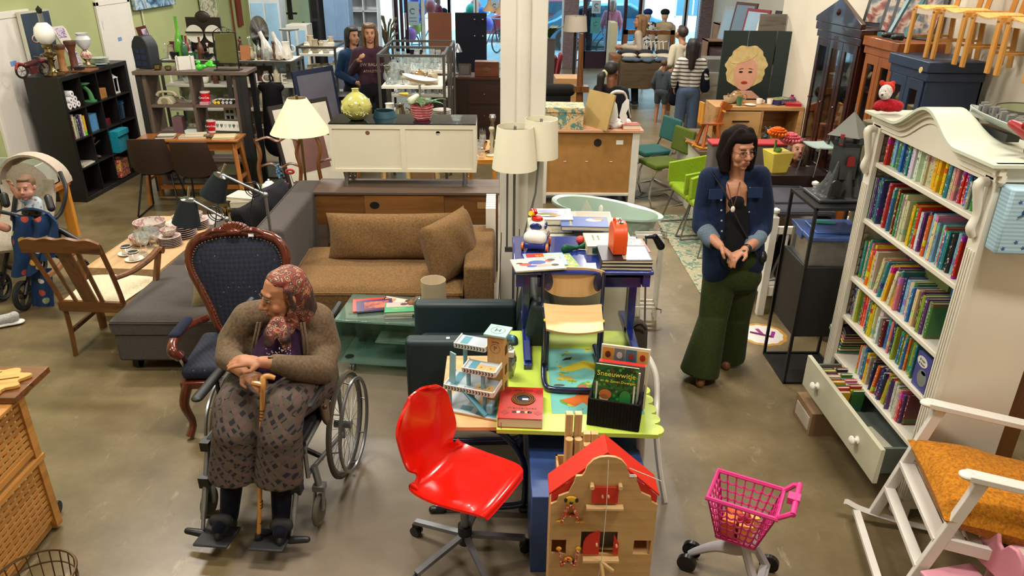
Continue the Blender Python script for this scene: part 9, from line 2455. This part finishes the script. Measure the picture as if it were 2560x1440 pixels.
# tall furniture beside the green corner
for x,y,w_,h,c,l in ((-3.9,13.2,.5,1.95,'#b4bcc0','white glazed cabinet behind the crockery rack'),(-3.35,13.0,.34,1.55,'#c4c4bc','small white corner cabinet beside the round mirror'),(-3.1,13.6,.3,2.2,'#15171b','tall black cabinet beside the blue wardrobe'),(-2.75,13.4,.42,2.2,'#6f8cae','tall blue two-door wardrobe')):
 t = thing('tall_cabinet',l,'cabinet',(x,y,0)); MB().b(-w_/2,w_/2,0,.4,0,h).build('body',mt(c,.5),t,bev=.004)
 for s_ in (-1,1): MB().b(min(s_*.02,s_*(w_/2-.03)),max(s_*.02,s_*(w_/2-.03)),-.01,0,.7,h-.08).build('glass_door',mt('#8fb4d0' if 'white' in l else c,.15),t)
t = thing('cube_bookshelf','white open cube bookshelf with a portrait mask at the wall end','shelf',(-2.75,14.6,0)); m = MB().b(-.02,0,0,.35,0,2.1).b(.5,.52,0,.35,0,2.1).b(.24,.26,0,.35,0,2.1).b(0,.5,.33,.35,0,2.1)
for i in range(7): m.b(0,.5,0,.35,.33*i,.33*i+.02)
m.build('carcass',mt('#bcc4ca',.5),t)
t = thing('round_mirror','round mirror on a tall stand beside the crockery rack','mirror',(-3.45,11.3,0)); MB().lathe([(0,0),(.22,0),(.22,.02),(0,.025)],n=30,sx=.6).build('mirror_glass',mt('#8d9098',.08,1.),t).matrix_local = TR(0,0,1.6) @ rx(90) @ ry(20); MB().cyl((0,.03,0),(0,.03,1.4),.015).build('stand',STEEL,t)
t = thing('torchiere_lamp','grey uplighter lamp with dish shade behind the crockery rack','floor lamp',(-3.1,11.6,0)); MB().lathe([(0,1.58),(.14,1.60),(.15,1.62),(0,1.62)]).build('dish',mt('#8a8d8c',.4),t); MB().cyl((0,0,0),(0,0,1.58),.01).lathe([(0,0),(.12,0),(.12,.02)]).build('pole',STEEL,t)
t = thing('barbecue','round black kettle barbecue beside the glassware rack','barbecue',(-2.05,9.95,0)); MB().lathe([(0,.80),(.12,.84),(.19,.92),(.20,.96),(.18,.96),(.1,.87),(0,.85)]).build('bowl',BLACK,t); MB().cyl((0,0,0),(0,0,.82),.03).build('stem',BLACK,t)
t = thing('office_chair','grey high-backed chair behind the barbecue','chair',(-2.35,12.0,0),R(20)); MB().b(-.22,.22,0,.08,.5,1.15).b(-.22,.22,-.4,0,.42,.5).cyl((0,-.2,0),(0,-.2,.42),.03).build('seat_shell',mt('#6a7080',.7),t,bev=.03)
# ================================================================ remaining pieces
t = thing('plastic_chair','pale mint child chair with round holes in its back, on the dark chest','chair',(2.84,6.34,.931),R(-80)); t.scale = (.85,.85,.85)
MCH = mt('#a9bab0',.35)
MB().sheet(lambda u,v: ((2*u-1)*.15,-.15+.30*v,.29-.01*math.sin(PI*v)+.015*abs(2*u-1)**2),8,8,th=.012).sheet(lambda u,v: ((2*u-1)*(.16-.02*v*v),.14+.06*v,.30+.36*v),8,8,th=.012).build('seat_shell',MCH,t)
m = MB()
for i in range(3):
 for j in range(3): m.prism(ovalp(-.09+.09*i,.42+.08*j,.014,.018,12),.125+.013*j,.150+.013*j,'y')
m.build('dark_hole_disc',mt('#3a4038',.8),t)  # dark discs paint in the darkness seen through the holes; nothing is cut
for s_ in (-1,1): MB().tube([(s_*.15,-.16,0),(s_*.13,-.12,.28),(s_*.13,.12,.28),(s_*.15,.14,0)],.009,6).build('leg_frame',CHROME,t)
t = thing('dress_stand','black dress hanging on a thin stand behind the grey unit','dress',(-2.78,9.3,0)); MB().cyl((0,0,0),(0,0,1.30),.012).bar((-.2,0,.01),(.2,0,.01),.015).bar((-.14,0,1.2),(.14,0,1.2),.014).build('stand',BLKM,t)
MB().cap((-.12,0,1.15),(.12,0,1.15),.045).cap((0,0,1.1),(0,0,.45),.12,.17,14,.5).build('dress',mt('#111114',.9,k='fab'),t,vox=.015)
t = thing('glassware_table','wooden table of glassware between the white bench and the pillar','table',(-.18,7.9,0)); MB().b(-.17,.17,-.45,.45,.70,.74).build('tabletop',PINEX,t)
for x in (-.14,.14):
 for y in (-.4,.4): MB().b(x-.02,x+.02,y-.02,y+.02,0,.70).build('leg',PINE,t)
fill('on the table beside the pillar',-.30,-.08,7.5,8.3,.74,['jar','bottle','goblet','bowl','wine_glass'],['clear','clear','silver','cream'],.12)
inst('candlestick',(-.06,7.75,.741),MATS['silver'],'tall silver candlestick on the table beside the pillar',s=1.6)
inst('candlestick',(-.07,7.62,.741),MATS['cream'],'cream candlestick nearest the pillar',s=1.2)
# glass sides and stock of the crockery racks
for x0,lab in ((-4.25,'first'),(-3.40,'second')):
 solo(MB().b(x0,x0+.78,10.235,10.24,.5,1.36),'smoked_glass',mt('#c9c4bc',k='glass',v=.35,col2='#6a6460'),'smoked glass back panel of the %s crockery rack' % ('left' if lab == 'first' else 'cornered'),'glass panel')
t = thing('love_letters','white LOVE letters standing on the upper shelf of the crockery rack','letters',(-2.93,9.85,1.101))
txt('LOVE',.17,mt('#d0cac0',.5),t,TR(0,0,.065) @ UPR,ext=.01)
for x,c,l in ((-3.75,'#4a1c1e','dark red enamel sign'),(-3.15,'#3c1a22','dark plum tray')): solo(MB(rx(-8)).b(-.17,.17,0,.015,0,.19),'tin_sign',mt(c,.4),l+' leaning on the upper shelf of the crockery rack','sign',(x,10.1,1.101))
fill('in the front row on top of the crockery rack',-4.15,-2.68,9.80,9.86,1.40,['cup','saucer','goblet','jar','tumbler'],['white','clear','black','red','green','amber'],.085,(.5,.8))
for i,(x,y,z,k,c,l) in enumerate(((-3.92,9.85,1.402,'bowl','green','green glass bowl'),(-3.55,9.83,1.402,'bowl','silver','hammered silver bowl'),(-3.98,9.85,1.402,'bottle','green','green glass bottle'),(-2.72,9.95,1.402,'jug','white','cream jug'))): inst(k,(x,y,z),MATS[c],l+' at the front of the crockery rack top',s=1.05)
t = thing('neck_picture','narrow brown framed picture with pink print leaning beside the black radio','picture',(-4.02,9.06,1.411),R(20)); MB(ry(-12)).b(-.05,.06,0,.03,0,.46).build('frame',mt('#4a1c16',.4),t); MB(ry(-12)).b(-.0,.055,-.004,0,.03,.43).build('print',paint_abs('pink_art',['#a04a6a','#c9b8c4','#5a4a7a','#d0a0a8'],9),t)
t = thing('red_plaque','tall narrow red house shaped plaque on the green wall','plaque',(XL+.02,16.1,1.25)); MB().prism([(-.13,0),(.13,0),(.13,.5),(0,.62),(-.13,.5)],0,.03,'x').build('board',mt('#7a2420',.5),t)
solo(MB().cyl((XL+.04,15.65,0),(XL+.04,15.65,2.6),.02),'copper_pipe',mt('#7a3a20',.4),'brown heating pipe running up the green wall','pipe')
t = thing('wall_panel_art','black cut-metal wall decoration near the green corner','wall art',(-4.35,16.55,1.35)); MB().b(-.05,.05,-.04,0,0,.6).b(-.14,.14,-.03,0,.1,.14).b(-.14,.14,-.03,0,.4,.44).build('metalwork',BLKM,t)
for i,(x,y,l) in enumerate(((-3.95,16.3,'dark green potted shrub under the wall decoration'),(-2.6,18.2,'dried flower bunch in a tall vase by the clock'))):
 t = thing('potted_shrub',l,'plant',(x,y,0)); MB().shell([(.12,0),(.16,.35)],.01,n=18).cyl((0,0,0),(0,0,.9),.015).build('pot',mt('#4a4038',.6),t); m = MB()
 for k in range(16): a = k*2.4; m.tube([(0,0,.5),(.12*math.cos(a),.12*math.sin(a),.85+.02*k),(.25*math.cos(a),.25*math.sin(a),.95+.025*k)],[.006,.02,.03],5)
 m.build('foliage',mt('#3a4f2c' if i == 0 else '#6a6248',.7),t)
t = thing('wooden_crate','brown cardboard box slid under the open drawer','box',(2.02,3.82,0)); MB().b(-.12,.2,-.1,.15,0,.16).build('carton',mt('#8a6f52',.8),t); MB().b(-.125,-.12,-.08,.12,.03,.12).build('printed_side',mt('#b8ac98',.6),t)
t = thing('radiator','white ribbed radiator beside the pillar behind the brown sofa','radiator',(-.06,5.95,0)); m = MB()
for i in range(7): m.b(-.04,.04,-.2+.06*i,-.16+.06*i,.12,.78)
m.build('fins',WHITE,t); MB().b(-.03,.03,-.2,.2,0,.12).build('foot',WHITE,t)
